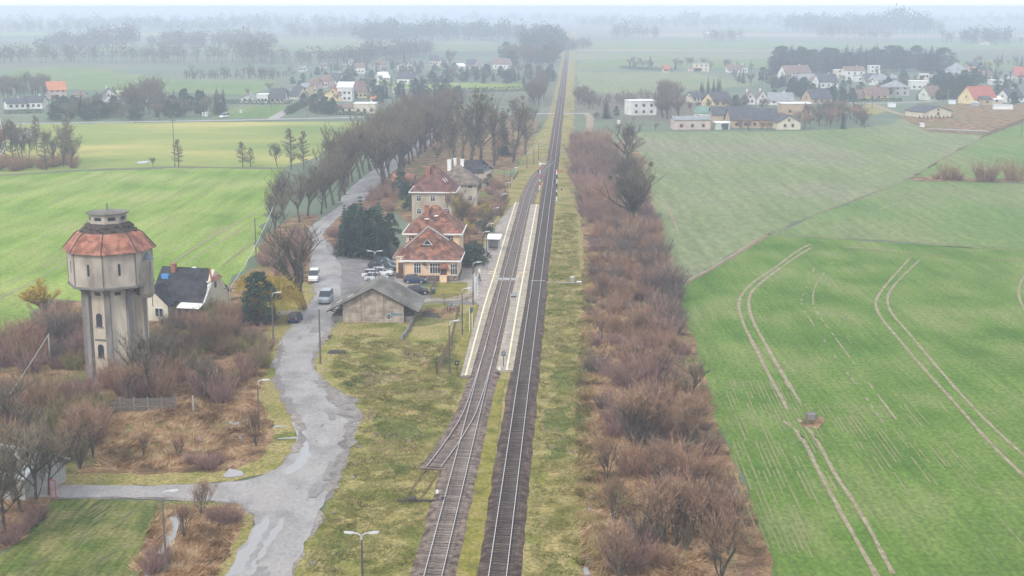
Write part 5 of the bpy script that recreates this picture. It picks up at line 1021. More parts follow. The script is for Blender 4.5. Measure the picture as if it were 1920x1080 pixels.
for q in range(9): mb = MB(); leafclump(mb, rg.choice(g3[2]), rg.uniform(.4, .5), 190, .26, rg, 0, 1, 0); LIB['mistm'].append(mb.mesh('mistletoe', [M['mistle']]))
for i in range(3):
    tm('larch%d' % i, gen_layered(220 + i, 12, 3.2, 56, 52), (M['bark'], M['twig']))
for i in range(3): tm('spruce%d' % i, gen_spruce(20 + i, 12, 2.6, 20, 16, .42), (M['bark'], M['spruce']))
tm('fir0', gen_spruce(91, 12, 3.7, 20, 20, .42), (M['bark'], M['needle'])); tm('fir1', gen_spruce(92, 12, 3.4, 18, 18, .45), (M['bark'], M['needle']))
for i in range(2): tm('pine%d' % i, gen_pine(30 + i, 12, 4.2), (M['bark'], M['needle']))
tm('willow', gen_willow(5, 8, 3.6), (M['bark'], M['willow'])); tm('olive', gen_tree(230, 9, 1.0, .2, .3, 7, 3800, .06, .8), (M['bark'], M['willow']))
SH = [gen_shrub(40 + i, 3.2, 3.8, 95, 12, .034).mesh('shrub_twigs', [M['shrub']]) for i in range(4)]
SH2 = [gen_shrub(50 + i, 3.4, 3.8, 90, 12, .034).mesh('brown_shrub_twigs', [M['shrub2']]) for i in range(3)]
SH3 = [gen_shrub(60 + i, 3.4, 3.8, 100, 12, .034).mesh('grey_shrub_twigs', [M['shrubg']]) for i in range(3)]
SH4 = [gen_shrub(80 + i, 3.0, 3.4, 80, 12, .034).mesh('olive_shrub_twigs', [M['olive']]) for i in range(2)]
BU = [gen_bush(70 + i, 3, 2.4).mesh('evergreen_foliage', [M['hedge']]) for i in range(2)]
VR = random.Random(77)
def tree(kind, px, pb, label, H=None, top=None, grp=None, name='bare_tree', cat='tree', sx=1, xy=None, extra=()):
    x, y = xy or P(px, pb)
    if H is None: H = HT(top, y)
    a, b = LIB[kind]; h0 = max(v.co.z for v in b.vertices) if kind not in HH else HH[kind]; HH[kind] = h0; s_ = H / h0; rz = VR.uniform(0, 6.28)
    t = thing(name, label, cat, (x, y, 0), rz, grp); put('trunk', a, t, sc=(s_ * sx, s_ * sx, s_)); put('crown', b, t, sc=(s_ * sx, s_ * sx, s_))
    for nm, me in extra:
        for mm_ in (LIB[me] if isinstance(LIB[me], list) else [LIB[me]]): put(nm, mm_, t, sc=(s_ * sx, s_ * sx, s_))
    return t
HH = {}
def shrub(x, y, lib, label, grp, s_=1.0, sz=None, name='bare_shrub', cat='shrub'):
    o = put(name, VR.choice(lib), None, (x, y, .05), VR.uniform(0, 6.28), (s_ * VR.uniform(.9, 1.15), s_ * VR.uniform(.9, 1.15), (sz or s_) * VR.uniform(.85, 1.15))); return tag(o, label, cat, grp)
ORD = ['first', 'second', 'third', 'fourth', 'fifth', 'sixth', 'seventh', 'eighth', 'ninth', 'tenth', 'eleventh', 'twelfth', 'thirteenth', 'fourteenth', 'fifteenth', 'sixteenth', 'seventeenth', 'eighteenth', 'nineteenth', 'twentieth', 'twenty-first', 'twenty-second', 'twenty-third', 'twenty-fourth', 'twenty-fifth', 'twenty-sixth', 'twenty-seventh', 'twenty-eighth', 'twenty-ninth', 'thirtieth']
# the avenue
a0 = [(514, 446, 338), (533, 412, 308), (562, 418, 318), (577, 405, 312), (602, 402, 290), (612, 391, 288), (625, 384, 262), (636, 378, 264), (646, 366, 246)]
for i, (px, py, tp) in enumerate(a0): tree(AV[i % 5], px, py, 'leafless avenue tree on the field side, %s from the near end' % ORD[i], top=tp, grp='trees of the avenue', sx=.92)
rd = resample(smooth([P(*p) for p in [(668, 368), (695, 342), (724, 318), (762, 292), (790, 268), (806, 250), (822, 230)]], 2), 9.0); dd_ = dirs(rd)
for i, (p, q) in enumerate(zip(rd, dd_)):
    for sg, nm in ((-1, 'field side'), (1, 'wood side')):
        if sg == 1 and i < 2: continue
        k = i + 9 if sg < 0 else i - 2
        if k < 30: tree(AV[(i * 2 + sg) % 5], 0, 0, 'leafless avenue tree on the %s, %s from the near end' % (nm, ORD[k]), H=VR.uniform(14, 19), grp='trees of the avenue', xy=(p[0] + q[1] * sg * 4.6 + VR.uniform(-.6, .6), p[1] - q[0] * sg * 4.6 + VR.uniform(-1, 1)))
# single trees
tree('bigtree', 568, 580, 'big leafless tree with forked trunk beside the white van at the road', top=384, grp=None, sx=1.15)
tree('fir0', 648, 478, 'broad blue-green pine above the blue sign, nearest the road', top=384, name='pine_tree', grp='pines by the car park', sx=.85); tree('fir1', 678, 480, 'tallest blue-green pine in the middle of the car park pines', top=368, name='pine_tree', grp='pines by the car park')
tree('pine0', 700, 476, 'round blue-green pine filling the middle of the car park group', top=386, name='pine_tree', grp='pines by the car park', sx=.9); tree('pine1', 660, 470, 'low spreading pine behind the blue sign', top=392, name='pine_tree', grp='pines by the car park', sx=.9); tree('fir0', 712, 484, 'dense blue-green pine closest to the parked cars', top=372, name='pine_tree', grp='pines by the car park', sx=.9); tree('pine1', 733, 470, 'smaller blue-green pine between the group and the station', top=398, name='pine_tree', grp='pines by the car park', sx=.7); tree('pine0', 664, 455, 'blue-green pine at the back of the car park group', top=380, name='pine_tree', grp='pines by the car park', sx=.8)
tree('willow', 514, 600, 'golden weeping willow beside the dark pine and wooden lamp pole', top=494, name='weeping_willow', sx=1.45); tree('willow', 472, 560, 'smaller golden willow behind the dark pine', top=496, name='weeping_willow', sx=1.2)
tree('pine1', 487, 612, 'dark green pine in front of the golden willow', top=508, name='pine_tree', sx=.95)
tree('olive', 95, 596, 'yellow-green leafless tree behind the scrub beside the tower', top=518, sx=1.6); tree('olive', 868, 425, 'golden leafless tree in the garden behind the station', top=362, sx=1.0); tree('olive', 905, 425, 'olive-golden tree at the platform side of the garden', top=372, sx=.9); tree('olive', 880, 450, 'low olive tree behind the evergreen hedge', top=405)
tree('larch0', 335, 314, 'lone conical leafless tree standing in the field', top=259, grp='trees on the field boundary'); tree('larch1', 455, 313, 'wide two-stemmed tree on the field boundary', top=264, grp='trees on the field boundary', sx=1.25); tree('larch2', 470, 313, 'smaller companion of the two-stemmed tree on the boundary', top=276, grp='trees on the field boundary', sx=1.1)
tree('bare1', 520, 313, 'thin rounded tree between the boundary pair and the tall trees', top=264, grp='trees on the field boundary'); tree('larch1', 546, 318, 'tallest dark-crowned tree on the field boundary', top=238, grp='trees on the field boundary', sx=1.0); tree('larch2', 570, 318, 'slim leaning tree beside the tallest boundary tree', top=243, grp='trees on the field boundary', sx=.8); tree('bare2', 287, 314, 'tiny sapling on the boundary beside the lone conical tree', top=292, grp='trees on the field boundary')
# big trees on the east side
tree('vase', 1178, 305, 'large open-branched bare tree at the far end of the thicket', top=210, sx=1.45); tree('mtree', 1184, 422, 'broad brown tree with mistletoe balls rising out of the thicket', top=290, sx=.95, extra=(('mistletoe', 'mistm'),)); tree('mtree', 1178, 360, 'smaller brown mistletoe tree behind the broad one in the thicket', top=272, sx=.85, extra=(('mistletoe', 'mistm'),))
tree('bare0', 1296, 757, 'slender bare tree at the thicket edge by the green field', top=650, sx=1.0)
# tall ivy and mistletoe trees behind the houses
for i, (px, pb, tp, lb) in enumerate(((852, 318, 178, 'tall thin tree with bare top left of the others behind the houses'), (884, 322, 158, 'tall straight tree with small mistletoe behind the white chimneys'), (902, 318, 158, 'tall tree crowned by a big mistletoe tuft'), (926, 312, 170, 'mistletoe tree leaning beside the dark spruce'), (962, 305, 172, 'crooked tall tree with mistletoe nearest the railway'), (985, 290, 190, 'slender ivy-clad tree at the railway edge of the wood'), (868, 305, 186, 'slim tree between the two tallest behind the houses'))):
    tree(TALL[i % 3], px, pb, lb, top=tp, grp='tall trees behind the houses', extra=(('mistletoe', 'mist%d' % (i % 3)), ('ivy', 'ivy%d' % (i % 3))))
tree('spruce0', 943, 292, 'dark blue-green spruce among the tall mistletoe trees', top=203, name='spruce_tree')
wd = [P(x, y) for x, y in [(740, 330), (800, 268), (835, 222), (1008, 222), (1000, 262), (975, 300), (935, 322), (900, 305), (860, 300), (800, 322)]]
def inside(p, poly):
    c = False; j = len(poly) - 1
    for i in range(len(poly)):
        a, b = poly[i], poly[j]
        if (a[1] > p[1]) != (b[1] > p[1]) and p[0] < (b[0] - a[0]) * (p[1] - a[1]) / (b[1] - a[1]) + a[0]: c = not c
        j = i
    return c
def scatter(poly, n, mind, rng=VR):
    xs = [p[0] for p in poly]; ys = [p[1] for p in poly]; out = []; tr_ = 0
    while len(out) < n and tr_ < n * 60:
        tr_ += 1; p = (rng.uniform(min(xs), max(xs)), rng.uniform(min(ys), max(ys)))
        if inside(p, poly) and all(math.dist(p, q) > mind for q in out): out.append(p)
    return out
PXL = lambda l: [P(*p) for p in l]
for k, p in enumerate(scatter(wd, 44, 5)):
    if k % 3 == 0: tree(VR.choice(AV), 0, 0, 'grey leafless tree in the small wood behind the railway houses', H=VR.uniform(7, 11), grp='trees of the small wood', xy=p)
    else: tree(VR.choice(BR + CP), 0, 0, 'brownish leafless young tree in the small wood behind the railway houses', H=VR.uniform(5, 9), grp='young trees of the small wood', xy=p)
for k, p in enumerate(scatter(PXL([(745, 400), (765, 345), (905, 372), (940, 345), (955, 350), (945, 400), (915, 440), (900, 472), (862, 480), (852, 430), (780, 400)]), 40, 2.6)):
    if k % 4 == 3: tree(VR.choice(BR), 0, 0, 'small leafless garden tree among the railway houses', H=VR.uniform(5, 8), grp='garden trees by the railway houses', xy=p)
    else: shrub(*p, VR.choice([SH2, SH2, SH, BU]), 'garden shrub between the railway houses and the platform', 'garden shrubs by the railway houses', VR.uniform(.6, 1.1))
for px, py, H, lb in ((768, 395, 6, 'dark evergreen beside the tall tan house'), (752, 372, 7, 'dark fir in front of the red-roofed outbuilding'), (918, 352, 4, 'dark yew clump beside the ruined house')): tree('pine1', px, py, lb, H=H, name='evergreen_tree', sx=.9)
for k, (px, py) in enumerate(((848, 420), (812, 402), (835, 408))): tree(CP[k % 3], px, py, ['white-stemmed birch clump right behind the station roof', 'thin leafless tree in front of the tall tan house wall', 'pale leafless birch between the tan houses'][k], H=8, sx=.9)
# evergreen hedge by the platform
for k, (px, py, s_) in enumerate(((872, 500, 1.5), (886, 499, 1.5), (876, 488, 1.3), (890, 484, 1.3), (882, 474, 1.2), (894, 470, 1.1))): shrub(*P(px, py), BU, 'rounded evergreen bush, %s of the clipped hedge beside the platform' % ORD[k], 'clipped evergreens by the platform', s_, 1.1, 'evergreen_bush', 'bush')
# thicket east of the tracks
EAST = PXL([(1110, 1250), (1120, 1080), (1120, 900), (1112, 760), (1108, 600), (1110, 470), (1085, 340), (1083, 268), (1125, 272), (1205, 320), (1220, 400), (1245, 500), (1262, 545), (1292, 640), (1316, 780), (1362, 920), (1398, 1080), (1420, 1250)])
def dens(p, s=.11): return noise.noise(Vector((p[0] * s, p[1] * s * .7, 5.2)))
n_ = 0; ev = []
cand = scatter(EAST, 560, 1.6, random.Random(9))
for p in cand:
    px, py = PX(*p); rel = (px - 1100) / max(60, (py * .45 - 90))
    near = py > 620
    if py > 600 and dens(p) < -.12: continue
    if px < 1140 and py > 420 and VR.random() < (.6 if py > 600 else .3): continue
    if px < 1190 and py > 600 and VR.random() < .5: continue
    
    ev.append(p)
for p in ev[:470]:
    px, py = PX(*p); s_ = VR.choice((.55, .75, .9, 1.05, 1.2, 1.45)) * VR.uniform(.9, 1.1) * (1.0 if px > 1160 or py < 420 else .72)
    s_ *= .88
    if py < 400: s_ *= 1.5 if px < 1140 else .55
    lib = VR.choice([SH, SH2, SH2, SH3] if py > 420 else [SH, SH, SH2, SH3]); shrub(*p, lib, 'bare brushwood shrub in the dense thicket between the railway and the green field', 'thicket shrubs beside the railway', s_)
for k, (px, py, H) in enumerate(((1205, 835, 7.5), (1222, 838, 7), (1190, 830, 6.5), (1285, 850, 6), (1245, 1035, 7.5), (1268, 1030, 7), (1285, 1035, 7.5), (1330, 1000, 6), (1310, 960, 6.5), (1140, 900, 5), (1150, 980, 5), (1365, 1040, 6.5), (1350, 1090, 7), (1165, 1100, 6), (1255, 690, 5.5), (1200, 640, 5), (1240, 720, 5.5), (1180, 700, 5), (1130, 560, 5), (1128, 640, 5), (1300, 820, 6), (1230, 930, 6))):
    tree(CP[k % 3], px, py, 'multi-stemmed bare bush-tree standing above the thicket beside the field', H=H, grp='taller bush-trees of the thicket', sx=1.1)
# reeds and dead grass
def reeds(name, poly, n, ln, label, m, avoid=((315, 975), (330, 962), (342, 968), (340, 985), (332, 1000), (318, 1025), (300, 1055), (280, 1082), (268, 1085), (290, 1045), (310, 1010), (318, 990)), w_=.07):
    av = PXL([(x_ + (6 if x_ > 320 else -6 if x_ < 300 else 0), y_) for x_, y_ in avoid])
    rng = random.Random(n); pts = PXL(poly); xs = [p[0] for p in pts]; ys = [p[1] for p in pts]; mb = MB(); k = 0
    while k < n:
        x, y = rng.uniform(min(xs), max(xs)), rng.uniform(min(ys), max(ys))
        if not inside((x, y), pts) or inside((x, y), av): continue
        k += 1
        a = noise.noise(Vector((x * .15, y * .15, 1))) * 7; c = Vector((x, y, .05)); hh = noise.noise(Vector((x * .4, y * .4, 9)))
        if hh < -.25: continue
        for _ in range(9):
            d = Vector((math.cos(a) + rng.uniform(-.6, .6), math.sin(a) + rng.uniform(-.6, .6), rng.uniform(.25, 1.1))).normalized(); blade(mb, c + Vector((rng.uniform(-.4, .4), rng.uniform(-.4, .4), 0)), d, ln * rng.uniform(.5, 1.2), w_, rng)
    tag(mb.build(name, M[m]), label, 'reeds', kind='stuff')
reeds('dry_reeds', [(1090, 1100), (1086, 760), (1092, 560), (1098, 470), (1130, 460), (1170, 600), (1260, 840), (1330, 1100)], 5200, .95, 'orange-brown dry reeds along the ditch beside the railway', 'reed')
reeds('dry_reeds', [(1086, 1100), (1083, 800), (1088, 600), (1096, 480), (1112, 480), (1108, 620), (1112, 800), (1130, 1100)], 1800, .9, 'pale dry reeds hanging over the ditch at the foot of the thicket', 'straw')
reeds('dry_reeds', [(190, 880), (180, 800), (330, 760), (330, 730), (400, 700), (470, 640), (500, 650), (490, 720), (500, 780), (490, 830), (440, 860), (300, 878)], 3000, .9, 'orange-brown dry reeds on the marshy ground below the tower', 'reed')
reeds('dry_reeds', [(340, 960), (450, 950), (440, 1010), (400, 1100), (230, 1120), (290, 970), (325, 950)], 1100, .8, 'dry reeds lining the flooded ditch near the lane', 'reed')
reeds('grass_tufts', [(560, 1080), (640, 900), (690, 770), (620, 700), (650, 620), (760, 640), (850, 640), (870, 710), (830, 830), (770, 1080)], 2600, .28, 'rough grass tufts on the bank between road and railway', 'verge', w_=.05)
reeds('grass_tufts', [(985, 1090), (1010, 700), (1030, 500), (1045, 400), (1080, 400), (1092, 600), (1085, 800), (1088, 1090)], 2200, .25, 'rough grass tufts on the verge beyond the main line', 'verge', w_=.05)
def lumps(poly, n, label, m, rng=random.Random(12)):
    mb = MB()
    for p_ in scatter(PXL(poly), n, .5, rng):
        if noise.noise(Vector((p_[0] * .12, p_[1] * .12, 4))) < .05: continue
        for _ in range(rng.randint(1, 3)):
            rr = rng.uniform(.12, .3); cx_, cy_ = p_[0] + rng.uniform(-.5, .5), p_[1] + rng.uniform(-.5, .5); n_ = 7; ring = [(cx_ + rr * math.cos(a) * rng.uniform(.7, 1.2), cy_ + rr * math.sin(a) * rng.uniform(.7, 1.2), .06) for a in [k * 6.283 / n_ for k in range(n_)]]
            for k in range(n_): mb.face([ring[k], ring[(k + 1) % n_], (cx_, cy_, rr * .6 + .06)])
    tag(mb.build('molehills', M[m]), label, 'molehills', kind='stuff')
lumps([(680, 640), (760, 640), (830, 700), (850, 720), (800, 800), (760, 900), (700, 900), (680, 800)], 520, 'small dark molehills scattered over the bank beside the siding', 'soild')
lumps([(1020, 500), (1080, 400), (1085, 600), (1080, 900), (1020, 900)], 160, 'small dark molehills on the verge beyond the main line', 'soild')
for nm, poly, n_ in (('bank', [(560, 1080), (640, 900), (690, 770), (620, 700), (650, 620), (760, 640), (850, 640), (870, 710), (830, 830), (770, 1080)], 3000), ('verge', [(985, 1090), (1010, 700), (1030, 500), (1045, 400), (1080, 400), (1092, 600), (1085, 800), (1088, 1090)], 2000)):
    reeds('grass_tufts', poly, n_, .42, 'tall straw-coloured stalks in the grass of the %s' % ('bank between road and railway' if nm == 'bank' else 'verge beyond the main line'), 'straw', w_=.035); reeds('grass_tufts', poly, n_ + 1, .3, 'dark green tussocks in the grass of the %s' % ('bank between road and railway' if nm == 'bank' else 'verge beyond the main line'), 'tussock', w_=.06)
# scrub round the tower
SC = [([(-40, 700), (20, 640), (100, 600), (160, 600), (170, 700), (185, 735), (250, 750), (330, 745), (350, 700), (420, 640), (490, 620), (500, 600), (430, 590), (300, 610), (240, 700), (200, 710), (170, 700)], 95, 'bare scrub bush in the belt round the foot of the tower', 'scrub round the water tower', (.65, 1.25), [SH, SH3, SH2, SH2, SH4]),
      ([(-60, 960), (-60, 720), (60, 720), (200, 760), (190, 800), (150, 880), (90, 905)], 46, 'purple-brown scrub bush beside the lane end', 'scrub by the lane end', (.6, 1.2), [SH, SH2, SH2, SH4]),
      ([(350, 740), (400, 690), (440, 640), (500, 640), (500, 680), (470, 720), (400, 770)], 20, 'purple scrub bush on the bank beside the road bend', 'scrub by the road bend', (.55, 1.0), [SH, SH2, SH4]),
      ([(480, 500), (520, 450), (560, 430), (575, 480), (570, 540), (550, 560), (520, 520)], 22, 'brown shrub under the first avenue trees', 'shrubs under the avenue', (.6, .9), [SH, SH2]),
      ([(600, 460), (640, 425), (720, 340), (740, 350), (740, 395), (640, 440), (640, 475)], 30, 'low brown shrub between the avenue road and the pines', 'shrubs by the avenue road', (.5, .9), [SH, SH2])]
for poly, n, lb, gp, (s0, s1), libs in SC:
    for p in scatter(PXL(poly), n, 1.6): shrub(*p, VR.choice(libs), lb, gp, VR.uniform(s0, s1))
for px, py, H, kd, lb in ((280, 745, 9.5, 'bare1', 'leafless tree with mossy trunk standing before the panel fence'), (150, 880, 8, 'coppice0', 'fan-shaped bare tree on the grass bank beside the lane'), (175, 860, 6.5, 'coppice1', 'smaller fan-shaped bare tree beside the lane bank'), (385, 752, 6.5, 'bare2', 'small dark bare tree in the orange reed near the cement post'),
                          (480, 838, 5.2, 'coppice2', 'dark bare bush-tree beside the wooden lamp pole'), (269, 857, 3.2, 'coppice1', 'small solitary bare shrub in the reeds by the lane'), (378, 968, 4, 'coppice0', 'purple bare shrub at the lane side above the ditch'), (345, 1010, 4, 'coppice2', 'thin sapling beside the flooded ditch'), (335, 860, 3, 'coppice0', 'low thin shrub in the middle of the reed bed'),
                          (8, 1000, 12, 'bare0', 'bare tree in front of the pale barn nearest the corner'), (68, 945, 9.5, 'bare3', 'bare tree between the barn and the red frame'), (40, 960, 10, 'bare2', 'bare tree in the middle of the barn group'), (-25, 1040, 11, 'bare1', 'bare tree at the very corner beside the field'), (92, 930, 7.5, 'bare1', 'thin bare tree just beside the red frame'), (20, 820, 8, 'bare3', 'bare tree behind the pale barn'), (60, 840, 7, 'bare0', 'lower bare tree behind the barn roof'), (240, 760, 6, 'coppice2', 'thin bare tree close under the tower wall'), (320, 700, 6, 'bare3', 'dark bare tree in the scrub right of the tower')):
    tree(kd, px, py, lb, H=H)
for k, (px, py, s_) in enumerate(((395, 880, .5), (380, 878, .5), (410, 870, .45), (360, 870, .45), (405, 978, .55), (425, 985, .55), (440, 980, .5), (300, 1060, .6), (285, 1075, .6), (60, 985, .6), (40, 1000, .6), (75, 975, .5), (20, 1020, .6))): shrub(*P(px, py), SH, 'low reddish-brown shrub on the marshy ground near the lane', 'low shrubs near the lane', s_)
tree('ave2', -40, 560, 'bare tree at the photo edge behind the scrub', H=6)
for px, py, lb in ((20, 600, 'a'),): pass
# copse on the left
for k, p in enumerate(scatter(PXL([(-60, 328), (0, 322), (60, 322), (150, 318), (152, 296), (130, 285), (60, 280), (-30, 290)]), 26, 3.2)): tree((BR + ['larch0', 'larch2'])[k % 6], 0, 0, 'slim leafless tree of the dense copse at the field edge', H=VR.uniform(9, 14), grp='trees of the copse at the field edge', xy=p, sx=.8)
for k, p in enumerate(scatter(PXL([(-60, 325), (150, 318), (150, 305), (-60, 312)]), 22, 2.5)): shrub(*p, SH2, 'undergrowth bush at the foot of the copse', 'undergrowth of the copse', 1.1)
# bushes on the far right field edge
for px, py, s_, lb in ((1775, 338, 1.1, 'first'), (1795, 338, .8, 'second'), (1847, 340, 1.5, 'largest'), (1901, 340, 1.3, 'last'), (1755, 336, .5, 'lowest')): shrub(*P(px, py), SH2, '%s bare bush on the grassy strip between the two wheat fields' % lb, 'bushes between the wheat fields', s_ * 1.3)
sheet('grass_strip', [(1700, 334), (1750, 331), (1920, 336), (2000, 338), (2000, 344), (1920, 342), (1720, 340)], .08, M['dead'], .6, 3)
# ------------------------------------------------------------------ far houses
C_ = dict(w=(.62, .61, .57), c=(.56, .50, .38), y=(.62, .50, .26), g=(.36, .35, .33), p=(.50, .40, .34), b=(.42, .31, .20), n=(.50, .52, .44))
RM = dict(r=mat('far_red_roof', [(.32, .09, .06), (.40, .13, .09)], .4), d=mat('far_dark_roof', [(.05, .055, .065), (.09, .09, .10)], .4), g=mat('far_grey_roof', [(.20, .21, .22), (.28, .29, .30)], .4), b=mat('far_brown_roof', [(.15, .10, .08), (.22, .15, .12)], .4), w=M['white'], n=mat('far_green_roof', [(.10, .19, .15), (.16, .25, .20)], .4), o=mat('far_orange_roof', [(.45, .16, .07), (.52, .22, .11)], .4))
def house(xl, xr, yb, ye, yr, kind, wc, rc, label, rz=0, D=None, ch=True, name='house', nw=3, cat='house', hidden=0):
    x, y = P((xl + xr) / 2, yb); z = (y * CT + CAMH * ST); s_ = F / z; W = (xr - xl) / s_ * .96; he = max(2.3, (yb - ye) / s_); hr = max(he + (.2 if kind == 'f' else 1.2), (yb - yr) / s_ - .4)
    D = D or (9 if kind != 'g' else 11); t = thing(name, label, cat, (x, y, 0), rz + (math.pi / 2 if kind == 'g' else 0)); wm_ = cm(C_[wc])
    if kind == 'g': W, D = D, W; off = W / 2 * 1.0; xo = off; yo = 0
    else: xo, yo = 0, D / 2
    k2 = {'s': 'gable', 'g': 'gable', 'h': 'hip', 'f': 'flat', 'm': 'mono'}[kind]
    walls(t, W, D, he, hr, wm_, k2, xo, yo); r = roof(t, W, D, he, hr, RM[rc], k2, .4 if k2 != 'flat' else .25, xo, yo)
    if ch and k2 in ('gable', 'hip'): chimney(r, xo + W * .18, yo + .6, hr - 1.2, 1.7, BRICK if wc != 'w' else M['white'], .6)
    fl = 2 if he > 4.8 else 1
    for f in range(fl):
        zz = .9 + f * 2.8
        if kind == 'g':
            for i in range(max(1, nw - 1)): window(t, xo - W / 2, yo + (i - (max(1, nw - 1) - 1) / 2) * D / 3, zz, 1.1, 1.3, -math.pi / 2, frame=False)
        else:
            for i in range(nw): window(t, xo + (i - (nw - 1) / 2) * W / (nw + .3), yo - D / 2, zz, 1.2, 1.25, 0, frame=False)
    if kind == 'g' and hr - he > 2: window(t, xo - W / 2, yo, he + .2, .9, 1.1, -math.pi / 2, frame=False)
    if kind == 's' and rz < -.1: window(t, xo + W / 2, yo, he - .2, .9, 1.1, math.pi / 2, frame=False)
    if kind == 's' and rz > .1: window(t, xo - W / 2, yo, he - .2, .9, 1.1, -math.pi / 2, frame=False)
    return t
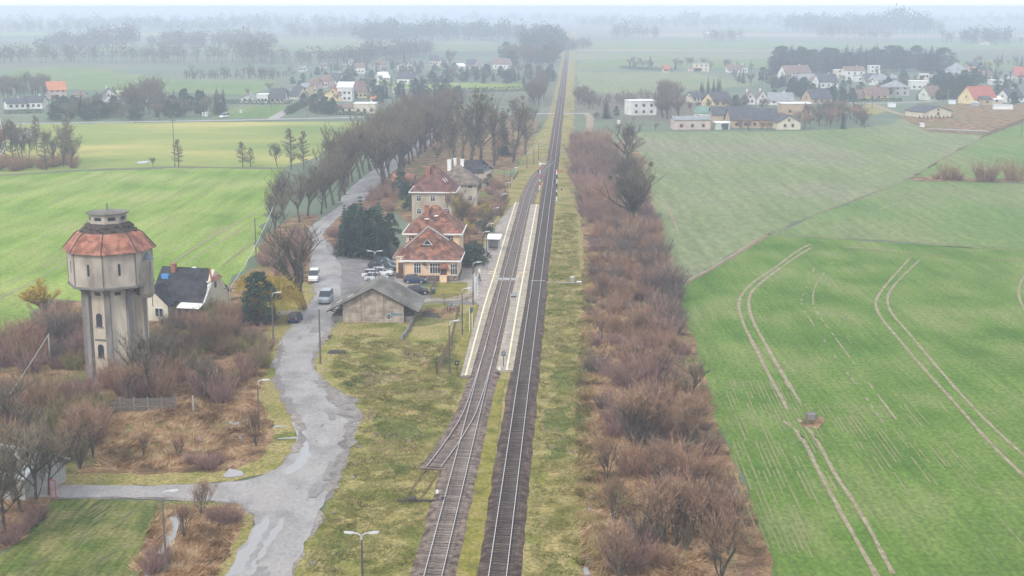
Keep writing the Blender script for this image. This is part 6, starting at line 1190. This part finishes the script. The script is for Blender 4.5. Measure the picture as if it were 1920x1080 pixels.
HS = [(1181, 1233, 216, 190, 186, 'f', 'w', 'w', 'cream block with a bright white flat roof near the spruce by the crossing', .25, 9), (1299, 1340, 226, 211, 199, 's', 'n', 'n', 'pale house with a green metal roof behind the long barn', -.5), (1262, 1334, 243, 224, 217, 's', 'p', 'g', 'low grey-roofed shed with white open bays at the field edge', .1, 7, False, 'barn'), (1341, 1369, 243, 231, 229, 'f', 'n', 'w', 'small pale green garage with a blue door beside the long barn', 0, 6, False, 'garage', 1),
      (1368, 1462, 240, 224, 203, 's', 'b', 'd', 'long dark-roofed barn facing the field', .05, 12, False, 'barn', 5), (1334, 1420, 229, 215, 199, 's', 'b', 'd', 'second dark-roofed barn behind the long one', .02, 10, False, 'barn', 2), (1456, 1502, 243, 229, 214, 'g', 'c', 'd', 'cream farmhouse gable with two windows beside the long barn', .05, 14, True, 'house', 3), (1464, 1523, 215, 195, 193, 'f', 'b', 'w', 'dark shed with a long white roof edge behind the farmhouse', 0, 10, False, 'barn', 2),
      (1441, 1489, 197, 191, 173, 's', 'w', 'g', 'white house under a broad light grey roof behind the white shed', 0, 10), (1396, 1417, 196, 184, 169, 'g', 'w', 'b', 'narrow white gabled house left of the twin gable', .05, 8), (1418, 1441, 196, 184, 168, 'g', 'w', 'b', 'white gabled house touching the broad grey roof', -.05, 9), (1333, 1379, 200, 189, 172, 's', 'y', 'd', 'yellow gabled house with a steep grey roof beside the green roof', .55, 9), (1297, 1322, 192, 182, 171, 's', 'c', 'd', 'small dark-roofed house left of the yellow gable', .4, 7),
      (1300, 1330, 134, 119, 117, 'f', 'c', 'g', 'flat-roofed cream house of the far hamlet', 0, 8), (1291, 1314, 134, 128, 126, 'f', 'p', 'r', 'low pink annex in front of the flat cream house', 0, 6, False, 'house', 1), (1363, 1388, 136, 129, 120, 's', 'w', 'b', 'long low white house with a grey-brown roof in the far hamlet', 0, 9), (1390, 1402, 136, 128, 120, 'g', 'w', 'b', 'tiny white gable beside the long low house', 0, 8), (1244, 1256, 136, 129, 122, 's', 'y', 'r', 'small yellow house at the start of the far hamlet', 0, 7),
      (1468, 1526, 146, 137, 122, 's', 'w', 'b', 'long brown-roofed house with a white gable below the firs', .35, 10), (1494, 1536, 158, 149, 138, 's', 'n', 'g', 'light grey roofed bungalow behind dark garden trees', .2, 10), (1492, 1516, 170, 162, 156, 'h', 'p', 'b', 'low pinkish bungalow half hidden in a garden', 0, 8), (1534, 1573, 165, 153, 138, 's', 'w', 'd', 'white house with a big dark steep roof in the village centre', .2, 10), (1523, 1535, 160, 150, 143, 's', 'p', 'r', 'small red annex beside the dark steep roof', 0, 6, False, 'house', 1),
      (1583, 1622, 150, 132, 124, 's', 'w', 'b', 'tall white two-storey house in front of the firs', 0, 10), (1566, 1583, 146, 132, 131, 'f', 'c', 'w', 'cream flat-roofed wing beside the tall white house', 0, 8, False, 'house', 1), (1603, 1622, 153, 142, 140, 'f', 'w', 'g', 'white flat-roofed box house with big window', 0, 7, False, 'house', 1), (1630, 1650, 137, 124, 122, 'f', 'w', 'w', 'small white flat-roofed house before the firs', 0, 7, False, 'house', 2), (1622, 1642, 156, 149, 138, 's', 'g', 'd', 'dark grey roofed house between white neighbours', 0, 9),
      (1641, 1671, 160, 150, 139, 's', 'w', 'g', 'white house with a pale grey mansard roof', .5, 9), (1668, 1684, 153, 147, 140, 's', 'w', 'g', 'small white house right behind the pale mansard', .3, 7), (1660, 1706, 180, 163, 151, 'h', 'g', 'g', 'wide grey pyramid-roofed house behind the hedge', 0, 12), (1623, 1672, 188, 179, 163, 's', 'y', 'b', 'house with a yellow gable and beige roof by the village street', .35, 9), (1577, 1613, 189, 180, 167, 's', 'p', 'b', 'pinkish gabled house behind the front hedge', -.5, 9), (1517, 1565, 195, 184, 166, 's', 'b', 'd', 'house with a brown brick gable and dark roof beside the street', .4, 9),
      (1707, 1742, 168, 153, 151, 'f', 'w', 'w', 'modern white flat-roofed house with dark windows', -.1, 9, False), (1727, 1742, 156, 140, 137, 'f', 'c', 'w', 'beige flat tower-like house behind the modern white one', 0, 7, False, 'house', 2), (1742, 1775, 156, 147, 139, 's', 'n', 'g', 'pale green-grey roofed house among the garden trees', 0, 9), (1738, 1773, 188, 179, 160, 's', 'n', 'b', 'brown-roofed house with a white front gable behind the bungalow', .5, 9), (1818, 1876, 195, 183, 161, 's', 'y', 'r', 'bright red-roofed house with a yellow gable', .45, 11),
      (1842, 1860, 197, 186, 180, 'm', 'b', 'd', 'brown porch building leaning against the yellow gable house', 0, 6, False, 'house', 1), (1858, 1880, 195, 190, 187, 'm', 'c', 'w', 'low annex with a bright white lean-to roof', 0, 6, False, 'house', 1), (1886, 1926, 192, 182, 166, 's', 'w', 'd', 'white house with a slate-blue roof at the photo edge', .45, 9), (1912, 1940, 190, 182, 179, 'f', 'c', 'w', 'pale blue-trimmed annex at the photo edge', 0, 6, False, 'house', 1), (1726, 1791, 220, 209, 197, 'g', 'c', 'd', 'new cream bungalow with a grey roof on the muddy plot', .38, 13, True, 'house', 2),
      (1903, 1932, 148, 140, 125, 's', 'p', 'r', 'red-roofed house at the photo edge above the slate-blue roof', 0, 9), (1780, 1812, 142, 130, 118, 'h', 'n', 'g', 'grey pyramid-roofed house beside the yellowish tree', 0, 10), (1779, 1808, 150, 139, 128, 'h', 'p', 'g', 'lower grey-roofed house in front of the pyramid roof', 0, 8), (1813, 1837, 132, 127, 115, 's', 'c', 'd', 'dark-roofed house behind the village gardens', 0, 9), (1834, 1860, 151, 141, 132, 's', 'p', 'b', 'pink two-storey house with a brown roof', 0, 8), (1858, 1882, 159, 151, 147, 'f', 'w', 'w', 'long low white building before the pink house', 0, 7, False), (1884, 1898, 155, 146, 144, 'f', 'w', 'w', 'small white cube house near the red-roofed edge house', 0, 6, False, 'house', 1), (1815, 1830, 134, 130, 127, 's', 'p', 'o', 'tiny orange-roofed shed behind the gardens', 0, 6, False, 'house', 1),
      # left village
      (14, 50, 205, 193, 184, 's', 'w', 'd', 'white house with dark roof and lit skylights, nearer of the linked pair', .5, 9), (46, 80, 204, 191, 179, 's', 'w', 'd', 'white row house with long dark roof behind the linked pair', 0, 9), (92, 126, 186, 168, 152, 's', 'p', 'o', 'salmon-roofed house standing alone behind the trees', .5, 9), (186, 224, 200, 182, 164, 'g', 'w', 'd', 'tall white gabled house with striped balconies', .3, 11, True), (218, 240, 180, 172, 168, 'f', 'y', 'w', 'pale yellow flat annex behind the striped house', 0, 8, False, 'house', 1), (166, 182, 214, 200, 197, 'f', 'g', 'g', 'grey concrete garage by the dark spruces', 0, 6, False, 'garage', 1), (136, 156, 190, 178, 172, 's', 'p', 'b', 'small pink cottage between the garden trees', 0, 8), (311, 338, 200, 194, 191, 'f', 'w', 'w', 'low white flat building in the gardens', 0, 7, False, 'house', 2),
      (448, 480, 193, 187, 176, 'g', 'n', 'g', 'pale green gable house behind the straight hedge', 0, 10), (481, 503, 193, 178, 166, 'f', 'w', 'w', 'white house with a bright roof edge beside the green gable', 0, 9), (505, 535, 193, 184, 165, 's', 'c', 'd', 'dark-roofed bungalow with a dark red window', 0, 9), (541, 560, 186, 178, 161, 's', 'c', 'd', 'house with a cream gable beside the lane', -.5, 9), (560, 577, 180, 163, 155, 's', 'y', 'g', 'yellow-walled house behind the cream gable', -.3, 9), (576, 594, 174, 158, 147, 's', 'p', 'b', 'tall pinkish house up the village lane', -.3, 9), (598, 616, 164, 152, 140, 's', 'p', 'b', 'pink house with white gable farther up the lane', -.4, 9), (617, 637, 158, 150, 136, 's', 'w', 'd', 'grey roofed house with a thin white gable', -.4, 9),
      (608, 640, 190, 175, 163, 'g', 'y', 'r', 'yellow house with a low red roof by the village lane', -.1, 12, True, 'house', 1), (632, 661, 190, 164, 154, 'm', 'w', 'w', 'tall white house with a slanting white roof behind the yellow one', 0, 10), (663, 690, 184, 171, 152, 's', 'y', 'b', 'ochre house with a long brown roof slope', .5, 9), (663, 705, 213, 195, 191, 'f', 'c', 'w', 'white bungalow with a flat pale roof by the main road', 0, 9, False), (634, 664, 213, 202, 196, 'm', 'c', 'b', 'low garage wing with a brown lean-to roof beside the bungalow', 0, 8, False, 'garage', 2), (694, 706, 193, 188, 184, 's', 'w', 'o', 'little orange-roofed shed behind the bungalow', 0, 6, False, 'house', 1),
      (712, 732, 152, 145, 134, 's', 'w', 'w', 'small house with a white gable roof among garden trees', .5, 8), (743, 778, 158, 147, 136, 's', 'w', 'd', 'blue-grey roofed bungalow with two bright skylights', -.2, 10), (703, 716, 166, 160, 157, 'f', 'n', 'w', 'small pale green shed in the village gardens', 0, 6, False, 'house', 1), (736, 749, 174, 168, 162, 'g', 'w', 'b', 'tiny white gable peeping between shrubs', 0, 7), (700, 722, 130, 121, 112, 's', 'p', 'b', 'pinkish house at the back of the village', 0, 8), (664, 684, 138, 126, 118, 's', 'w', 'b', 'lilac-grey house with a white window gable', 0, 8), (640, 662, 122, 116, 108, 's', 'n', 'g', 'grey house on the far skyline of the village', 0, 8), (745, 760, 130, 122, 118, 'g', 'c', 'b', 'small cream gable at the back of the village', 0, 7), (762, 772, 130, 122, 117, 'g', 'w', 'g', 'small white gable next to the cream one', 0, 7),
      (805, 822, 122, 113, 103, 's', 'p', 'd', 'dark-roofed house behind the tall bare tree', 0, 9), (820, 837, 124, 116, 109, 'g', 'c', 'd', 'cream gable in front of the dark-roofed house', 0, 9), (857, 873, 130, 124, 118, 's', 'w', 'w', 'white long-roofed shed at the edge of the plantation', .4, 7, False, 'house', 1), (875, 893, 128, 120, 111, 's', 'g', 'd', 'dark gabled house left of the brown gable', 0, 8), (888, 900, 130, 124, 112, 'g', 'p', 'b', 'brown pointed gable beside the dark house', 0, 8), (903, 912, 130, 124, 120, 'g', 'w', 'g', 'little white cottage between larger houses', 0, 6), (922, 954, 129, 120, 109, 's', 'w', 'b', 'bright white house with a brown roof, lone and conspicuous', -.4, 10),
      (-20, 38, 266, 248, 240, 's', 'w', 'b', 'white house with a pinkish-brown roof at the foot of the lattice mast', -.2, 10), (600, 612, 128, 122, 119, 's', 'w', 'b', 'small far white house behind the village trees', 0, 8), (560, 575, 134, 128, 124, 's', 'w', 'g', 'faint white house at the back of the left village', 0, 8), (1842, 1856, 84, 80, 76, 'g', 'c', 'b', 'lonely farmhouse in the hazy far fields', 0, 12), (1324, 1336, 66, 62, 60, 's', 'w', 'w', 'faint white farm roof in the distance', 0, 14)]
for h in HS:
    t = house(*h[:9], *(h[9:])); l_ = h[8]
    if t.name.startswith('house') and (' shed ' in l_ or 'annex' in l_ or 'porch' in l_):
        nm_ = 'shed' if ' shed ' in l_ else 'annex'; t.name = nm_; t['category'] = nm_
x, y = P(1355, 243); mb = MB(); mb.box(x + 1, y - .1, 0, 2.4, .1, 2.4); o = mb.build('garage_door', M['boardb']); 
for q in COL.objects:
    if q.get('label', '').startswith('small pale green garage'): o.parent = q; o.matrix_parent_inverse = Matrix.Translation(-q.location)
x, y = P(1354, 214); 
for px, py, wd_, lb in ((1672, 201, 3.5, 'white stacked pallets on the meadow behind the new bungalow'), (1708, 212, 2.2, 'pale green cabin beside the new bungalow'), (1722, 212, 2.6, 'cream cabin beside the new bungalow'), (1729, 238, 1.4, 'small white box on the mud of the building plot'), (1785, 195, 3.0, 'grey shed at the back of the building plot'), (1880, 205, 9, 'long white stack of building panels at the plot edge'), (1828, 199, 3.5, 'pale blue pool cover beside the yellow gable house'), (452, 212, .8, 'small white box on the meadow by the village street'), (385, 218, 2.4, 'small white trailer at the roadside near the van'), (1160, 232, 1, 'white block beside the far meadow')):
    x, y = P(px, py); nm_ = [k_[1] for k_ in (('pallets', 'pallet_stack'), ('panels', 'panel_stack'), ('white box', 'box'), ('trailer', 'trailer'), ('block', 'concrete_block'), ('pool', 'pool_cover'), ('cabin', 'cabin'), ('shed', 'shed')) if k_[0] in lb][0]; t = thing(nm_, lb, nm_.replace('_', ' '), (x, y, 0)); mb = MB(); hh = wd_ * .3 + .7 if wd_ < 5 else 1.8; mb.box(0, 0, 0, wd_, 2, hh); mb.build('body', M['white'] if 'blue' not in lb else M['metal'], t); mb = MB(); roof_slab(mb, (-wd_ / 2 - .15, -1.2, hh + .1), (wd_ / 2 + .15, -1.2, hh + .1), (wd_ / 2 + .15, 1.2, hh + .4), (-wd_ / 2 - .15, 1.2, hh + .4), .1); mb.build('roof', M['sheet'], t)
x, y = P(1780, 247); mb = MB(); a, b = P(1738, 244), P(1856, 249); mb.tube([(a[0], a[1], .4), (b[0], b[1], .4)], [.35, .35], 4); tag(mb.build('pipe', M['cement']), 'long pale pipe lying across the front of the building plot', 'pipe')
# hedges
def hedge(px, h, wd_, label, m='hedge'):
    pts = resample([P(*p) for p in px], 1.2); rng = random.Random(int(px[0][0])); mb = MB()
    for p in pts: leafclump(mb, Vector((p[0], p[1], h * .5)), wd_ * .6, 40, .35, rng, 0, h / wd_, .55)
    return tag(mb.build('hedge', M[m]), label, 'hedge')
hedge([(422, 195), (445, 195), (500, 196), (545, 195)], 2.2, 2, 'long straight dark hedge in front of the left village bungalows'); hedge([(540, 215), (550, 208), (575, 197), (590, 190)], 3, 4, 'thick dark green hedge along the village lane'); hedge([(1548, 192), (1600, 191), (1660, 189), (1690, 190)], 1.6, 1.6, 'trimmed dark hedge before the yellow gable house')
hedge([(10, 214), (80, 212)], 1.8, 2, 'dark hedge in front of the linked white houses'); hedge([(1165, 129), (1260, 134)], 2.5, 4, 'dark hedge round the far hamlet'); hedge([(590, 214), (640, 216)], 4, 5, 'round dark shrubbery by the main road opposite the lane'); hedge([(800, 178), (850, 176), (1000, 170)], 3.2, 3, 'row of young dark firs behind the small wood'); hedge([(640, 215), (690, 216)], 1.6, 2, 'clipped bushes before the white bungalow')
mb = MB(); 
for k in range(9):
    x, y = P(1724 + k * 7.5, 222); c = put('thuja', LIB['spruce0'][1], None, (x, y, 0), k, (.22, .22, .16)); tag(c, 'small columnar thuja in the row before the new bungalow', 'shrub', 'thujas before the new bungalow')
# village trees
def belt(poly, n, mind, kinds, H, label, grp, name='bare_tree', sx=1):
    for p in scatter(PXL(poly), n, mind): tree(VR.choice(kinds), 0, 0, label, H=VR.uniform(*H), grp=grp, xy=p, name=name, sx=sx)
SP = ['spruce0', 'spruce1', 'spruce2']
belt([(1455, 124), (1530, 124), (1640, 120), (1770, 122), (1770, 137), (1650, 133), (1560, 138), (1450, 140)], 95, 4.5, SP + ['pine0'], (12, 18), 'dark fir in the tall belt behind the right-hand village', 'fir belt behind the village', 'fir_tree', 1.7)
belt([(1370, 150), (1500, 158), (1520, 172), (1450, 168), (1380, 160)], 22, 5, ['pine0', 'pine1'] + SP + BR, (6, 10), 'dark tree in the gardens below the village firs', 'dark trees in the village gardens', 'garden_tree')
belt([(1480, 172), (1530, 175), (1530, 195), (1490, 195)], 12, 4, ['pine0', 'pine1'], (6, 9), 'round dark pine beside the broad grey roof', 'round pines by the grey roof', 'pine_tree')
belt([(1750, 165), (1830, 160), (1830, 185), (1780, 188), (1750, 180)], 22, 5, ['pine0', 'pine1'], (8, 12), 'round dark tree in the clump left of the red-roofed house', 'dark clump by the red-roofed house', 'pine_tree', 1.2)
belt([(1545, 185), (1600, 183), (1600, 190), (1550, 192)], 9, 4, ['pine0', 'pine1'], (5, 7), 'dark garden conifer beside the brown brick gable', 'conifers by the brown gable', 'pine_tree')
belt([(1490, 244), (1500, 226), (1560, 212), (1640, 232), (1640, 241), (1560, 243)], 34, 4, BR + CP + ['ave1'], (5, 9), 'brownish bare tree in the clump between the farm and the village', 'bare clump beside the farm', 'bare_tree', 1.1)
belt([(1235, 222), (1245, 190), (1270, 190), (1275, 222), (1262, 232)], 20, 4, ['ave0', 'ave1', 'ave3', 'bare1', 'bare2'], (8, 14), 'grey bare tree in the clump beside the white-roofed block', 'bare clump beside the white-roofed block', 'bare_tree', 1.1)
belt([(1385, 240), (1450, 242), (1450, 246), (1385, 246)], 8, 3, CP, (3, 5), 'low brown bush along the long barn wall', 'bushes along the barns'); belt([(1270, 210), (1340, 202), (1440, 200), (1440, 208), (1330, 212)], 16, 5, BR, (4, 7), 'brown bare tree in the farmyard gardens', 'farmyard trees')
belt([(1300, 186), (1350, 180), (1350, 186), (1320, 190)], 8, 4, SP, (8, 11), 'dark spruce behind the small dark-roofed house', 'spruces by the small dark house', 'spruce_tree'); belt([(1375, 195), (1395, 193), (1395, 200), (1375, 202)], 3, 3, ['pine0'], (5, 6), 'round dark bush beside the yellow gabled house', 'round bushes by the yellow gable', 'pine_tree')
belt([(1775, 120), (1920, 118), (1920, 165), (1860, 160), (1780, 150)], 34, 7, SP + BR + ['pine0', 'olive'], (6, 10), 'garden tree among the farther right-hand houses', 'trees among the farther houses', 'garden_tree'); belt([(1640, 140), (1780, 150), (1740, 165), (1640, 160)], 18, 6, SP + BR + ['pine1'], (5, 8), 'garden tree in the middle of the right-hand village', 'trees in the middle of the village', 'garden_tree')
belt([(1170, 130), (1290, 132), (1420, 136), (1420, 128), (1180, 122)], 26, 7, BR + SP + ['ave2'], (6, 10), 'tree in the row sheltering the far hamlet', 'trees round the far hamlet', 'garden_tree'); belt([(1075, 205), (1110, 205), (1112, 190), (1085, 188)], 14, 4, BR + ['ave2'], (7, 10), 'bare tree in the clump beside the level crossing lane', 'bare clump by the crossing')
tree('spruce1', 1136, 222, 'dark blue spruce standing alone near the crossing lane', top=184, name='spruce_tree', sx=1.5); tree('bare2', 1229, 246, 'small bare tree at the corner of the sparse field', top=228); tree('bare1', 1117, 228, 'brown bush-tree between the lane and the lone spruce', H=4.5, sx=1.3); tree('pine0', 1155, 218, 'low dark bush right beside the lone spruce', H=4.5, name='evergreen_tree'); tree('spruce0', 1580, 242, 'dark columnar tree within the bare farm clump', top=200, name='columnar_tree', sx=.7)
GROW = True
# left side belts
belt([(85, 228), (140, 226), (260, 226), (260, 208), (180, 200), (90, 205)], 30, 5, ['pine0', 'pine1'] + SP + BR, (6, 11), 'dark garden tree screening the houses beside the main road', 'garden trees beside the main road', 'garden_tree', 1.1); belt([(240, 224), (310, 224), (300, 195), (245, 195)], 12, 6, ['ave0', 'ave1', 'ave4'], (12, 17), 'large grey bare tree beside the main road', 'large bare trees beside the main road', 'bare_tree', 1.2)
belt([(290, 222), (380, 220), (420, 210), (420, 196), (300, 205)], 26, 5, ['pine0', 'pine1', 'bare1', 'bare2'] + SP, (6, 10), 'dark tree in the belt beside the white van', 'tree belt beside the white van', 'garden_tree'); belt([(0, 190), (90, 188), (90, 172), (0, 172)], 22, 7, BR + ['ave3'], (8, 13), 'faint bare tree behind the linked white houses', 'bare trees behind the white houses')
belt([(560, 200), (640, 210), (640, 218), (590, 217)], 10, 5, ['pine0', 'pine1', 'bare0'], (5, 8), 'round dark tree beside the main road opposite the yellow house', 'round trees by the main road', 'pine_tree', 1.2); belt([(560, 150), (640, 120), (800, 125), (880, 140), (760, 178), (640, 160)], 55, 8, SP + BR + ['pine0', 'bare0'], (4, 7.5), 'tree between the crowded houses of the left-hand village', 'trees of the left-hand village', 'garden_tree')
belt([(690, 178), (720, 205), (800, 200), (880, 205), (870, 182), (780, 172)], 30, 6, ['pine0', 'pine1'] + SP, (6, 10), 'dark evergreen beyond the crowns of the avenue', 'evergreens beyond the avenue', 'evergreen_tree', 1.1); belt([(800, 155), (820, 140), (1035, 135), (1040, 155), (1000, 160)], 60, 8, ['pine0', 'pine1'] + SP + ['bare3', 'bare1'], (5, 9), 'tree of the plantation in front of the far bright white house', 'plantation before the white house', 'plantation_tree', 1.25)
belt([(945, 110), (1040, 108), (1042, 128), (960, 130)], 26, 14, ['ave0', 'ave2', 'pine0'], (12, 20), 'tall hazy tree of the wood flanking the railway', 'wood flanking the far railway', 'bare_tree', 1.3); belt([(1000, 205), (1020, 190), (1030, 160), (1010, 165), (985, 190)], 18, 6, ['ave1', 'ave3', 'bare0'], (8, 13), 'purplish bare tree between the small wood and the railway', 'bare trees by the crossing', 'bare_tree')
tree('ave0', 842, 125, 'tall many-stemmed bare tree rising above the left village', top=88, sx=1.1); tree('ave3', 612, 118, 'hazy bare tree above the rear village roofs', top=96); tree('spruce2', 758, 118, 'pointed spruce behind the rear village roofs', top=100, name='spruce_tree', sx=1.5)
belt([(1440, 150), (1560, 150), (1700, 150), (1900, 150), (1910, 196), (1800, 196), (1600, 186), (1450, 190)], 90, 5.5, ['pine0', 'pine1', 'pine0', 'bare1', 'bare3', 'spruce1'], (3.5, 6.5), 'dark garden tree tucked between the houses of the right-hand village', 'garden trees of the right-hand village', 'garden_tree', 1.3)
belt([(440, 186), (560, 150), (640, 120), (860, 125), (860, 160), (720, 200), (600, 205)], 90, 6, ['pine0', 'pine1', 'pine0', 'bare1', 'bare3', 'spruce1'], (3.5, 6), 'dark garden shrub-tree tucked between the houses of the left-hand village', 'garden trees of the left-hand village', 'garden_tree', 1.3)
belt([(90, 228), (140, 226), (330, 226), (420, 218), (420, 205), (260, 205), (95, 212)], 34, 5, ['pine0', 'pine1', 'bare0', 'bare2'], (5, 8), 'bushy tree in the screen along the main road', 'roadside screen trees', 'garden_tree', 1.4)
# far woods
def woods(px, depth, n, H, label, m='woods'):
    rng = random.Random(int(px[0][0] + px[0][1] * 7)); line = resample([P(*p) for p in px], 1.0) if False else [P(*p) for p in px]; mb = MB(); L_ = sum(math.dist(a, b) for a, b in zip(line, line[1:]))
    for _ in range(n):
        s_ = rng.random() * L_; q = None
        for a, b in zip(line, line[1:]):
            l = math.dist(a, b)
            if s_ <= l: q = (a[0] + (b[0] - a[0]) * s_ / l, a[1] + (b[1] - a[1]) * s_ / l); break
            s_ -= l
        q = q or line[-1]; hh = rng.uniform(*H) * rng.uniform(.65, 1.15) * (1 + .45 * noise.noise(Vector((q[0] * .02, q[1] * .02, 2)))); x, y = q[0] + rng.uniform(-3, 3), q[1] + rng.uniform(0, depth); wd_ = hh * .36
        mb.tube([(x, y, 0), (x, y, hh * .6)], [.35, .2], 3, cap=False); leafclump(mb, Vector((x, y, hh * .55)), wd_, 74, hh * .055, rng, 0, 1.15, .2)
    tag(mb.build('woodland', M[m]), label, 'woodland', kind='stuff')
woods([(-100, 120), (420, 118), (640, 125), (800, 105)], 60, 300, (13, 20), 'long hazy tree belt across the left fields'); woods([(60, 93), (180, 92)], 90, 110, (16, 26), 'rounded hazy copse in the far left fields'); woods([(275, 92), (375, 91)], 80, 90, (16, 24), 'second hazy copse in the far left fields'); woods([(395, 91), (500, 91)], 80, 90, (16, 22), 'third hazy copse in the far left fields')
woods([(525, 72), (640, 70), (700, 72)], 160, 110, (16, 26), 'faint wood behind the left village'); woods([(665, 86), (760, 80), (860, 76), (960, 80), (1050, 88)], 160, 320, (20, 32), 'broad bluish wood behind the left village', 'needle'); woods([(985, 104), (1060, 96)], 100, 120, (18, 30), 'tall bluish wood at the railway vanishing point', 'needle'); woods([(1070, 96), (1110, 92)], 80, 24, (12, 18), 'faint trees on the far side of the railway')
woods([(1500, 62), (1640, 64), (1770, 66)], 200, 240, (24, 42), 'broad faint wood in the far right distance', 'needle'); woods([(1540, 74), (1690, 78)], 60, 26, (20, 26), 'row of faint trees before the far wood'); woods([(1330, 78), (1390, 78)], 60, 22, (16, 20), 'faint clump in the far right fields'); woods([(1820, 84), (1920, 84)], 120, 60, (14, 26), 'faint farm trees at the right edge', 'needle'); woods([(1150, 72), (1240, 72)], 100, 40, (14, 24), 'faint copse beyond the railway')
for k, (a, b, y_) in enumerate(((-100, 500, 52), (400, 1100, 44), (900, 1600, 40), (1400, 2050, 46), (-100, 900, 32), (800, 2050, 30), (0, 700, 62), (1100, 1500, 54))): woods([(a, y_), ((a + b) / 2, y_ + 1), (b, y_ - 1)], 500, 240, (14, 34), 'faint band of distant woodland near the skyline', 'needle'); 
woods([(1110, 205), (1200, 196), (1290, 190)], 60, 90, (3, 6), 'faint brown young growth on the overgrown plot behind the white-roofed block', 'twig'); woods([(330, 149), (420, 149), (530, 150)], 70, 80, (5, 10), 'hazy scrub belt behind the left fields', 'bark'); woods([(215, 92), (245, 90)], 60, 14, (26, 34), 'tall hazy poplars in the far left fields'); woods([(-60, 62), (130, 60)], 200, 60, (14, 22), 'faint wood at the far left')
# ------------------------------------------------------------------ past about 300 of a kind: the smallest in the picture become one mass
def merge_excess(prefix, keep, name, label):
    L_ = [o for o in COL.objects if o.name.split('.')[0] == prefix]
    def size(o): return (max(o.scale) if o.type == 'MESH' else o.children[0].scale[2] * 5) / max(60, o.location.y) * (1 if -.42 < o.location.x / max(1, o.location.y) < .42 else .01)
    L_.sort(key=size, reverse=True); rest = L_[keep:]
    if not rest: return
    bpy.context.view_layer.update(); ms = []
    for o in rest:
        ms += [o] if o.type == 'MESH' else [c for c in o.children if c.type == 'MESH']
    vs, fs, base = [], [], 0; mats = []; mi = []
    import numpy as np
    for o in ms:
        me = o.data; n = len(me.vertices); a = np.empty(n * 3, 'f'); me.vertices.foreach_get('co', a); a = a.reshape(-1, 3); mw = np.array(o.matrix_world, 'f'); a = a @ mw[:3, :3].T + mw[:3, 3]
        ls = np.empty(len(me.loops), 'i'); me.loops.foreach_get('vertex_index', ls); pt = np.empty(len(me.polygons), 'i'); me.polygons.foreach_get('loop_total', pt)
        m_ = me.materials[0]
        if m_ not in mats: mats.append(m_)
        vs.append(a); fs.append((ls + base, pt)); mi.append(np.full(len(pt), mats.index(m_), 'i')); base += n
    V = np.concatenate(vs); Ls = np.concatenate([f[0] for f in fs]); Pt = np.concatenate([f[1] for f in fs]); me = bpy.data.meshes.new(name)
    me.vertices.add(len(V)); me.vertices.foreach_set('co', V.ravel()); me.loops.add(len(Ls)); me.loops.foreach_set('vertex_index', Ls); me.polygons.add(len(Pt)); st_ = np.concatenate([[0], np.cumsum(Pt)[:-1]]).astype('i'); me.polygons.foreach_set('loop_start', st_)
    for m_ in mats: me.materials.append(m_)
    me.polygons.foreach_set('material_index', np.concatenate(mi)); me.update(calc_edges=True)
    for o in rest:
        for c in list(o.children): bpy.data.objects.remove(c)
        bpy.data.objects.remove(o)
    tag(put(name, me), label, kind='stuff')
merge_excess('bare_shrub', 298, 'undergrowth', 'farther and smaller bare undergrowth beside the railway and the tower')
merge_excess('garden_tree', 298, 'distant_garden_trees', 'smallest dark garden trees between the far village houses')
merge_excess('bare_tree', 298, 'distant_trees', 'farther and smaller bare trees around the wood and the villages')
# ------------------------------------------------------------------ haze
mb = MB(); mb.box(0, 14000, -1, 56000, 29000, 50.2); hz = mb.build('haze', [bpy.data.materials.new('haze_air')]); tag(hz, kind='stuff')
m = hz.data.materials[0]; m.use_nodes = True; t = m.node_tree; t.nodes.clear(); pv = t.nodes.new('ShaderNodeVolumePrincipled'); om = t.nodes.new('ShaderNodeOutputMaterial')
pv.inputs['Color'].default_value = HAZE_C; pv.inputs['Density'].default_value = HAZE_D; pv.inputs['Anisotropy'].default_value = 0.0; t.links.new(pv.outputs[0], om.inputs['Volume'])
